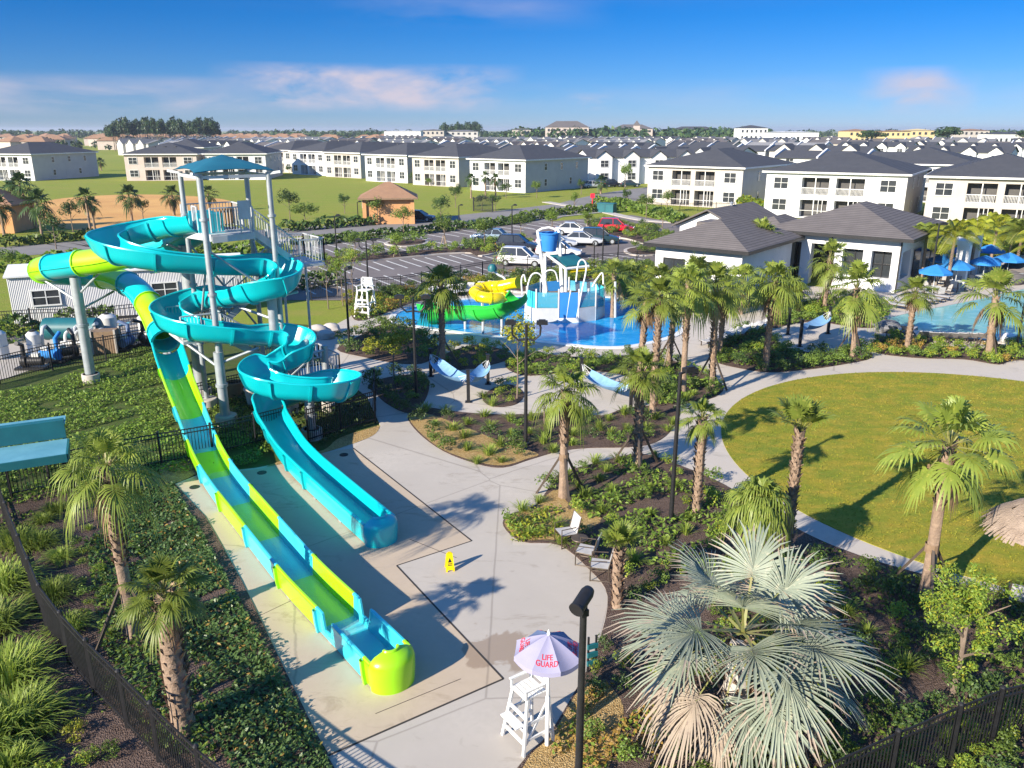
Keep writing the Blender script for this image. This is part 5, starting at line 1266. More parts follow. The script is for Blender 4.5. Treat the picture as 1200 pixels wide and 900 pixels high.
# wet floor sign
ws = thing('wet_floor_sign', 'yellow folding wet floor sign standing on the grey deck', 'warning sign', G(527, 667, .036), R(12)); ws.scale = (.82,) * 3
for s in (-1, 1):
    mb = MB(); w0, w1, hh, dy = .15, .11, .62, .17
    q = [(-w0, s * dy, .0), (w0, s * dy, .0), (w0, s * (dy * .72), .16), (.07, s * dy * .7, .17), (.07, s * dy * .85, .07), (-.07, s * dy * .85, .07)]
    A0 = [(-w0, s * dy, .06), (w0, s * dy, .06), (w1, s * .02, hh), (-w1, s * .02, hh)]; B0 = [(x, y - s * .02, z) for x, y, z in A0]
    mb.add(A0 + B0, [(0, 1, 2, 3), (7, 6, 5, 4), (0, 4, 5, 1), (1, 5, 6, 2), (2, 6, 7, 3), (3, 7, 4, 0)])
    for x in (-w0 + .03, w0 - .03): mb.box(x, s * (dy + .003), 0, .06, .025, .07)
    mb.build('panel', M['signy'], ws)
mb = MB(); mb.box(0, 0, .61, .18, .05, .03); mb.box(0, 0, .66, .1, .03, .02); mb.box(-.05, 0, .64, .02, .03, .03); mb.box(.05, 0, .64, .02, .03, .03); mb.build('handle', M['signy'], ws)
mb = MB(); tl = math.atan2(.15, .56)
def onp(x, u): t_ = u / .56; return (x, -(.17 - .15 * t_) - .004, .06 + u)
mb.add([onp(-.07, .26), onp(.07, .26), onp(0, .42)], [(0, 1, 2)]); mb.build('warning_triangle', M['black'], ws)
mb = MB()
for u in (.20, .15): mb.add([onp(-.08, u), onp(.08, u), onp(.08, u + .028), onp(-.08, u + .028)], [(0, 1, 2, 3)])
mb.build('wording_bars', M['black'], ws)
# lifeguard chair
def lifeguard(P, rz, lb, sc_=1.0):
    o = thing('lifeguard_chair', lb, 'lifeguard chair', P, rz, 'white lifeguard chairs'); o.scale = (sc_,) * 3; H = 1.75
    for sx in (-1, 1):
        for sy in (-1, 1):
            l = MB(); l.bar((sx * .55, sy * .55 - .05, 0), (sx * .36, sy * .33, H + (.0 if sy < 0 else .75)), .10, .07, up=(0, 1, 0)); l.build('leg', M['white'], o)
    for sx in (-1, 1):
        for z in (.45, .95):
            k = 1 - z / H; b_ = MB(); b_.bar((sx * (.36 + .19 * k), -(.33 + .25 * k), z), (sx * (.36 + .19 * k), .33 + .2 * k, z), .05, .09); b_.build('side_rail', M['white'], o)
        d2 = MB(); d2.bar((sx * .50, -.5, .3), (sx * .40, .36, 1.4), .045, .08); d2.build('brace', M['white'], o)
        ar = MB(); ar.box(sx * .38, -.05, H + .28, .10, .78, .04); ar.bar((sx * .37, -.38, H), (sx * .37, -.38, H + .28), .06); ar.build('armrest', M['white'], o)
    for i, z in enumerate((.35, .75, 1.15)):
        k = 1 - z / H; b_ = MB(); b_.bar((-.36 - .19 * k, -(.34 + .24 * k), z), (.36 + .19 * k, -(.34 + .24 * k), z), .06, .1); b_.build('step', M['white'], o)
    s = MB()
    for i in range(5): s.box(0, -.36 + i * .16, H, .78, .13, .04)
    s.build('seat', M['white'], o)
    s = MB()
    for i in range(4): s.box(0, .37 + i * .02, H + .16 + i * .17, .78, .035, .13)
    s.build('backrest', M['white'], o)
    f = MB(); f.box(0, -.62, .9, .8, .3, .04); f.build('footrest', M['white'], o); return o
LGP = G(624, 866, .036)
lifeguard(G(620, 864, .036), R(-55), 'white lifeguard chair under the grey lettered umbrella', .68)
lifeguard(G(429, 370, .035), R(-20), 'far white lifeguard chair beside the splash pool deck', 1.0)
ug = thing('lifeguard_umbrella', 'grey and blue lettered umbrella shading the near lifeguard chair', 'umbrella', G(641, 874, .036), R(-6)); UH = hgt(641, 874, 748)
p = MB(); p.lathe([(.045, 0), (.045, 1.2), (.028, 1.22), (.028, UH + .12)], (0, 0, 0), 10, cap=True); p.lathe([(.04, UH + .1), (.02, UH + .16), (0, UH + .2)], (0, 0, 0), 8); p.build('pole', M['white'], ug, 40)
NP = 8; RU = .70; zz = lambda t: UH + .08 - .36 * t ** 1.25
for i in range(NP):
    a0, a1 = 2 * math.pi * (i - .5) / NP, 2 * math.pi * (i + .5) / NP; mb = MB(); rows = []
    for t in (0.02, .25, .5, .75, 1.0):
        rows.append([(RU * t * ((1 - s) * math.cos(a0) + s * math.cos(a1)), RU * t * ((1 - s) * math.sin(a0) + s * math.sin(a1)), zz(t) - .05 * t * math.sin(math.pi * s)) for s in (0, .25, .5, .75, 1)])
    rows.append([(x * 1.01, y * 1.01, z - .09) for x, y, z in rows[-1]])
    mb.grid(rows); up_side = math.sin((a0 + a1) / 2) > .3
    pn = mb.build('canopy_panel', M['umb_d' if up_side else 'umb'], ug, True)
    if i in (0, 2, 4, 6):
        me = text_mesh('LIFE\nGUARD', .125); me.materials.append(M['red']); am = (a0 + a1) / 2
        ca_, sa_ = math.cos(am), math.sin(am); tn = math.tan(math.pi / NP); cs8 = math.cos(math.pi / NP)
        for v in me.vertices:        # lay every letter onto the sloping cloth
            ra = RU * cs8 * .73 - v.co.y; t_ = ra / (RU * cs8); s_ = .5 + v.co.x / (2 * ra * tn); lift = .010 + v.co.z
            v.co = (ra * ca_ - v.co.x * sa_, ra * sa_ + v.co.x * ca_, zz(t_) - .05 * t_ * math.sin(math.pi * s_) + lift)
        link('lettering', me, pn)
rb = MB()
for i in range(NP):
    a_ = 2 * math.pi * (i - .5) / NP; rb.tube([(0, 0, UH + .03)] + [(RU * t * math.cos(a_), RU * t * math.sin(a_), zz(t) - .02) for t in (.3, .6, 1)], .012, 5)
rb.build('ribs', M['steel_l'], ug)
# rescue tube rack beside the lamp post
rk = thing('rescue_board', 'narrow dark rescue rack standing behind the floodlight post', 'rack', G(693, 787, .04), .4); mb = MB()
for x in (-.1, .1): mb.bar((x, 0, 0), (x, 0, .95), .04)
mb.build('frame', M['black'], rk); mb = MB()
for z in (.2, .42, .64): mb.box(0, -.02, z, .26, .06, .12)
mb.build('shelf', M['teal_metal'], rk)
# thatched umbrella at the right
th = thing('thatched_umbrella', 'round thatched sunshade at the right edge over the lawn path', 'thatched umbrella', G(1206, 712, .05), 0); p = MB(); p.lathe([(.09, 0), (.08, 2.6)], (0, 0, 0), 10, cap=True); p.build('pole', M['wood'], th)
rg = random.Random(4); lb = LB(); RT = 1.45
for layer, (r0, r1, z0, z1) in enumerate([(.0, .75, 3.25, 2.8), (.45, 1.15, 2.98, 2.5), (.85, RT, 2.72, 2.22)]):
    for i in range(190):
        a_ = rg.uniform(0, 6.283); d = Vector((math.cos(a_), math.sin(a_), 0)); s = Vector((-math.sin(a_), math.cos(a_), 0)); e = rg.uniform(-.08, .1)
        lb.strip([d * r0 + Vector((0, 0, z0 + .02)), d * ((r0 + r1) / 2) + Vector((0, 0, (z0 + z1) / 2 + .05)) + s * rg.uniform(-.04, .04), d * (r1 + e) + Vector((0, 0, z1 - abs(e) * .8)) + s * rg.uniform(-.08, .08)], [.03 + r0 * .02, .05, .02], s, 0)
link('thatch', lb.mesh('thatch', [M['thatch']]), th); mb = MB(); mb.lathe([(0, 3.2), (.6, 2.84), (1.1, 2.5), (1.36, 2.26)], (0, 0, 0), 20); mb.build('thatch_core', M['thatch'], th, True)
patio_chair(G(1192, 716, .05), R(150), 'dark chair under the thatched sunshade', 'chairs at the thatched sunshade')
# terrace by the pool
def umbrella(P, h, r, lb, rz):
    o = thing('pool_umbrella', lb, 'umbrella', P, rz, 'blue umbrellas on the pool terrace'); p = MB(); p.lathe([(.25, 0), (.25, .07), (.03, .09), (.03, h)], (0, 0, 0), 10, cap=True); p.build('pole', M['steel_l'], o); mb = MB(); n = 8; rows = []
    for t in (0, .3, .6, 1.0): rows.append([(r * t * math.cos(2 * math.pi * j / n), r * t * math.sin(2 * math.pi * j / n), h - .55 * t ** 1.2) for j in range(n + 1)])
    rows.append([(x, y, z - .15) for x, y, z in rows[-1]]); mb.grid(rows); mb.build('canopy', M['canvas_b'], o); return o
for i, (x, y, lb) in enumerate([(1092, 347, 'blue umbrella nearest the clubhouse corner'), (1118, 340, 'blue umbrella in the middle of the terrace, front one'), (1150, 334, 'blue umbrella right of the middle, close to the pool'), (1124, 320, 'blue umbrella at the back of the terrace beside the white pillar'), (1156, 318, 'farthest right blue umbrella by the golden palms'), (1178, 330, 'blue umbrella beside the dark boulder'), (1103, 331, 'blue umbrella half hidden behind a dark palm trunk')]):
    P = G(x, y, .035); umbrella(P, 2.4, 1.2, lb, i * .3)
    t = thing('terrace_table', 'white table under the ' + lb, 'table', P + Vector((.0, 0, 0)), i, 'tables on the pool terrace'); mb = MB(); mb.lathe([(.06, .70), (.55, .70), (.55, .74), (.06, .74)], (0, 0, 0), 16); mb.build('table_top', M['white'], t)
    for k in range(3): a_ = k * 2.1; q = MB(); q.tube([(math.cos(a_) * .35, math.sin(a_) * .35, .7), (math.cos(a_) * .42, math.sin(a_) * .42, 0)], .025, 6); q.build('leg', M['white'], t)
    for k in range(4):
        a_ = k * math.pi / 2 + i; patio_chair(P + Vector((math.cos(a_) * 1.0, math.sin(a_) * 1.0, 0)), a_ - math.pi / 2, 'terrace chair under the ' + lb, 'chairs at the terrace tables')
def lounger(P, rz, lb, group):
    o = thing('sun_lounger', lb, 'sun lounger', P, rz, group); f = MB()
    for s in (-.3, .3): f.bar((s, -.95, .3), (s, .95, .3), .045, .05)
    f.build('frame', M['bronze'], o)
    for s in (-.3, .3):
        for y in (-.8, .75): l = MB(); l.bar((s, y, 0), (s, y, .29), .045); l.build('leg', M['bronze'], o)
    s = MB(); s.box(0, -.3, .325, .56, 1.3, .03); s.build('seat', M['sling'], o); b_ = MB(); b_.add([(-.28, .35, .33), (.28, .35, .33), (.28, .93, .72), (-.28, .93, .72), (-.28, .37, .31), (.28, .37, .31), (.28, .95, .70), (-.28, .95, .70)], [(0, 1, 2, 3), (7, 6, 5, 4), (0, 4, 5, 1), (1, 5, 6, 2), (2, 6, 7, 3), (3, 7, 4, 0)]); b_.build('backrest', M['sling'], o); return o
lounger0 = lounger(G(1078, 398, .035), R(165), 'grey sun lounger in the row at the near edge of the swimming pool', 'sun loungers at the near pool edge')
def lounge_copy(P, rz, lb, gr):
    c = copy_tree(lounger0); c.location = P; c.rotation_euler = (0, 0, rz); c['label'] = lb; c['group'] = gr
for i, x in enumerate((1090, 1102, 1114, 1126, 1138, 1150, 1064, 1050)): lounge_copy(G(x, 399 + i * .35 if i < 6 else 392, .035), R(165 - 4 * i), lounger0['label'], 'sun loungers at the near pool edge')
for i in range(7): lounge_copy(G(838 + i * 8, 404 - i * 2.4, .035), R(-60), 'sun lounger in the tight row beside the splash pool palms', 'sun loungers beside the splash pool palms')
for i in range(9): lounge_copy(G(500 + i * 12, 349 - i * 1.2, .035), R(-15), 'sun lounger in the row behind the splash pool', 'sun loungers behind the splash pool')
for i in range(6): lounge_copy(G(1052 + i * 9, 362 - i * 2.2, .035), R(40), 'sun lounger in the row on the far pool terrace edge', 'sun loungers on the far pool edge')
# ---- splash playground
SPo = G(664, 377, .04); sp_ = thing('splash_playground', 'splash playground with blue tipping bucket, white hoops and glazed panels', 'water playground', SPo, 0)
def SL(x, y, dy=0.0): return GY(x, y, SPo.y + dy) - SPo
def spart(name, mat_, fn, smooth=False): mb = MB(); fn(mb); return mb.build(name, M[mat_], sp_, smooth)
M['panel_glass'] = nmat('tinted_blue_panel')[0]; _b = M['panel_glass'].node_tree.nodes['Principled BSDF']; _b.inputs['Base Color'].default_value = (.10, .48, .66, 1); _b.inputs['Roughness'].default_value = .1; _b.inputs['Alpha'].default_value = .5
pts8 = [(-2.0, -.2), (-.55, -.25), (.75, -.2), (1.9, .4), (2.6, 1.6), (2.2, 3.2), (.4, 4.2), (-1.6, 3.6), (-2.5, 2.0), (-2.6, .8)]
for i in range(len(pts8)):
    p0, p1 = Vector((*pts8[i], 0)), Vector((*pts8[(i + 1) % len(pts8)], 0)); up = Vector((0, 0, 1))
    zl = (.95, 0.3, .95, .75, .9)[i % 5]
    spart('wall_panel', 'steel_l' if i % 3 != 1 else 'white', lambda mb: mb.bar(p0 + up * zl / 2, p1 + up * zl / 2, .08, zl))
    spart('glazed_panel', ('panel_glass', 'canvas_b', 'panel_glass', 'panel_glass', 'sky_teal')[i % 5], lambda mb: mb.bar(p0.lerp(p1, .05) + up * (zl + 2.0) / 2, p1.lerp(p0, .05) + up * (zl + 2.0) / 2, .03, 1.95 - zl))
    spart('panel_post', 'white', lambda mb: mb.tube([p0, p0 + up * 2.2], .05, 8))
spart('play_deck', 'wood', lambda mb: mb.prism([(x * .95, y * .95 + .1) for x, y in pts8], 1.2, 1.3))
for a, b in (((630, 270), (641, 348)), ((655, 270), (659, 342)), ((639, 298), (638, 350))):
    spart('mast', 'white', lambda mb: mb.tube([SL(*a, 1.6), SL(*b, 1.6)], [.10, .15], 12), True)
spart('bucket_arch', 'white', lambda mb: mb.tube([SL(630, 271, 1.6), SL(635, 268, 1.6), SL(643, 266.5, 1.6), (SL(655, 270, 1.6))], .08, 8), True)
bc = SL(643.5, 294, 1.6)
spart('tipping_bucket', 'canvas_b', lambda mb: mb.lathe([(.001, 0), (.46, 0), (.6, 1.12), (.66, 1.12), (.66, 1.2), (.52, 1.2), (.42, .1), (.001, .1)], bc, 18), 40)
spart('bucket_axle', 'white', lambda mb: mb.tube([bc + Vector((-.85, 0, .7)), bc + Vector((.85, 0, .7))], .06, 8))
spart('frame_beam', 'white', lambda mb: (mb.tube([SL(639, 297, .6), SL(663, 315, .2)], .09, 8), mb.tube([SL(663, 315, .2), SL(690, 312, 1.0)], .09, 8), mb.tube([SL(663, 315, .2), SL(663, 342, .2)], .1, 8)))
ca = [SL(645, 300, 1.4), SL(664, 313, .4), SL(690, 310, 1.2), SL(672, 298, 2.6)]
spart('canopy', 'teal_metal', lambda mb: mb.add([*ca, *[p + Vector((0, 0, .08)) for p in ca]], [(3, 2, 1, 0), (4, 5, 6, 7), (0, 1, 5, 4), (1, 2, 6, 5), (2, 3, 7, 6), (3, 0, 4, 7)]))
cb_ = [p + Vector((.15, -.1, -.35)) for p in (ca[1].lerp(ca[0], .25), ca[1], ca[2], ca[2].lerp(ca[3], .35))]
spart('lower_canopy', 'signy', lambda mb: mb.add([*cb_, *[p + Vector((0, 0, .06)) for p in cb_]], [(3, 2, 1, 0), (4, 5, 6, 7), (0, 1, 5, 4), (1, 2, 6, 5), (2, 3, 7, 6), (3, 0, 4, 7)]))
for hp in ([(615, 376), (617, 345), (621, 326), (627, 320), (634, 323), (637, 335)], [(675, 377), (681, 345), (687, 315), (684, 305), (678, 308), (675, 330)], [(612, 345), (611, 328), (614, 322), (616, 330)], [(634, 330), (640, 318), (650, 318), (654, 330)], [(694, 336), (700, 326), (706, 320), (707, 333)], [(663, 378), (667, 350), (669, 340)]):
    spart('water_hoop', 'white', lambda mb: mb.tube(crom([SL(*q, -.2) for q in hp], 5), .05, 8), True)
for i, (x, yt) in enumerate(((640, 345), (690, 338), (721, 330))):
    spart('spray_post', 'steel_l', lambda mb: mb.tube([SL(x, 372, .4), SL(x, yt, .4)], .08, 8))
# kiddie slides
def GS(x, y, z): return G(x, y, z)
ks = thing('kiddie_slide', 'low green wavy slide ending in the splash pool', 'water slide', GS(505, 374, .05), 0, 'small slides of the splash pool'); O_ = Vector(ks.location)
K1 = crom([GS(613, 352, 2.2), GS(604, 363, 1.7), GS(588, 372, 1.15), GS(566, 375, .85), GS(545, 374, .55), GS(522, 376, .25), GS(502, 378, .15)], 6); FK = frames(K1)
mb = sweep_open(FK, lambda i: (u_profile(.62, .12, .12), 0), 0, len(FK) - 1, range(6, 36, 6)); local(mb, O_).build('flume', M['sidegreen'], ks, 50)
K2 = crom([GS(528, 372, .4), GS(512, 369, .25), GS(497, 366, .15)], 5); mb = sweep_open(frames(K2), lambda i: (u_profile(.5, .12, .12), 0), 0, 10); local(mb, O_).build('side_flume', M['sidegreen'], ks, 50)
for x, y, z in ((588, 374, 1.1), (566, 377, .8), (545, 377, .5)): mb = MB(); p = GS(x, y, z) - O_; mb.tube([(p.x, p.y, -.05), (p.x, p.y, p.z)], .08, 8); mb.build('support_leg', M['steel_l'], ks)
kc = thing('coil_slide', 'yellow coiled tube slide beside the green slide', 'water slide', GS(575, 366, .05), 0, 'small slides of the splash pool'); O_ = Vector(kc.location)
cpt = [Vector((1.0 * math.cos(a) - .1, 1.2 * math.sin(a) + 1.2, 1.5 - .11 * a)) for a in [R(40) + 2 * math.pi * 1.15 * i / 44 for i in range(45)]]
mb = MB(); mb.tube([Vector((1.9, 1.6, 1.75)), Vector((1.4, 2.0, 1.6))] + cpt, .4, 14); mb.build('tube', M['yellow'], kc, 50)
for k in range(0, 44, 5):
    d = (cpt[k + 1] - cpt[k]).normalized() * .05; mb = MB(); mb.tube([cpt[k] - d, cpt[k] + d], .45, 14); mb.build('joint_ring', M['yellow'], kc, 50)
for a in (0, 2.1, 4.2): mb = MB(); mb.tube([(1.0 * math.cos(a) - .1, 1.2 + 1.2 * math.sin(a), -.05), (1.0 * math.cos(a) - .1, 1.2 + 1.2 * math.sin(a), .9)], .07, 8); mb.build('support_leg', M['steel_l'], kc)
sp2 = thing('water_sprayer', 'teal-headed sprayer on a bent white pipe behind the yellow coil', 'water sprayer', GS(596, 352, .04), 0); O_ = Vector(sp2.location)
q = lambda x, y: GY(x, y, O_.y) - O_
mb = MB(); mb.tube(crom([q(596, 352), q(594, 335), q(591, 326), q(584, 322), q(578, 316)], 5), .08, 8); mb.build('pipe', M['white'], sp2, True); mb = MB(); p = q(577, 318); mb.lathe([(.001, .0), (.32, .02), (.34, .3), (.2, .5), (.001, .55)], p, 14); mb.build('spray_head', M['teal_metal'], sp2, 40)
# ---- cars
def paint(name, c): return pmat(name, c, tuple(v * .97 for v in c), 1, .25, .1, coat=.6)
CP = {'white': paint('white_car_paint', (.75, .75, .74)), 'silver': paint('silver_car_paint', (.48, .5, .52)), 'navy': paint('dark_green_car_paint', (.02, .045, .05)), 'red': paint('red_car_paint', (.62, .015, .03)), 'black': paint('black_car_paint', (.018, .02, .028)), 'blue': paint('blue_grey_car_paint', (.22, .30, .38))}
def car(P, rz, col, lb, suv=False):
    o = thing('parked_car', lb, 'car', P, rz, 'cars in the car park'); top = 1.66 if suv else 1.42; b0 = .93 if not suv else 1.02
    st = [(-2.25, .70, .42, .72), (-2.15, .84, .30, b0 - .02), (-1.3, .90, .24, b0 + .02), (0, .91, .24, b0), (1.0, .90, .24, b0 - .05), (1.9, .86, .27, .76), (2.22, .74, .38, .62)]
    mb = MB(); rows = []
    for x, hw, zl, zh in st: rows.append([(x, -hw * .8, zl), (x, -hw, zl + .1), (x, -hw, (zl + zh) / 2 + .05), (x, -hw * .93, zh - .04), (x, -hw * .75, zh), (x, hw * .75, zh), (x, hw * .93, zh - .04), (x, hw, (zl + zh) / 2 + .05), (x, hw, zl + .1), (x, hw * .8, zl), (x, -hw * .8, zl)])
    mb.grid(rows); mb.add(rows[0][:-1], [tuple(range(10))]); mb.add(rows[-1][:-1], [tuple(range(9, -1, -1))]); mb.build('body', CP[col], o, 35)
    xb0, xb1, xt0, xt1 = (-2.05, 1.0, -1.75, .15) if suv else (-1.75, .98, -1.05, .12)
    bt = [(xb0, -.80, b0 - .02), (xb1, -.80, b0 - .04), (xb1, .80, b0 - .04), (xb0, .80, b0 - .02)]; tp = [(xt0, -.62, top), (xt1, -.62, top), (xt1, .62, top), (xt0, .62, top)]
    g_ = MB(); g_.add(bt + tp, [(0, 1, 5, 4), (1, 2, 6, 5), (2, 3, 7, 6), (3, 0, 4, 7)]); g_.build('windows', M['glass'], o)
    r = MB(); r.add([(x * 1.0 + (.05 if x > 0 else -.08), y * 1.04, z) for x, y, z in tp] + [(x * .95, y * .9, z + .05) for x, y, z in tp], [(0, 1, 5, 4), (1, 2, 6, 5), (2, 3, 7, 6), (3, 0, 4, 7), (4, 5, 6, 7)])
    for i in range(4): r.bar(Vector(bt[i]) * 1.0, Vector(tp[i]), .07)
    for s in (-1, 1): r.bar((-.35, s * .81, b0 - .02), (-.4, s * .63, top), .07)
    r.build('roof', CP[col], o)
    for x in (-1.38, 1.38):
        for s in (-1, 1):
            w_ = MB(); w_.tube([(x, s * .74, .32), (x, s * .93, .32)], .32, 16); wo = w_.build('wheel', M['rubber'], o, 40); k = MB(); k.tube([(x, s * .90, .32), (x, s * .94, .32)], .19, 12); k.build('rim', M['steel'], wo)
    for s in (-1, 1):
        h = MB(); h.box(2.14, s * .6, .58, .12, .26, .11); h.build('headlight', M['white'], o); t_ = MB(); t_.box(-2.2, s * .62, .68, .1, .22, .14); t_.build('tail_light', M['red'], o); m_ = MB(); m_.box(.75, s * .98, b0 - .02, .1, .16, .11); m_.build('mirror', CP[col], o)
    return o
rA = math.atan2(*(reversed((G(690, 256) - G(600, 263)).to_2d()))) 
for x, y, rz, col, lb, suv in [(672, 275, -.12, 'white', 'white hatchback parked nearest the hedge', False), (683, 287, -.15, 'silver', 'silver sedan parked beside the dark green car', False), (703, 285, -.15, 'navy', 'dark green SUV parked right of the silver sedan', True), (722, 272, -.2, 'red', 'red car parked at the kerb island', True), (655, 301, -.2, 'white', 'white pickup-like car behind the tipping bucket', True), (652, 290, -.1, 'silver', 'silver car partly hidden by the tipping bucket mast', False), (607, 294, -.2, 'black', 'black car under the parking island tree', True), (612, 311, -.25, 'white', 'white car behind the teal-headed sprayer', True), (575, 283, 2.9, 'blue', 'blue-grey car behind the spreading island tree', False), (492, 259, -.25, 'black', 'black car parked beside the terracotta pump house', False), (694, 220, .4, 'silver', 'silver car in front of the gabled townhouses', False), (717, 219, .5, 'black', 'black SUV in front of the gabled townhouses', True), (705, 214, .4, 'white', 'white car on the townhouse driveway', False), (738, 219, .2, 'navy', 'dark car at the end of the side street', False)]:
    car(G(x, y, .02), rz, col, lb, suv)
# green cabinet, gate, marker posts
gb = thing('utility_cabinet', 'small green utility cabinet beside the road kerb', 'utility cabinet', G(711, 249, .02), R(-30)); mb = MB(); mb.box(0, 0, 0, 2.6, 1.4, 1.3); mb.build('box', M['teal_metal'], gb); mb = MB(); mb.box(0, 0, 1.3, 2.75, 1.55, .12); mb.build('lid', M['teal_metal'], gb); mb = MB(); mb.box(.0, -.71, .15, .04, .04, 1.0); mb.build('door_seam', M['black'], gb)
gt = thing('arched_gate', 'black arched gate enclosure on the far verge', 'gate', G(566, 248, .02), R(-30)); mb = MB()
for i in range(19): x = -1.6 + i * .178; mb.bar((x, 0, 0), (x, 0, 1.9 + .4 * math.sin(math.pi * i / 18)), .05)
mb.tube([(-1.6 + 3.2 * t / 12, 0, 1.9 + .4 * math.sin(math.pi * t / 12)) for t in range(13)], .05, 6); mb.bar((-1.6, 0, .3), (1.6, 0, .3), .06); mb.build('bars', M['black'], gt)
for x in (-1.7, 1.7): mb = MB(); mb.box(x, 0, 0, .16, .16, 2.1); mb.build('gate_post', M['black'], gt)
mk = thing('marker_post', 'red marker post at the road junction', 'post', G(694, 243, .02), 0); mb = MB(); mb.lathe([(.08, 0), (.08, 1.7)], (0, 0, 0), 8, cap=True); mb.build('pole', M['red'], mk); mb = MB(); mb.box(0, -.05, 1.5, .7, .04, .7); mb.build('plate', M['red'], mk)
# boulders
def rock(P, s, lb, m, seed):
    rg = random.Random(seed); mb = MB(); rows = []
    for i in range(7):
        t = math.pi * i / 6 * .98 + .01; rows.append([(s * math.sin(t) * math.cos(a) * rg.uniform(.85, 1.1) * 1.15, s * math.sin(t) * math.sin(a) * rg.uniform(.85, 1.1), s * .7 * math.cos(t) + s * .35) for a in [2 * math.pi * j / 10 for j in range(10)]]); rows[-1].append(rows[-1][0])
    mb.grid(rows); o = mb.build('boulder', m, None, True, P); tag(o, lb, 'boulder', 'boulders')
for i, (x, y, s, lb, m) in enumerate([(1196, 328, 1.6, 'big dark boulder beside the terrace palms', 'roof_b'), (1183, 332, 1.0, 'smaller dark boulder left of the big one', 'roof_b'), (372, 392, .6, 'pale rock beside the slide walk', 'kerb'), (382, 396, .5, 'second pale rock beside the slide walk', 'kerb'), (388, 389, .55, 'pale rock behind the other two by the slide walk', 'kerb'), (1180, 400, .5, 'white rounded rock at the pool hedge', 'white'), (1040, 388, .7, 'grey rock at the left end of the swimming pool', 'roof_g')]):
    rock(G(x, y, .05), s, lb, M[m], i)
# ---- pump yard equipment
YG2 = 'pump yard equipment'
def yard(name, x, y, lb, cat, rz=0.0): return thing(name, lb, cat, G(x, y, .02), rz, YG2)
for x, y, lb, r_, h in [(129, 396, 'white water tank at the trailer end of the pump yard', .52, 1.3), (172, 392, 'white tank beside the lime tube in the pump yard', .42, 1.1), (42, 414, 'squat white tank near the front of the pump yard', .36, 1.1), (2, 420, 'tall pale tank at the far left of the pump yard', .42, 1.4)]:
    o = yard('water_tank', x, y, lb, 'tank'); mb = MB(); mb.lathe([(r_, 0), (r_, h), (r_ * .6, h + .15), (.001, h + .18)], (0, 0, 0), 20); mb.build('shell', M['tank'], o, 40); q = MB(); q.lathe([(r_ + .02, h * .5), (r_ + .04, h * .52), (r_ + .02, h * .54)], (0, 0, 0), 20); q.build('band', M['steel'], o); q = MB(); q.lathe([(.15, h + .16), (.15, h + .24), (.001, h + .24)], (0, 0, 0), 12); q.build('lid', M['black'], o)
def pumpset(x, y, lb, rz, m):
    o = yard('pump', x, y, lb, 'pump', rz); mb = MB(); mb.box(0, 0, 0, 1.5, .7, .12); mb.build('skid', M['black'], o); mb = MB(); mb.tube([(-.6, 0, .42), (.15, 0, .42)], .24, 14); mb.build('motor', M[m], o, 40); mb = MB(); mb.tube([(.2, 0, .42), (.42, 0, .42)], .32, 14); mb.tube([(.32, 0, .5), (.32, 0, 1.3), (.32, .5, 1.5)], .11, 10); mb.build('volute', M[m], o, 40); q = MB(); q.box(-.3, 0, .66, .35, .25, .18); q.build('terminal_box', M['tank'], o)
for i, (x, y, lb, m) in enumerate([(62, 424, 'dark blue pump in the middle of the pump yard', 'canvas_b'), (82, 420, 'black pump right of the blue one', 'black'), (150, 408, 'blue-grey pump near the fence corner', 'umb_d'), (172, 404, 'black pump at the right end of the pump yard', 'black'), (38, 432, 'black pump close to the yard fence', 'black'), (120, 406, 'steel pump behind the slide column', 'steel')]): pumpset(x, y, lb, i * .8, m)
o = yard('filter_tank', 88, 405, 'large teal-blue horizontal filter vessel in the pump yard', 'filter'); mb = MB(); mb.tube([(-1.7, 0, 1.0), (-1.5, 0, 1.0), (1.5, 0, 1.0), (1.7, 0, 1.0)], [.35, .65, .65, .35], 18); mb.build('vessel', M['teal_metal'], o, 40)
for x in (-1, 1): q = MB(); q.box(x, 0, 0, .2, 1.0, .5); q.build('saddle', M['steel'], o)
q = MB(); q.tube(crom([(-1.2, -.5, 1.3), (-1.2, -.9, 1.2), (-1.2, -1.1, .6), (-1.2, -1.1, 0)], 4), .1, 8); q.tube(crom([(.6, -.5, 1.3), (.6, -.95, 1.1), (.6, -1.0, .1)], 4), .1, 8); q.build('pipework', M['tank'], o, True)
o = yard('pipe_rack', 100, 412, 'pale looping pipework at the front of the pump yard', 'pipes'); q = MB()
for i in range(4): q.tube(crom([(i * .55 - 1, 0, 0), (i * .55 - 1, 0, .9), (i * .55 - .85, .2, 1.15), (i * .55 - .7, .6, 1.1), (i * .55 - .7, .8, .2)], 4), .09, 8)
q.tube([(-1.3, 0, .5), (1.2, 0, .5)], .1, 8); q.build('pipework', M['tank'], o, True)
o = yard('crate', 126, 412, 'brown timber box beside the slide column', 'box', .2); mb = MB(); mb.box(0, 0, 0, 1.2, .9, 1.25); mb.build('panel', M['wood'], o)
for x in (-.62, .62):
    for y in (-.47, .47): q = MB(); q.box(x, y, 0, .1, .1, 1.35); q.build('corner_post', M['wall_c'], o)
o = yard('control_panel', 148, 398, 'small tilted control panel on legs in the pump yard', 'control panel', .3); mb = MB(); mb.bar((-.3, 0, .9), (.3, 0, 1.0), .5, .05); mb.build('plate', M['paleblue'], o)
for x in (-.25, .25): q = MB(); q.bar((x, 0, 0), (x, 0, .9), .05); q.build('leg', M['black'], o)
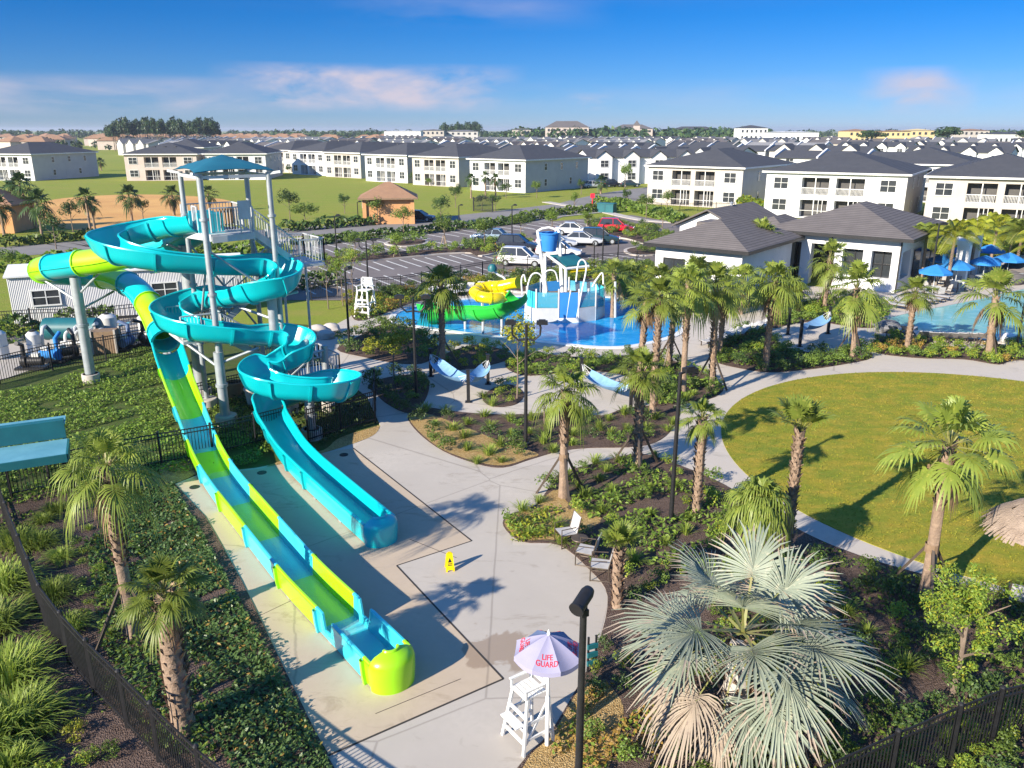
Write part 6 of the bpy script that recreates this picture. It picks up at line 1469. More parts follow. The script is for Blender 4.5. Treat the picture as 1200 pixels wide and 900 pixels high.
# ================================================================== BUILDINGS
def hip(mb, x0, y0, x1, y1, z, rise, over=.6, mi=0, fascia=.22):
    x0 -= over; y0 -= over; x1 += over; y1 += over; w, d = x1 - x0, y1 - y0; k = min(w, d) / 2
    if w >= d: r0, r1 = (x0 + k, (y0 + y1) / 2, z + rise), (x1 - k, (y0 + y1) / 2, z + rise)
    else: r0, r1 = ((x0 + x1) / 2, y0 + k, z + rise), ((x0 + x1) / 2, y1 - k, z + rise)
    a, b, c, d_ = (x0, y0, z), (x1, y0, z), (x1, y1, z), (x0, y1, z)
    if w >= d: mb.add([a, b, c, d_, r0, r1], [(0, 1, 5, 4), (1, 2, 5), (2, 3, 4, 5), (3, 0, 4)], mi)
    else: mb.add([a, b, c, d_, r0, r1], [(0, 1, 4), (1, 2, 5, 4), (2, 3, 5), (3, 0, 4, 5)], mi)
    return [(x0, y0), (x1, y0), (x1, y1), (x0, y1)]
def fasc(mb, q, z, h=.22, t=.06, mi=0):
    n = len(q)
    for i in range(n):
        a, b = Vector((*q[i], z - h / 2 + .01)), Vector((*q[(i + 1) % n], z - h / 2 + .01)); mb.bar(a, b, t, h, mi)
    mb.add([(x, y, z - h + .03) for x, y in q], [tuple(reversed(range(n)))], mi)
def gable(mb, x0, y0, x1, y1, z, rise, axis='x', over=.4, t=.14):
    if axis == 'x':
        ym = (y0 + y1) / 2
        for s in (-1, 1):
            ye = (y0 - over) if s < 0 else (y1 + over); zz = z - rise * over / ((y1 - y0) / 2)
            a, b = (x0 - over, ye, zz), (x1 + over, ye, zz); c, d = (x1 + over, ym, z + rise), (x0 - over, ym, z + rise)
            up = (0, 0, t); f = [a, b, c, d] if s < 0 else [b, a, d, c]
            g = [(p[0], p[1], p[2] + t) for p in f]
            mb.add(f + g, [(3, 2, 1, 0), (4, 5, 6, 7), (0, 1, 5, 4), (1, 2, 6, 5), (2, 3, 7, 6), (3, 0, 4, 7)])
    else:
        xm = (x0 + x1) / 2
        for s in (-1, 1):
            xe = (x0 - over) if s < 0 else (x1 + over); zz = z - rise * over / ((x1 - x0) / 2)
            f = [(xe, y0 - over, zz), (xm, y0 - over, z + rise), (xm, y1 + over, z + rise), (xe, y1 + over, zz)]
            if s > 0: f = list(reversed(f))
            g = [(p[0], p[1], p[2] + t) for p in f]
            mb.add(f + g, [(3, 2, 1, 0), (4, 5, 6, 7), (0, 1, 5, 4), (1, 2, 6, 5), (2, 3, 7, 6), (3, 0, 4, 7)])
def window(par, x, z, w, h, face='y', pos=0.0, mull=1, fm='white', nrm=-1):
    """window at wall coordinate x; face y: front/back wall plane y=pos, face x: side wall plane x=pos"""
    f = MB(); g_ = MB(); t = .09; o = nrm * .03
    def bx(mb, a, zz, ww, hh, dep):
        if face == 'y': mb.box(a, pos + o + nrm * dep / 2 - o * 0, zz, ww, dep + .0, hh)
        else: mb.box(pos + nrm * dep / 2 + o, a, zz, dep, ww, hh)
    bx(f, x, z - t, w + 2 * t, t, .07); bx(f, x, z + h, w + 2 * t, t, .07)
    bx(f, x - w / 2 - t / 2, z, t, h, .06); bx(f, x + w / 2 + t / 2, z, t, h, .06)
    for i in range(mull): bx(f, x - w / 2 + w * (i + 1) / (mull + 1), z, .06, h, .05)
    bx(f, x, z + h * .5, w, .05, .045)
    bx(g_, x, z + .002, w - .004, h - .004, .02)
    fo = f.build('window', M[fm], par); g_.build('pane', M['glass'], fo)
    return fo
def villa(P, rz, W, D, wall, label, group, roof='roof_d', H=6.2, side='wall_g', rise=2.6, bays=None, sidewin=(), name='house'):
    o = thing(name, label, 'house', (P[0], P[1], 0), rz, group)
    bays = bays or [(W * .27, W * .47), (W * .52, W * .72)]
    w_ = MB(); rec = 1.5; zs = [(0.12, 2.55), (3.15, 5.6)]
    w_.box(W / 2, (rec + D) / 2, 0, W, D - rec, H, mi=0)
    xs = [0] + [v for b in bays for v in b] + [W]
    for i in range(0, len(xs), 2): w_.box((xs[i] + xs[i + 1]) / 2, rec / 2, 0, xs[i + 1] - xs[i], rec - .004, H - .003)
    for a, b in bays:
        w_.box((a + b) / 2, rec / 2 + .004, 2.55, b - a, rec - .008, .6); w_.box((a + b) / 2, rec / 2 + .004, 5.6, b - a, rec - .008, H - 5.61); w_.box((a + b) / 2, rec / 2, 0, b - a, rec - .01, .12)
    w_.build('wall', M[wall], o)
    for a, b in bays:
        for z0, z1 in zs:
            s = MB(); s.box((a + b) / 2, rec - .03, z0, b - a - .01, .04, z1 - z0 - .005); s.build('recess_shade_panel', M['porch_shade'], o)  # dark panel on the recess back wall stands in for porch shade
            fr = MB(); m_ = (a + b) / 2
            fr.box(m_, .10, z0, .12, .08, z1 - z0)
            if z0 > 1:
                for k in range(int((b - a) / .16)): fr.box(a + .08 + k * .16, .10, z0, .04, .04, 1.0)
                fr.box(m_, .10, z0 + 1.0, b - a - .02, .07, .07); fr.box(m_, .10, z0 + .05, b - a - .02, .07, .07)
            else:
                fr.box(m_, .10, z0 + .9, b - a - .02, .06, .06)
                for q in (.3, .7): fr.box(a + (b - a) * .62 + (b - a) * .36 * q - .2, .10, z0, .07, .07, z1 - z0)
            fr.build('porch_railing', M['white'], o)
    for x in (W * .115, W * .88):
        for z in (1.0, 4.0): window(o, x, z, 1.9 if W > 15 else 1.6, 1.5)
    # right wall panel, its grey painting in the sunless side's shade, with small windows
    sd = MB(); sd.box(W + .03, D / 2, .0, .06, D - .02, H - .05); sd.build('shade_toned_side', M[side], o)
    for (y, z) in sidewin or ((D * .3, 4.2), (D * .55, 4.2), (D * .3, 1.1), (D * .7, 1.1), (D * .8, 4.2)): window(o, y, z, .8, 1.3, 'x', W + .06, 0, nrm=1)
    dr = MB(); dr.box(W + .08, D * .5, .05, .05, 1.0, 2.1); dr.build('side_door', M['wall_g'], o)
    r = MB(); q = hip(r, 0, 0, W, D, H + .18, rise, .55); rf = r.build('roof', M[roof], o)
    f = MB(); fasc(f, q, H + .18, .24); f.build('eaves', M['white'], rf)
    for k in range(3):
        v = MB(); v.box(W * (.35 + .15 * k), D * .28, H + .18 + rise * .55, .5, .5, .28); v.build('roof_vent', M['roof_d'], rf)
    return o
def copy_house(o, P, rz, label, group=None):
    c = copy_tree(o); c.location = (P[0], P[1], 0); c.rotation_euler = (0, 0, rz); c['label'] = label
    if group: c['group'] = group
    return c
M['roof_l'] = roofmat('pale_grey_shingle', (.24, .24, .245), (.30, .30, .30))
rg = random.Random(17)
RZ = R(-39); HG = 'two-storey houses around the lawn'
HW = villa(G(551, 222.5), RZ, 14.6, 22, 'wall_w', 'white two-storey house with shade-toned side wall, nearest along the lawn', HG)
HC = villa(G(484, 216.5), RZ, 14.2, 22, 'wall_c', 'cream two-storey house just left of the nearest white house', HG)
copy_house(HW, G(429, 212), RZ, 'white two-storey house behind the terracotta pump house')
copy_house(HC, G(382, 207), RZ, 'cream two-storey house third from the slide tower')
copy_house(HW, G(343, 204), RZ, 'white two-storey house just right of the slide tower')
copy_house(HC, G(309, 201), RZ, 'cream two-storey house beside the slide tower roof')
HR1 = villa(G(760, 194.5, 6.2), R(-38), 16.6, 22, 'wall_c', 'big cream two-storey house behind the car park with recessed porches', HG)
HR2 = villa(G(899, 201.5, 6.2), R(-32), 18.5, 22, 'wall_w', 'big white two-storey house behind the clubhouse roof', HG)
copy_house(HR1, G(1089, 207.5, 6.2), R(-30), 'cream two-storey house cut by the right edge of the photo')
c = copy_house(HR2, G(1010, 192, 6.2), R(-33), 'white house of which only the roof shows behind the big white house')
HL2 = villa(G(149, 212), R(6), 17, 17, 'wall_p', 'pink-beige two-storey house beyond the orange soil', HG, side='wall_p')
copy_house(HW, G(-16, 211), R(-14), 'white two-storey house at the left edge of the photo')
c = copy_house(HW, G(243, 211), R(5), 'white house behind the slide tower shade roof')
copy_house(HW, G(188, 196), R(3), 'white house peeking between the pink-beige house and the tower')
# ---- townhouses of the rows behind
def town(wall, W, D, H, label, gables=0, name='townhouse', roof='roof_d', win=True):
    o = thing(name, label, 'house', (0, 0, 0), 0, 'rows of townhouses behind'); w_ = MB(); w_.box(W / 2, D / 2, 0, W, D, H)
    zr = H + .03; rise = D * .13
    for x in (0, W): w_.add([(x, 0, H - .01), (x, D, H - .01), (x, D / 2, H + rise - .05)], [(0, 1, 2)])
    r = MB(); gable(r, 0, 0, W, D, zr, rise, 'x')
    for i in range(gables):
        gx = W * (i + .5) / gables; gw = W / gables * .56
        w_.box(gx, -.6, 0, gw, 1.2, H - .02); w_.add([(gx - gw / 2, -1.2, H - .03), (gx + gw / 2, -1.2, H - .03), (gx, -1.2, H + gw * .36)], [(0, 1, 2)])
        gable(r, gx - gw / 2, -1.2, gx + gw / 2, D * .45, zr + .02, gw * .38, 'y', .3)
    m_ = 3
    for i in range(0 if gables else m_ + 1):     # party walls standing a little proud of the roof
        x = W * i / m_; hw = .22; pr = [(-.3, H - .3), (D / 2, H + rise + .05), (D + .3, H - .3), (D + .3, H + .45), (D / 2, H + rise + .75), (-.3, H + .45)]
        w_.add([(x - hw, y, z) for y, z in pr] + [(x + hw, y, z) for y, z in pr], [(5, 4, 1, 0), (4, 3, 2, 1), (6, 7, 10, 11), (7, 8, 9, 10)] + [(k, (k + 1) % 6, 6 + (k + 1) % 6, 6 + k) for k in range(6)])
    w_.build('wall', M[wall], o); rf = r.build('roof', M[roof], o)
    if win:
        n = gables or 4
        for i in range(n):
            gx = W * (i + .5) / n
            for z in (1.1, 3.9): window(o, gx, z, 1.8, 1.4, 'y', -1.2 if gables else 0)
    return o
TW_ = [town('wall_w', 26, 12, 6.0, 'long white townhouse row with dark roof', 4), town('wall_w', 32, 12, 5.4, 'long white townhouse row with dark roof', 0), town('wall_c', 28, 13, 5.5, 'long cream townhouse row with dark roof', 0), town('wall_g', 30, 12, 5.6, 'long grey townhouse row with dark roof', 3)]
for t, (x, y, rz) in zip(TW_, ((690, 216, R(10)), (655, 196, R(-36)), (780, 188, R(-38)), (1000, 187, R(-38)))):
    p = G(x, y); t.location = (p.x, p.y, 0); t.rotation_euler = (0, 0, rz)
TW_[0]['label'] = 'white gabled townhouse row with cars in front, right of the nearest white house'
TW_[1]['label'] = 'white townhouse row directly behind the nearest white house'
TW_[2]['label'] = 'cream townhouse row just behind the big cream house'
TW_[3]['label'] = 'grey gabled townhouse row behind the big white house roof'
def bare(src):
    """a far copy, too small in the photo to show its windows"""
    c = src.copy(); COL.objects.link(c)
    for ch in KIDS[src.name]:
        if ch.name.split('.')[0] in ('wall', 'roof'):
            k = ch.copy(); COL.objects.link(k); k.parent = c
            if ch.name.startswith('roof') and src in TW_:
                k.material_slots[0].link = 'OBJECT'; k.material_slots[0].material = M[rg.choice(('roof_d', 'roof_g', 'roof_g', 'roof_b', 'roof_l'))]
            KIDS.setdefault(c.name, []).append(k)
    return c
rg = random.Random(17); placed = 0
u_, v_ = Vector((math.cos(RZ), math.sin(RZ), 0)), Vector((-math.sin(RZ), math.cos(RZ), 0)); base = G(551, 222.5)
taken = [(q.location.x, q.location.y) for q in TW_]
ROWS = [72, 130, 200, 285, 385, 500]
for row, off in enumerate(ROWS):
    for k in range(-26, 27):
        p = base + v_ * off + u_ * (k * 37 + (row * 13) % 17 + rg.uniform(-2, 2)); q = proj((p.x, p.y, 3))
        if p.y < 175 or p.y > 640 or not (-20 < q[0] < 1240): continue
        lim = 176 if q[0] < 240 else (172 if q[0] < 330 else 196)
        if q[0] < 110 and p.y > 420: continue
        if q[1] > lim + 12: continue
        if q[0] > 640 and p.y < 205: continue
        if any((p.x - a) ** 2 + (p.y - b_) ** 2 < 20 ** 2 for a, b_ in taken): continue
        t = rg.choice([TW_[0]] * 3 + [TW_[1]] * 2 + TW_[2:]); far = p.y > 330
        c = bare(t) if far else copy_tree(t)
        c.location = (p.x, p.y, 0); c.rotation_euler = (0, 0, RZ + rg.choice((0, 0, 0, math.pi / 2)) * 0)
        nm = {'wall_w': 'white'}.get('', None)
        src = t['label']; colr = 'cream' if t is TW_[2] else 'grey' if t is TW_[3] else 'white'
        kind = 'gabled ' if t in (TW_[0], TW_[3]) else ''
        c['label'] = ('distant ' if far else '') + colr + ' ' + kind + 'townhouse row with dark roof in the estate behind the lawn houses'
        c['group'] = c['label'] + 's'; placed += 1
print('townhouses', placed)
# far terracotta-roofed houses
def bungalow():
    o = thing('bungalow', 'tan house with terracotta hip roof far on the left', 'house', (0, 0, 0), 0, 'far terracotta-roofed houses'); w_ = MB(); w_.box(8, 6, 0, 16, 12, 5.4); w_.build('wall', M['wall_p'], o)
    r = MB(); hip(r, 0, 0, 16, 12, 5.5, 3.0, .6); r.build('roof', M['roof_t'], o); return o
bg_ = bungalow(); first = True
for i in range(60):
    x = rg.uniform(-20, 460) if i < 52 else rg.uniform(230, 330); Y = rg.uniform(430, 900) if x < 130 else rg.uniform(560, 900)
    X = (x - 600) / FPX * (Y * _c + 3)
    c = bg_ if first else bare(bg_); first = False
    c.location = (X, Y, 0); c.rotation_euler = (0, 0, rg.uniform(-.6, .4))
# ---- horizon blocks
def block(x0, x1, ytop, Y, wall, roof, label, dep=18, n=8, rise=1.2, floors=3):
    a = GY(x0, ytop, Y); b_ = GY(x1, ytop, Y); H = a.z; W = b_.x - a.x
    o = thing('apartment_block', label, 'building', (a.x, Y, 0), 0, None); w_ = MB(); w_.box(W / 2, dep / 2, 0, W, dep, H); w_.build('wall', M[wall], o)
    r = MB(); hip(r, 0, 0, W, dep, H + .02, rise, .5); r.build('roof', M[roof], o)
    for f in range(floors):
        for i in range(n):
            wd = MB(); wd.box(W * (i + .5) / n, -.04, H * (f + .28) / floors, W / n * .4, .1, H / floors * .45); wd.build('window', M['glass'], o)
    return o
block(450, 493, 153.5, 640, 'wall_w', 'wall_w', 'long flat white building on the horizon left of centre', n=6, rise=.3, floors=1)
block(494, 520, 153, 690, 'wall_c', 'roof_g', 'grey-beige block right of the long white horizon building', n=5)
block(521, 560, 154, 700, 'wall_g', 'roof_g', 'wide grey block near the horizon pines', n=6)
block(600, 622, 152, 720, 'wall_c', 'roof_b', 'low tan wing left of the towered apartments on the horizon', n=4)
block(640, 690, 149, 720, 'wall_p', 'roof_b', 'tan apartment block with steep roofs on the horizon', n=8, rise=5)
block(720, 765, 151, 800, 'wall_p', 'roof_b', 'tan block half behind trees on the horizon', n=6, rise=4)
block(790, 840, 152, 820, 'wall_c', 'roof_d', 'dim cream block among horizon trees', n=6, rise=3)
block(868, 900, 150, 620, 'wall_w', 'roof_d', 'white three-storey block with dark roof right of the tree line', n=6, rise=2)
block(905, 960, 155, 560, 'wall_w', 'wall_w', 'long low white building far right of centre', n=8, rise=.5, floors=1)
block(995, 1022, 153.5, 560, 'wall_y', 'roof_t', 'small yellow building left of the round dark tree', n=4)
block(1038, 1068, 154, 560, 'wall_y', 'roof_t', 'yellow building between the two round dark trees', n=5, rise=.8)
block(1068, 1096, 153, 590, 'wall_y', 'wall_y', 'pale yellow box building beside the right round dark tree', n=4)
block(1130, 1160, 153, 600, 'wall_c', 'roof_t', 'cream building right of the round dark trees', n=5)
block(1165, 1215, 157, 520, 'wall_w', 'roof_d', 'long white building at the right end of the horizon', n=8, floors=1)
for x, yt in ((671, 142), (747, 141)):
    p = GY(x, yt, 730); o = thing('tower_block', 'slim turret rising from the tan apartment block' if x < 700 else 'slim turret above the tan block behind trees', 'tower', (p.x, 733, 0)); h = p.z - 4
    t = MB(); t.box(0, 0, 0, 5, 5, h); t.build('wall', M['wall_p'], o); r = MB(); hip(r, -2.5, -2.5, 2.5, 2.5, h, 4, .5); r.build('roof', M['roof_b'], o)
# ---- trees far off
PINE = leaf_blob('pine_crown', 301, 700, (1, 1, 1.2), .3, [M['pine'], M['leaf_d']], 14)
OAK = leaf_blob('oak_crown', 302, 1400, (1, 1, .7), .2, [M['leaf_d'], M['pine']], 18)
rgp = random.Random(3)
for i in range(44):
    x = 128 + 126 * (i + rgp.uniform(.1, .9)) / 44; Y = rgp.uniform(500, 560); p = GY(x, 160, Y); p.z = 0
    h = 12 + rgp.uniform(3.0, 6.5) * min(1, (x - 118) / 25) ; make_tree(p, h, rgp.uniform(3.2, 4.6), PINE, 'tall pine in the dense stand on the left horizon', 'pines of the stand on the horizon', .35, 'pine_tree', i, .28)
for i in range(14):
    x = 518 + 44 * (i + .5) / 14; p = GY(x, 160, 760); p.z = 0
    make_tree(p, 12 + rgp.uniform(2, 6), 4.2, PINE, 'pine in the small group on the horizon right of the white building', 'pines beside the horizon building', .35, 'pine_tree', 50 + i, .28)
for x, yt, Y, cr, lb_ in ((1113, 144.5, 480, 9.5, 'broad dark round tree rising above the right rooftops'), (1022, 149.5, 500, 8.5, 'rounded dark tree above the rooftops right of centre'), (1200, 150, 520, 7, 'dark tree at the right end of the horizon')):
    p = GY(x, yt, Y); h = p.z; p.z = 0; make_tree(p, h, cr, OAK, lb_, None, .25, 'oak_tree', int(x), .5)
def treeline(x0, x1, Ya, Yb, n, h0, h1, label, seed):
    rg_ = np.random.default_rng(seed); Vs = []
    for i in range(n):
        Y = rg_.uniform(Ya, Yb); x = rg_.uniform(x0, x1); X = (x - 600) / FPX * (Y * _c + 3); h = rg_.uniform(h0, h1); cr = rg_.uniform(.45, .7) * h; m_ = 46
        u = rg_.normal(size=(m_, 3)); u /= np.linalg.norm(u, axis=1)[:, None]; P = u * rg_.uniform(.6, 1, m_)[:, None] * [cr, cr, h * .42] + [X, Y, h * .56]
        nn = u + rg_.normal(size=(m_, 3)) * .5; nn[:, 2] += .4; nn /= np.linalg.norm(nn, axis=1)[:, None]; t = np.cross(nn, rg_.normal(size=(m_, 3))); t /= np.linalg.norm(t, axis=1)[:, None]; b2 = np.cross(nn, t); s = rg_.uniform(.8, 1.8, m_)[:, None] * h / 9
        Vs.append(np.stack([P - t * s, P - b2 * s * .7, P + t * s, P + b2 * s * .7], 1).reshape(-1, 3))
    V = np.concatenate(Vs); o = link('distant_trees', mesh_np('distant_trees', V, np.arange(len(V)).reshape(-1, 4), [M['leaf_d'], M['pine']], (rg_.random(len(V) // 4) < .4).astype(int)))
    return tag(o, label, 'woods', None, 'stuff')
treeline(-250, 1450, 900, 1500, 900, 7, 13.5, 'low dark tree line along the whole horizon', 1)
treeline(590, 900, 700, 860, 260, 9, 15.5, 'denser woods behind the estate right of centre', 2)
treeline(-100, 560, 480, 900, 220, 4, 8, 'scattered trees between the terracotta roofs', 3)
treeline(300, 1250, 260, 640, 150, 3, 6.5, 'small garden trees between the townhouse rows', 4)
# ---- clubhouse
def clubwall(par, segs, H):
    w_ = MB()
    for s in segs: w_.box(*s)
    w_.build('wall', M['wall_w'], par)
ch = thing('clubhouse', 'white clubhouse with brown-grey hip roof and open porch by the pool', 'clubhouse', (*G(1050, 344)[:2], 0), R(-38))
Wc, Dc, Hc = 9.8, 12, 4.1   # local x runs left from the corner as -Wc..0
w_ = MB(); w_.box(-Wc / 2, (4 + Dc) / 2, 0, Wc, Dc - 4, Hc)          # body behind porch
w_.box(-2.45, 2, 0, 4.9, 3.995, 1.0); w_.box(-2.45, 2, 3.1, 4.9, 3.995, .99)     # glazed corner room
for x in (-4.6, -2.45, -.35): w_.box(x, .3, 1.0, .62, .6, 2.1)
w_.box(-.3, 3.3, 1.0, .6, .6, 2.1); w_.box(-4.4, 3.6, 1.0, .9, .7, 2.1)
w_.box(-7.35, .35, 3.3, 4.9, .7, .79); 
for x in (-9.4, -7.2): w_.box(x, .4, 0, .8, .8, 3.3)
w_.build('wall', M['wall_w'], ch)
for x, wd in ((-3.5, 1.45), (-1.4, 1.4)):
    g_ = MB(); g_.box(x, .62, 1.0, wd, .05, 2.1); f = g_.build('window', M['glass'], ch)
    f2 = MB(); f2.box(x, .55, 2.0, wd, .08, .07); f2.box(x, .55, 1.0, .07, .08, 2.1); f2.build('window_bar', M['black'], f)
g_ = MB(); g_.box(-.62, 1.85, 1.0, .05, 2.2, 2.1); g_.build('window', M['glass'], ch)
g_ = MB(); g_.box(-7.2, 3.95, 0.05, 4.4, .06, 3.0); f = g_.build('glass_door', M['glass'], ch)
f2 = MB()
for k in range(4): f2.box(-9.2 + k * 1.3, 3.88, .05, .1, .1, 3.0)
f2.build('door_frame', M['black'], f)
r = MB(); q = hip(r, -Wc, 0, 0, Dc, Hc + .15, 2.0, .9); rf = r.build('roof', M['roof_b'], ch); f = MB(); fasc(f, q, Hc + .15, .26); f.build('eaves', M['black'], rf)
for x, y in ((-.05, -.75), (-5.2, -.75)):
    d = MB(); d.bar((x, -.12, 0), (x, -.12, Hc), .1); d.bar((x, -.12, Hc), (x, -.8, Hc + .05), .1); d.build('downpipe', M['black'], ch)
for y in (2.5, 6, 8.6):
    g_ = MB(); g_.box(.05, y + 2.6, .3, .08, 2.2, 2.6); g_.build('side_window', M['glass'], ch)
pl = MB(); pl.box(-11.9, 6.2, 0, 4.2, 6.5, 3.3); pl.build('link_wall', M['wall_w'], ch)
r = MB(); q = hip(r, -14.0, 2.6, -9.75, 9.6, 3.45, 1.3, .5); rl = r.build('link_roof', M['roof_b'], ch); f = MB(); fasc(f, q, 3.45, .24); f.build('eaves', M['black'], rl)
# open side pavilion roof next to the pool terrace
pv = MB()
for x, y in ((3.2, 6.0), (3.2, 10.5)): pv.box(x, y, 0, .9, .9, 3.4)
pv.box(1.7, 8.2, 3.4, 3.8, 6.2, .35); pv.build('side_porch', M['wall_w'], ch)
c2 = thing('clubhouse_wing', 'lower left wing of the clubhouse with white walls and stepped hip roof', 'clubhouse', (*G(769, 283, 3.9)[:2], 0), R(-38)); W2, D2, H2 = 6.9, 10, 3.7
w_ = MB(); w_.box(W2 / 2, D2 / 2, 0, W2, D2, H2); w_.build('wall', M['wall_w'], c2)
r = MB(); q = hip(r, 0, 0, W2, D2, H2 + .15, 1.7, .7); rf = r.build('roof', M['roof_b'], c2); f = MB(); fasc(f, q, H2 + .15, .26); f.build('eaves', M['black'], rf)
r = MB(); r.box(1.9, 5.2, H2 + .9, 1.1, 2.6, .55); r.build('roof_hatch', M['roof_b'], rf)
for x in (1.6, 3.8): window(c2, x, 1.1, 1.6, 1.6, 'y', 0, 1, 'black')
dr = MB(); dr.box(5.6, -.05, .05, 1.8, .08, 2.4); dr.build('door', M['white'], c2)
for x in (4.9, 6.5):
    l = MB(); l.box(x, -.12, 2.2, .16, .2, .4); l.build('wall_lamp', M['black'], c2)
c3 = thing('clubhouse_annex', 'small annex with brown-grey roof behind the clubhouse wing', 'clubhouse', (*G(797, 262, 3.2)[:2], 0), R(-38))
w_ = MB(); w_.box(3, 5, 0, 6, 10, 3.2); w_.add([(0, .0, 3.19), (6, .0, 3.19), (3, .0, 4.5)], [(0, 1, 2)]); w_.build('wall', M['wall_w'], c3)
r = MB(); gable(r, 0, 0, 6, 10, 3.25, 1.4, 'y', .6); r.build('roof', M['roof_b'], c3)
v = MB(); v.lathe([(.15, 0), (.15, .5), (.22, .5), (.0, .65)], (3, 5, 4.5), 10); v.build('roof_vent', M['steel'], c3)
# ---- terracotta pump house
def pump(P, rz, label):
    o = thing('pump_house', label, 'utility building', (P[0], P[1], 0), rz, None); W, D, H = 6.3, 5.6, 3.3
    w_ = MB(); w_.box(W / 2, D / 2, 0, W, D, H)
    for x in (0, W):
        for y in (0, D): w_.box(x, y, 0, .5, .5, H - .02)
    w_.box(-.14, D / 2, 0, .28, 2.7, 2.2); w_.build('wall', M['wall_t'], o)
    ar = MB(); pts = [(math.cos(a) * 1.1, math.sin(a) * .9) for a in [math.pi * i / 12 for i in range(13)]]
    n = len(pts); vs = [(-.34, D / 2 + y, 2.0 + z) for y, z in pts] + [(-.34, D / 2 - 1.1, .05), (-.34, D / 2 + 1.1, .05)]
    vs2 = [(-.285, y, z) for x, y, z in vs]; m_ = len(vs)
    ar.add(vs + vs2, [tuple(range(m_))] + [(i, (i + 1) % m_, m_ + (i + 1) % m_, m_ + i) for i in range(m_)]); ar.build('arched_door', M['wood'], o)
    tr = MB(); tr.tube([(-.3, D / 2 + y * 1.12, 2.0 + z * 1.12) for y, z in pts], .1, 6); tr.build('arch_trim', M['wall_c'], o)
    r = MB(); q = hip(r, 0, 0, W, D, H + .12, 1.9, .75); rf = r.build('roof', M['roof_t'], o); f = MB(); fasc(f, q, H + .12, .2); f.build('eaves', M['wood'], rf)
    return o
pump(G(428, 263), R(7), 'small terracotta pump house with tiled hip roof and arched door')
pump(G(-48, 274), R(5), 'brown arched building at the left edge, cut by the photo edge')
# ---- trailer
A_, B_ = G(18, 384), G(188, 371); d = (B_ - A_); rzt = math.atan2(d.y, d.x)
tr = thing('trailer_building', 'long grey corrugated trailer with white roof and two windows behind the slides', 'trailer', (A_.x, A_.y, 0), rzt)
w_ = MB(); w_.box(7, 2.2, .25, 14, 4.4, 2.9); w_.build('wall', M['corr'], tr)
r = MB(); gable(r, 0, 0, 14, 4.4, 3.2, .4, 'x', .15, .1); r.build('roof', M['white'], tr)
for x in (2.0, 9.0): window(tr, x, 1.35, 1.5, .9, 'y', 0, 1)
s = MB(); s.box(7, 2.2, -.02, 13.7, 4.1, .27); s.build('skirting', M['roof_g'], tr)
dr = MB(); dr.box(12.2, -.03, .3, 1.0, .06, 2.1); dr.build('door', M['wall_g'], tr)
# ================================================================== LIGHT, SKY, CAMERA
SUN_EL, SUN_AZ = R(25), R(47)      # shadows run 47 degrees to the right of straight ahead
w = bpy.data.worlds.new('World'); sc.world = w; w.use_nodes = True
nt = w.node_tree; L = nt.links; bg = nt.nodes['Background']
sky = N(nt, 'ShaderNodeTexSky', sky_type='NISHITA'); sky.sun_disc = False
sky.sun_elevation = SUN_EL; sky.sun_rotation = math.pi + SUN_AZ
sky.air_density = 1.0; sky.dust_density = .1; sky.ozone_density = 5.0; sky.altitude = 1500
tc = N(nt, 'ShaderNodeTexCoord'); sp = N(nt, 'ShaderNodeSeparateXYZ'); L.new(tc.outputs['Generated'], sp.inputs[0])
az = N(nt, 'ShaderNodeMath', operation='ARCTAN2'); L.new(sp.outputs[0], az.inputs[0]); L.new(sp.outputs[1], az.inputs[1])
cb = N(nt, 'ShaderNodeCombineXYZ'); L.new(az.outputs[0], cb.inputs[0]); L.new(sp.outputs[2], cb.inputs[1])
def cloud(scale, sx, sy, lo, hi, zlo, zhi, off, fall=.02):
    mp = N(nt, 'ShaderNodeMapping'); mp.inputs['Scale'].default_value = (sx, sy, 1); mp.inputs['Location'].default_value = off
    L.new(cb.outputs[0], mp.inputs['Vector'])
    f = ramp(nt, noise(nt, scale, 7, .58, mp.outputs[0], .25), lo, hi)
    a = ramp(nt, sp.outputs[2], zlo, zlo + fall); b_ = ramp(nt, sp.outputs[2], zhi, zhi - fall)
    m1 = N(nt, 'ShaderNodeMath', operation='MULTIPLY'); L.new(a, m1.inputs[0]); L.new(b_, m1.inputs[1])
    m2 = N(nt, 'ShaderNodeMath', operation='MULTIPLY'); L.new(m1.outputs[0], m2.inputs[0]); L.new(f, m2.inputs[1])
    return m2.outputs[0]
def box_az(a0, a1, soft=.06):
    a = ramp(nt, az.outputs[0], a0, a0 + soft); b_ = ramp(nt, az.outputs[0], a1, a1 - soft)
    m1 = N(nt, 'ShaderNodeMath', operation='MULTIPLY'); L.new(a, m1.inputs[0]); L.new(b_, m1.inputs[1]); return m1.outputs[0]
def mul(a, b_, k=1.0):
    m1 = N(nt, 'ShaderNodeMath', operation='MULTIPLY'); L.new(a, m1.inputs[0]); L.new(b_, m1.inputs[1])
    m2 = N(nt, 'ShaderNodeMath', operation='MULTIPLY'); L.new(m1.outputs[0], m2.inputs[0]); m2.inputs[1].default_value = k; return m2.outputs[0]
hs = N(nt, 'ShaderNodeHueSaturation'); hs.inputs['Saturation'].default_value = 1.12; hs.inputs['Value'].default_value = 1.0
L.new(sky.outputs[0], hs.inputs['Color'])
col = mixc(nt, 1.0, hs.outputs[0], mixc(nt, ramp(nt, sp.outputs[2], .18, .5), mixc(nt, ramp(nt, sp.outputs[2], 0.0, .13), (.37, .455, .70), (.06, .385, .68)), (1.75, 1.75, 1.8)), 'MULTIPLY')  # upper sky, out of view, is brightened to lift the shadows
CB = (4.3, 3.95, 4.6)
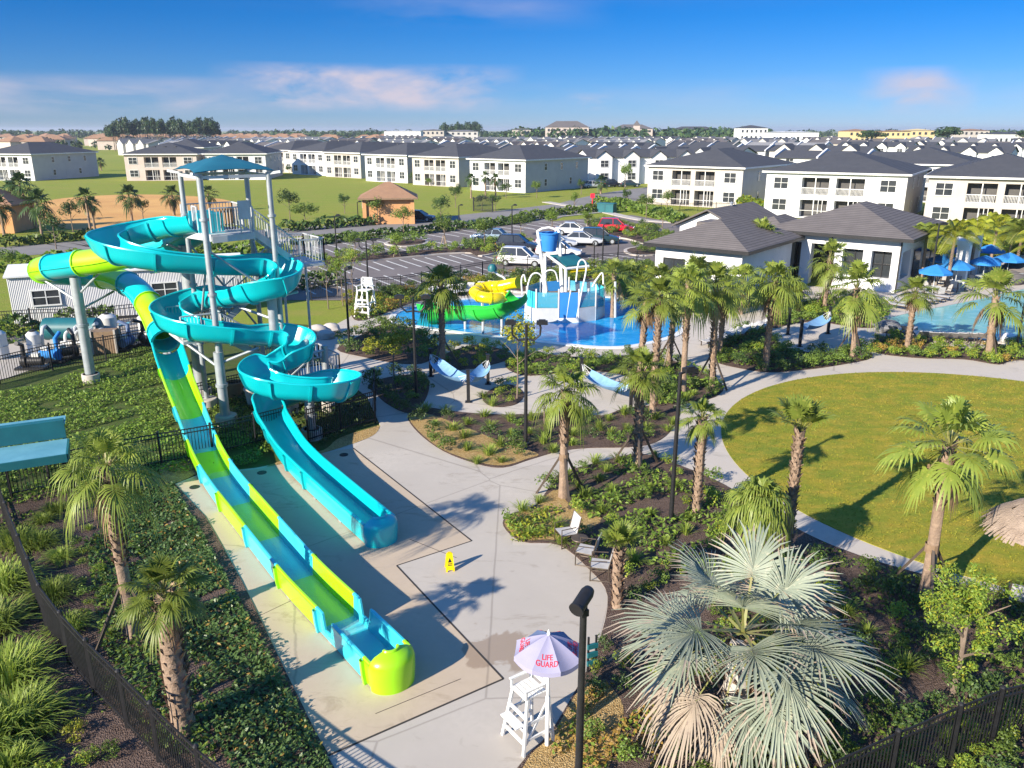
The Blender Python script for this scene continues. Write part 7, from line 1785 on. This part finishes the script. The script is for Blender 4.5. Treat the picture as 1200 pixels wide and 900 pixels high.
# long pink bank left of centre, low thin bank on the left, puffs to the right, faint high streaks
col = mixc(nt, mul(cloud(3.2, 2.2, 7, .38, .58, .017, .073, (0.3, 0.2, 0), .014), box_az(-.34, .02, .08), .95), col, CB)
col = mixc(nt, mul(cloud(3.0, 2.0, 9, .33, .6, .012, .056, (1.7, .9, 0), .014), box_az(-.75, -.26, .1), .7), col, CB)
col = mixc(nt, mul(cloud(3.4, 3, 6, .40, .60, .012, .065, (4.4, .3, 0), .015), box_az(.38, .50, .05), .8), col, CB)
col = mixc(nt, mul(cloud(4.4, 4, 9, .36, .6, .02, .042, (2.2, .3, 0), .008), box_az(.06, .12, .02), .6), col, CB)
col = mixc(nt, mul(cloud(2.0, 1.4, 9, .42, .75, .12, .30, (0.6, 3.1, 0), .06), box_az(-.9, .9, .2), .22), col, CB)
col = mixc(nt, mul(cloud(2.4, 1.8, 10, .40, .70, .012, .06, (7.6, 2.1, 0), .02), box_az(-.9, .9, .2), .22), col, CB)
col = mixc(nt, mul(cloud(3.0, 1.6, 14, .38, .62, .132, .168, (3.3, 1.4, 0), .012), box_az(-.60, -.38, .06), .5), col, CB)
col = mixc(nt, mul(cloud(2.6, 1.2, 8, .36, .66, .105, .150, (5.1, 2.4, 0), .018), box_az(-.22, .12, .1), .32), col, CB)
L.new(col, bg.inputs['Color']); bg.inputs['Strength'].default_value = .08
# ---- thin even air between the camera and the far estate
hz = MB(); hz.box(0, 4400, -1.2, 9900, 9000, 28.2); ho = hz.build('haze', None); tag(ho, 'thin pale air over the whole view', 'haze', None, 'stuff')
hm = bpy.data.materials.new('pale_air'); hm.use_nodes = True; hn = hm.node_tree; hn.nodes.remove(hn.nodes['Principled BSDF'])
pv_ = hn.nodes.new('ShaderNodeVolumePrincipled'); pv_.inputs['Color'].default_value = (.80, .88, 1, 1); pv_.inputs['Density'].default_value = .00016; pv_.inputs['Anisotropy'].default_value = .2
hn.links.new(pv_.outputs[0], hn.nodes['Material Output'].inputs['Volume']); ho.data.materials.clear(); ho.data.materials.append(hm)
s = bpy.data.lights.new('Sun', 'SUN'); s.energy = 5.0; s.angle = R(.53); s.color = (1, .90, .75)
so = bpy.data.objects.new('sun', s); COL.objects.link(so)
sd = Vector((math.sin(SUN_AZ) * math.cos(SUN_EL), math.cos(SUN_AZ) * math.cos(SUN_EL), -math.sin(SUN_EL)))
so.rotation_euler = sd.to_track_quat('-Z', 'Y').to_euler(); so.location = (-30, -30, 40)
cd = bpy.data.cameras.new('Camera'); co = bpy.data.objects.new('camera', cd); COL.objects.link(co)
cd.sensor_width = 36; cd.lens = 36 * FPX / 1200; cd.clip_start = .1; cd.clip_end = 20000
co.location = (0, 0, CH); co.rotation_euler = (math.pi / 2 - PITCH, 0, 0); sc.camera = co
sc.view_settings.view_transform = 'Standard'; sc.view_settings.look = 'None'; sc.view_settings.gamma = 1; sc.view_settings.exposure = 1.0
sc.cycles.max_bounces = 6; sc.cycles.transparent_max_bounces = 8; sc.cycles.diffuse_bounces = 3; sc.cycles.glossy_bounces = 3; sc.cycles.transmission_bounces = 4
sc.cycles.use_denoising = True; sc.cycles.caustics_reflective = False; sc.cycles.caustics_refractive = False
sc.cycles.sample_clamp_indirect = 6
